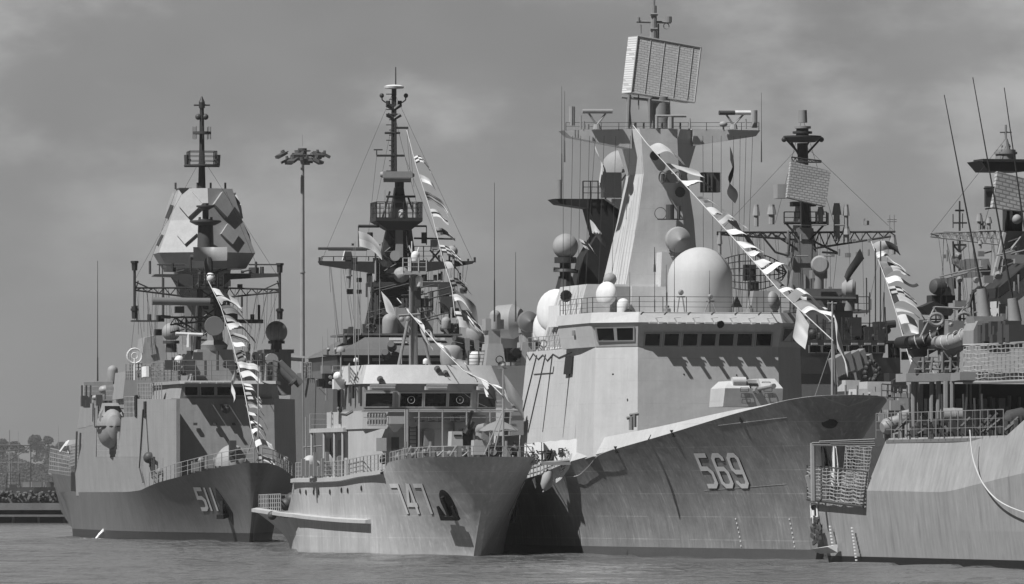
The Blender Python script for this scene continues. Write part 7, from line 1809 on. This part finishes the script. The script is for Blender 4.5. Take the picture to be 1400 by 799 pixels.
m.b('mast_fitting', m_grey, mt_)
m = M(); y = -15.5
for px in (1262, 1272, 1288, 1299, 1309): K5.pcyl(m, (px, 509), (px + rng.uniform(-4, 4), rng.uniform(478, 495)), y, .09, n=6)
for a, b_ in (((1246, 490), (1262, 508)), ((1290, 480), (1310, 508)), ((1250, 505), (1312, 505)), ((1255, 495), (1312, 494))): K5.pcyl(m, a, b_, y, .06, n=5)
m.b('boat_cradle', m_grey, bp)
# ================================================================== dressing lines: signal flags
def pat(kind, u, v):
    if kind == 0: return (int(u * 4) + int(v * 4)) % 2            # chequers
    if kind == 1: return 0 if abs(v - .5) > .18 else 1             # band
    if kind == 2: return 1 if u + v > 1 else 0                     # diagonal
    if kind == 3: return int(u * 3) % 2                            # pales
    if kind == 4: return 1 if abs(u - .5) < .14 or abs(v - .5) < .14 else 0
    if kind == 5: return 1 if abs(u - .5) < .26 and abs(v - .5) < .26 else 0
    if kind == 6: return 2
    if kind == 7: return 1 if u > .5 else 0
    if kind == 8: return int(v * 5) % 2
    if kind == 9: return 3 if v < .5 else 0
    if kind == 10: return 1 if abs(u - v) < .17 or abs(u + v - 1) < .17 else 0
    if kind == 13: return (2, 0, 3)[int(u * 3) % 3]
    if kind == 14: return 1 if u < .2 else 3
    if kind == 15: return 2 if v < .4 else 3
    if kind == 11: return 0
    if kind == 12: return 1
    return 0
FM = [m_fw, m_fb, m_fm, m_fl]
def flag(parent, top, dn, fly, h, w_, kind, rng, taper=0., amp=.16, droop=.12, name='flag', label=None):
    roll = rng.uniform(.2, 1.0) if name == 'flag' and parent is not None else 0.
    arch = rng.uniform(.05, .2) if parent is not None else 0.
    dn = (V(dn).normalized() + V((.1, roll, 0))).normalized(); fly = V(fly).normalized(); n = dn.cross(fly).normalized(); m = M(); NX, NY = 12, 8
    ph = rng.uniform(0, 6.28); kf = rng.uniform(4.5, 8); rl = rng.uniform(-.5, .5); vs = []
    for j in range(NY + 1):
        v = j / NY
        for i in range(NX + 1):
            u = i / NX; vv = .5 + (v - .5) * (1 - taper * u)
            a = amp * w_ * u ** .7
            p = V(top) + dn * (vv * h) + fly * (u * w_ * .93) + n * (a * math.sin(kf * u + ph + rl * v * 2)) + dn * (.35 * a * math.sin(kf * .8 * u + ph * 1.7)) + V((0, 0, -droop * w_ * u * u + arch * w_ * math.sin(math.pi * min(1, u * 1.1)))) + n * (.2 * h * math.sin(v * 3 + ph) * u)
            vs.append(p)
    for j in range(NY):
        for i in range(NX):
            m.f.append((j * (NX + 1) + i, j * (NX + 1) + i + 1, (j + 1) * (NX + 1) + i + 1, (j + 1) * (NX + 1) + i)); m.mi.append(pat(kind, (i + .5) / NX, (j + .5) / NY))
    m.v = [tuple(p) for p in vs]
    return m.b(name, FM, parent, label)
def string(label, pts, n, h, w_, seed, fly=(1, -.25, -.06), kinds=None, t0=.0, t1=1., size_end=1., sp=.9):
    rng = random.Random(seed); pts = [V(p) for p in pts]; o0 = pts[0].copy(); r = empty('signal_flag_line', label, 'flag line', o0, 0, 'dressing lines of signal flags')
    pts = [p - o0 for p in pts]; m = M(); m.tube(pts, .035, 5); m.b('rope', m_rope, r)
    seg = [(pts[i + 1] - pts[i]).length for i in range(len(pts) - 1)]; T_ = sum(seg)
    def at(s_):
        for i, L_ in enumerate(seg):
            if s_ <= L_ or i == len(seg) - 1: return pts[i].lerp(pts[i + 1], s_ / L_), (pts[i + 1] - pts[i]).normalized()
            s_ -= L_
    last = -1
    for k in range(n):
        t = t0 + (t1 - t0) * (k / max(1, n - 1)); p, dr = at(t * T_ * .995)
        kd = rng.choice(kinds or [0, 1, 2, 3, 4, 5, 7, 8, 8, 10, 1, 9, 11, 11])
        if kd == last: kd = (kd + 3) % 11
        last = kd; s_ = 1 + (size_end - 1) * t
        f = V(fly) + V((0, rng.uniform(-.5, .4), rng.uniform(-.3, .2)))
        flag(r, p, dr, f, h * s_ * rng.uniform(.85, 1.1), w_ * s_ * rng.uniform(.8, 1.2), kd, rng, .75 if rng.random() < .3 else 0., rng.uniform(.08, .2), rng.uniform(.05, .5))
    return r
YM = A.w((0, 44, 0)).y - 197
string('long line of pale signal flags from the mast of 569 down to its jackstaff', [W(866, 172, YM - 2 + 197), W(884, 196, YM - 4 + 197), W(950, 268, 336 + 197), W(1010, 334, 326 + 197), W(1064, 396, 315 + 197), W(1139, 466, 297.5 + 197)], 16, .8, 2.1, 11, t0=.06, t1=.80, kinds=[11, 15, 11, 2, 0, 13, 7, 11, 14, 9, 11, 5], fly=(1, -.2, -.05))
string('bunched line of striped signal flags on the foremast and bow of frigate 511', [W(285, 385, 444 + 278), W(302, 420, 440 + 278), W(318, 470, 434 + 278), W(333, 530, 428 + 278), W(344, 590, 421 + 278), W(354, 634, 418 + 278)], 18, .9, 2.8, 23, t0=.04, t1=.97, kinds=[1, 11, 1, 0, 3, 15, 11, 2, 14, 10, 9], size_end=.6, fly=(1, -.3, -.12))
string('spaced line of signal flags from the tall dark mast behind patrol ship 747', [W(556, 178, 478 + 320), W(568, 224, 474 + 320), W(592, 300, 469 + 320), W(603, 345, 466 + 320), W(618, 395, 462 + 320), W(622, 432, 459 + 320)], 10, .95, 2.2, 31, t0=.16, t1=.98, kinds=[0, 0, 3, 1, 5, 2, 8, 9, 4], fly=(1, -.2, -.3))
string('sparse line of small flags from the signal mast of patrol ship 747 to its bow', [W(543, 408, 335 + 221), W(572, 442, 330 + 221), W(600, 473, 325 + 221), W(634, 507, 319 + 221), W(672, 526, 314.5 + 221), W(686, 540, 313 + 221)], 8, .8, 1.7, 5, t0=.05, t1=.93, kinds=[11, 9, 11, 10, 2, 9], fly=(.6, -.3, -.55))
string('dense line of striped signal flags behind the bridge of the dark frigate', [W(1191, 330, 418 + 280), W(1212, 385, 412 + 280), W(1226, 430, 408 + 280), W(1246, 500, 402 + 280)], 13, .85, 2.7, 41, t0=.03, t1=.93, kinds=[9, 0, 13, 3, 15, 11, 7, 14, 2], fly=(1, -.2, -.12))
# single flags
def lone(label, top, dn, fly, h, w_, kind, seed, taper=0., droop=.3, nm='flag'):
    r = random.Random(seed); o = flag(None, V((0, 0, 0)), dn, fly, h, w_, kind, r, taper, .12, droop, nm); o.location = top; tag(o, label, 'flag', 'single flags on masts and yards')
lone('dark and white ensign flying from the left yard of the tall dark mast', W(490, 316, 478 + 320), (0, 0, -1), (1, -.2, -.25), 1.6, 2.6, 9, 3)
lone('large pale flag hanging by the foot of the tall dark mast', W(521, 398, 474 + 320), (.15, 0, -1), (.8, -.2, -.7), 2.2, 2.2, 11, 4)
lone('large plain grey flag flying right of the tall dark mast', W(622, 396, 462 + 320), (.1, 0, -1), (1, -.2, -.5), 2.2, 2.4, 6, 5)
lone('dark flag hanging below the large plain grey flag', W(636, 424, 461 + 320), (.5, 0, -.8), (.9, -.2, -.9), 1.1, 2.4, 5, 6)
lone('small black swallow flag in the rigging left of the large grey flag', W(601, 413, 474 + 320), (.2, 0, -1), (1, -.2, -.2), 1.0, 1.0, 12, 7, .4)
lone('white triangular pennant flying under the grey flag', W(626, 430, 462 + 320), (0, 0, -1), (1, -.2, -.25), 1.3, 2.6, 11, 8, .7)
lone('grey flag hanging from the halyard over the mast house of the tall dark mast', W(590, 425, 476 + 320), (.4, 0, -.8), (.8, -.2, -.75), 1.5, 2.3, 6, 9)
lone('tall dark furled pennant hanging right of the mast of 569', W(998, 200, 345 + 197), (-.08, 0, -1), (.06, -.5, -.95), 1.0, 4.0, 12, 10, 0., 0)
lone('small dark and white flag on the halyards left of the black funnel of 569', W(806, 300, 350 + 197), (.1, 0, -1), (.9, -.2, -.7), 1.0, 1.3, 2, 12)
lone('long pale pennant hanging from the left yard of 569', W(813, 198, 352 + 197), (.3, 0, -1), (.25, -.2, -1), .8, 3.2, 2, 13, 0, 0)
lone('small fluttering flag under the black pedestal ball of 569', W(791, 326, 352 + 197), (.4, 0, -.8), (.9, -.2, -.3), .8, 1.2, 4, 14)
lone('grey jack drooping from the staff at the bow of 747', W(689, 512, 313 + 221), (.05, 0, -1), (.8, -.3, -.8), 1.5, 1.9, 6, 15)
lone('large pale ensign drooping from the jackstaff of 569', W(1140, 428, 297.5 + 197), (.0, 0, -1), (.35, -.2, -.9), 2.3, 1.6, 11, 16)
lone('dark pennant at the right yard of the dark frigate', W(1176, 340, 417 + 280), (.3, 0, -1), (-.7, -.2, -.8), 1.0, 2.6, 12, 17, .3)
lone('white diamond-shaped flag at the lower end of the flag line of 569', W(1090, 420, 305 + 197), (.5, 0, -.9), (-.15, -.3, -1), 1.4, 1.9, 11, 18, .2, 0)
lone('narrow white pennant hanging at the bow flags of frigate 511', W(320, 500, 430 + 278), (.05, 0, -1), (-.1, -.3, -1), .9, 3.0, 11, 19, .3, 0)

# ================================================================== banner, ropes, net fender, parasol, water outlets
bn = empty('banner', 'white cloth banner with dark Chinese characters on the rail between 747 and 569', 'banner', W(757, 618, 535))
bl, br_, tr, tl = [W(x, y, Y) - bn.location for x, y, Y in ((717, 637, 537.5), (799, 629, 533), (799, 599, 533), (717, 606, 537.5))]
m = M(); NX, NY = 36, 6; g2 = []
for j in range(NY + 1):
    for i in range(NX + 1):
        u, v = i / NX, j / NY; p = bl.lerp(br_, u).lerp(tl.lerp(tr, u), v); p += V((0, -.05 * math.sin(u * 40) - .03 * math.sin(u * 23 + v * 2), -.06 * math.sin(u * 15) ** 2 * v)); g2.append(p)
m.add(g2, [(j * (NX + 1) + i, j * (NX + 1) + i + 1, (j + 1) * (NX + 1) + i + 1, (j + 1) * (NX + 1) + i) for j in range(NY) for i in range(NX)]); m.b('cloth', m_fw, bn)
for ch, px in (('好', 724), ('江', 739), ('赤', 754), ('壁', 770)):
    cu = bpy.data.curves.new('lettering', 'FONT'); cu.body = ch; cu.size = .88; cu.align_x = 'CENTER'; cu.extrude = .012; cu.offset = .012
    to = bpy.data.objects.new('lettering', cu); C.objects.link(to); bpy.context.view_layer.update()
    me = bpy.data.meshes.new_from_object(to.evaluated_get(bpy.context.evaluated_depsgraph_get())); bpy.data.objects.remove(to)
    t = (px - 717) / 82; p = bl.lerp(br_, t).lerp(tl.lerp(tr, t), .16); o = bpy.data.objects.new('lettering', me); C.objects.link(o); o.parent = bn; me.materials.clear(); me.materials.append(m_fb)
    o.scale = (1.3, 1, 1); o.location = p + V((0, -.14, 0)); o.rotation_euler = (R(90), 0, math.atan2(br_.y - bl.y, br_.x - bl.x))

def rope(lab, pts, r, mt, nm='mooring_rope', sag=0., n=16):
    P_ = []
    for a, b_ in zip(pts[:-1], pts[1:]):
        for i in range(n): t = i / n; P_.append(V(a).lerp(V(b_), t) - V((0, 0, sag * 4 * t * (1 - t))))
    P_.append(V(pts[-1])); o0 = P_[0].copy(); m = M(); m.tube([p - o0 for p in P_], r, 6); o = m.b(nm, mt); o.location = o0; tag(o, lab, 'rope', 'ropes and lines')
def curve_pts(ws, n=10):
    out = []
    xs = list(range(len(ws))); fx = [pchip(xs, [w_[k] for w_ in ws]) for k in range(3)]
    for i in range((len(ws) - 1) * n + 1): t = i / n; out.append(V((fx[0](t), fx[1](t), fx[2](t))))
    return out
def hp(px, py, out=.12): p_ = h569.find(A, px, py); return A.w(p_ + V((-out, -.05, 0)))
rope('thin slack line drooping from a scupper over the bow plating of 569', curve_pts([hp(838, 600), hp(822, 622), hp(806, 640), hp(790, 650), hp(776, 654)]), .022, m_rope, n=1)
rope('thick pale rope hanging in a loop from the stern deck of the right-hand ship', curve_pts([K5.w(dq(1326, 588, -.2)), K5.w(dq(1329, 620, -.25)), K5.w(dq(1341, 656, -.3)), K5.w(dq(1364, 684, -.3)), K5.w(dq(1392, 698, -.3)), K5.w(dq(1420, 706, -.3))]), .042, m_rope, n=1)
rope('mooring line from the bow of 747 across to the hull of 569', [W(724, 628, 318 + 221), W(790, 616, 336 + 221)], .04, m_rope, sag=.5)
# rolled net fender and gangway between 747 and 569
nf = empty('net_fender', 'white net hung over a rope fender between the bow of 747 and 569', 'fender', W(752, 640, 330 + 197))
m = M(); rng = random.Random(4)
def nfp(px, py): return W(px, py, 330 + 197) - nf.location
for i in range(9):
    t = i / 8; m.tube([nfp(782 - 3 * t, 620 + 4 * t), nfp(778 - 6 * t, 640 + 3 * t), nfp(766 - 8 * t, 656 + 6 * t), nfp(750 - 6 * t, 662 + 5 * t)], .035, 4)
for k in range(14):
    t = k / 13; a = nfp(782, 620).lerp(nfp(752, 662), t) + V((0, 0, -.5 * math.sin(math.pi * t))); m.tube([a, a + V((-.35, .05, -.25)), a + V((-.5, 0, -.55))], .03, 4)
m.b('net', m_fw, nf)
m = M(); m.lathe(nfp(748, 656), [(.15, -.7), (.36, -.4), (.4, .2), (.2, .7)], 14, (.3, 0, 1)); m.b('rope_fender', m_canvas, nf)
m = M(); m.box(nfp(740, 640).x, nfp(780, 640).x, -.4, .4, nfp(760, 636).z, nfp(760, 632).z); m.cyl(nfp(738, 634), nfp(778, 630), .1); m.b('gangplank', m_grey, nf)
# parasol on the bow of 747
pp = W(682, 588, 317 + 221); ps = empty('parasol', 'grey parasol shading two seated sailors on the bow of 747', 'parasol', (pp.x, pp.y, 6.2))
m = M(); n = 16; top = W(681, 574, 317 + 221).z - 6.2; rim = W(681, 590, 317 + 221).z - 6.2; rad = 29 * 538 / F
vs = [(0, 0, top)] + [(rad * .55 * math.cos(i * 2 * math.pi / n), rad * .55 * math.sin(i * 2 * math.pi / n), top - (top - rim) * .42) for i in range(n)] + [(rad * math.cos(i * 2 * math.pi / n), rad * math.sin(i * 2 * math.pi / n), rim + (.06 if i % 2 else 0)) for i in range(n)]
fs = [(0, 1 + i, 1 + (i + 1) % n) for i in range(n)] + [(1 + i, 1 + n + i, 1 + n + (i + 1) % n, 1 + (i + 1) % n) for i in range(n)]
m.add(vs, fs); m.add([(x, y, z - .02) for x, y, z in vs], [f[::-1] for f in fs]); m.b('canopy', m_grey, ps)
m = M(); m.cyl((0, 0, -.3), (0, 0, top + .1), .03, n=6)
for i in range(8): m.cyl((0, 0, top - .5), (rad * .6 * math.cos(i * .785), rad * .6 * math.sin(i * .785), rim + .22), .012, n=4)
m.b('pole', m_metal, ps)
# cooling water running from hull outlets
m_foam = mat('white_water', .75, .5, .1)
def jet(lab, start, reach, drop):
    o0 = V(start); m = M(); rng = random.Random(int(o0.x * 9)); n = 12
    for s_ in range(7):
        pts = [V((-reach * t * (1 + .1 * s_ / 7), rng.uniform(-.06, .06) - .25 * t * s_ / 7, -drop * t * t + rng.uniform(-.03, .03) - .04 * s_)) for t in [i / n for i in range(n + 1)]]
        for a, b_ in zip(pts[:-1], pts[1:]): m.cyl(a, b_, rng.uniform(.05, .12), n=6)
    o = m.b('water_jet', m_foam); o.location = o0; tag(o, lab, 'water jet', 'cooling water jets')
    m = M()
    for _ in range(16): c = (-reach + rng.gauss(-.3, 1.0), rng.uniform(-.9, .3), -drop + rng.uniform(.0, .1)); m.sph(c, rng.uniform(.08, .3), 8, 5, k=.3)
    m.b('foam', m_foam, o)
jet('white jet of cooling water pouring from the side of frigate 511', W(153, 719, 478 + 278), 1.6, W(153, 719, 478 + 278).z + .05)
jet('small white jet of water at the waterline of patrol ship 747', W(538, 751, 326 + 221), .8, W(538, 751, 326 + 221).z + .02)

# ================================================================== people
def person(label, base, facing, pose, shirt, trousers, cap=True):
    # skeleton in metres: x right, y forward (away from the chest), z up
    J, E_ = {}, []
    def j(n, p, r): J[n] = (V(p), r)
    sit = pose == 'sit'; hz = .46 if sit else .92; ln = .12 if pose == 'lean' else .03
    j('pel', (0, 0, hz), .15); j('bel', (0, ln * .4, hz + .2), .14); j('che', (0, ln, hz + .4), .155); j('nec', (0, ln * 1.3, hz + .56), .06); j('chi', (0, ln * 1.5 + .02, hz + .64), .075); j('hea', (0, ln * 1.5 + .01, hz + .75), .095); j('top', (0, ln * 1.5, hz + .82), .07)
    for s, n in ((-1, 'l'), (1, 'r')):
        j(n + 'sh', (s * .18, ln, hz + .48), .07)
        if pose == 'stand': j(n + 'el', (s * .26, .02, hz + .2), .05); j(n + 'wr', (s * .25, .14, hz - .02), .035); j(n + 'ha', (s * .25, .18, hz - .1), .04)
        else: j(n + 'el', (s * .27, ln + .12, hz + .22), .05); j(n + 'wr', (s * .14, ln + .34, hz + .22), .035); j(n + 'ha', (s * .1, ln + .42, hz + .22), .04)
        if sit: j(n + 'hi', (s * .1, .05, hz), .1); j(n + 'kn', (s * .14, .45, hz + .02), .07); j(n + 'an', (s * .14, .42, .09), .045); j(n + 'to', (s * .15, .58, .04), .04)
        else: j(n + 'hi', (s * .1, 0, hz - .08), .1); j(n + 'kn', (s * .11, .03, .5), .068); j(n + 'an', (s * .11, -.02, .09), .045); j(n + 'to', (s * .12, .14, .04), .04)
        E_ += [('che', n + 'sh'), (n + 'sh', n + 'el'), (n + 'el', n + 'wr'), (n + 'wr', n + 'ha'), ('pel', n + 'hi'), (n + 'hi', n + 'kn'), (n + 'kn', n + 'an'), (n + 'an', n + 'to')]
        for k in range(3):
            w_ = J[n + 'ha'][0]; dv = (w_ - J[n + 'wr'][0]).normalized(); j(n + 'f%d' % k, w_ + dv * .07 + V(((k - 1) * .025, 0, -.01 * k)), .012); E_.append((n + 'ha', n + 'f%d' % k))
    E_ += [('pel', 'bel'), ('bel', 'che'), ('che', 'nec'), ('nec', 'chi'), ('chi', 'hea'), ('hea', 'top')]
    j('nos', J['hea'][0] + V((0, .11, -.02)), .018); E_.append(('hea', 'nos'))
    ks = list(J); me = bpy.data.meshes.new('person'); me.from_pydata([J[k][0] for k in ks], [(ks.index(a), ks.index(b_)) for a, b_ in E_], [])
    ob = bpy.data.objects.new('person', me); C.objects.link(ob)
    sk = ob.modifiers.new('s', 'SKIN'); sl = me.skin_vertices[0].data if me.skin_vertices else None
    if sl is None: me.skin_vertices.new(); sl = me.skin_vertices[0].data
    for i, k in enumerate(ks): sl[i].radius = (J[k][1], J[k][1]); sl[i].use_root = (k == 'pel')
    su = ob.modifiers.new('u', 'SUBSURF'); su.levels = 2; su.render_levels = 2
    bpy.context.view_layer.update()
    nm = bpy.data.meshes.new_from_object(ob.evaluated_get(bpy.context.evaluated_depsgraph_get())); bpy.data.objects.remove(ob)
    for mt in (m_skin, shirt, trousers, m_black): nm.materials.append(mt)
    for p in nm.polygons:
        c = p.center; i = 0
        if c.z < .1: i = 3
        elif c.z < hz + .03 and abs(c.x) < .24 and (not sit or c.y > -.2): i = 2
        elif c.z < hz + .56: i = 1
        for n in ('lha', 'rha'):
            if (c - J[n][0]).length < .13: i = 0
        p.material_index = i; p.use_smooth = True
    o = bpy.data.objects.new('person', nm); C.objects.link(o); o.location = base; o.rotation_euler = (0, 0, facing); tag(o, label, 'person', 'sailors')
    m = M(); h_ = J['hea'][0]; m.sph(h_ + V((0, -.012, .03)), .108, 16, 10, lo=0); m.sph(h_ + V((0, -.03, .01)), .104, 14, 8, lo=-25, hi=40); m.b('hair', m_black, o)
    m = M()
    for s in (-1, 1): m.sph(h_ + V((s * .036, .088, .01)), .012, 8, 6)
    m.b('eyes', m_black, o)
    return o
pw = A.P(797, 487, 46); person('sailor in dark uniform leaning at the bridge wing rail of 569', A.w((pw.x, 46, 14.5 - .55)), math.pi + .9, 'lean', m_cloth, m_cloth)
sp_ = W(683, 626, 318 + 221); person('sailor in a dark shirt sitting under the parasol on the bow of 747', (sp_.x, 539, 6.75), math.pi + .5, 'sit', m_cloth, m_cloth)
sp_ = W(704, 624, 319 + 221); person('sailor in a grey shirt seen from behind, beside the parasol on 747', (sp_.x, 540, 6.7), .3, 'stand' if False else 'sit', m_cloth2, m_cloth)

# ================================================================== every separate fitting becomes a part of its own
KEEP = {'hull', 'lattice_yard', 'lattice_mast', 'bracing', 'stern_net', 'camouflage_net', 'screen_net', 'safety_net', 'top_mast',
        'stiffener', 'hatch_outline', 'net', 'rope', 'flag', 'crown', 'lettering', 'side_piping', 'ladder', 'stone_parapet', 'timber_waling', 'fender_band', 'foam', 'roof_strip',
        'mesh_reflector', 'net_bundle', 'davit_rigging', 'mast_leg', 'davit_frame', 'awning_frame', 'wall_face', 'water_jet', 'far_wood', 'eyes', 'stern_chain', 'lashing'}
def split_parts():
    for o in [o for o in bpy.data.objects if o.type == 'MESH' and o.parent and o.data.users == 1]:
        nm = o.name.split('.')[0]
        if nm in KEEP or 'net' in nm.split('_') or nm in ('buoyancy_tube', 'window', 'weather_deck', 'plate_radar'): continue
        me = o.data; n = len(me.vertices)
        if n < 8 or n > 60000: continue
        par = list(range(n))
        def fd(i):
            while par[i] != i: par[i] = par[par[i]]; i = par[i]
            return i
        for p in me.polygons:
            a = fd(p.vertices[0])
            for v in p.vertices[1:]: par[fd(v)] = a
        isl = {}
        for i in range(n): isl.setdefault(fd(i), []).append(i)
        if len(isl) < 2: continue
        co = np.array([v.co for v in me.vertices]); ks = list(isl); bb = [(co[isl[k]].min(0) - .04, co[isl[k]].max(0) + .04) for k in ks]
        g = list(range(len(ks)))
        def fg(i):
            while g[i] != i: i = g[i]
            return i
        if len(ks) > 260: continue
        for i in range(len(ks)):
            for j in range(i):
                if np.all(bb[i][0] <= bb[j][1]) and np.all(bb[j][0] <= bb[i][1]): g[fg(i)] = fg(j)
        gr = {}
        for i, k in enumerate(ks): gr.setdefault(fg(i), []).extend(isl[k])
        if len(gr) < 2 or len(gr) > 70: continue
        lab = np.zeros(n, int)
        for q, vs in enumerate(gr.values()): lab[vs] = q
        polys = [[] for _ in gr]
        for p in me.polygons: polys[lab[p.vertices[0]]].append(p)
        for q, pl in enumerate(polys):
            if not pl: continue
            used = sorted({v for p in pl for v in p.vertices}); mp = {v: i for i, v in enumerate(used)}
            nme = bpy.data.meshes.new(nm); nme.from_pydata([tuple(co[v]) for v in used], [], [[mp[v] for v in p.vertices] for p in pl]); nme.update()
            for mt in me.materials: nme.materials.append(mt)
            nme.polygons.foreach_set('material_index', [p.material_index for p in pl]); nme.polygons.foreach_set('use_smooth', [p.use_smooth for p in pl]); nme.set_sharp_from_angle(angle=R(32))
            if q == 0: first = nme
            else:
                no = o.copy(); no.data = nme; C.objects.link(no)
        o.data = first
split_parts()
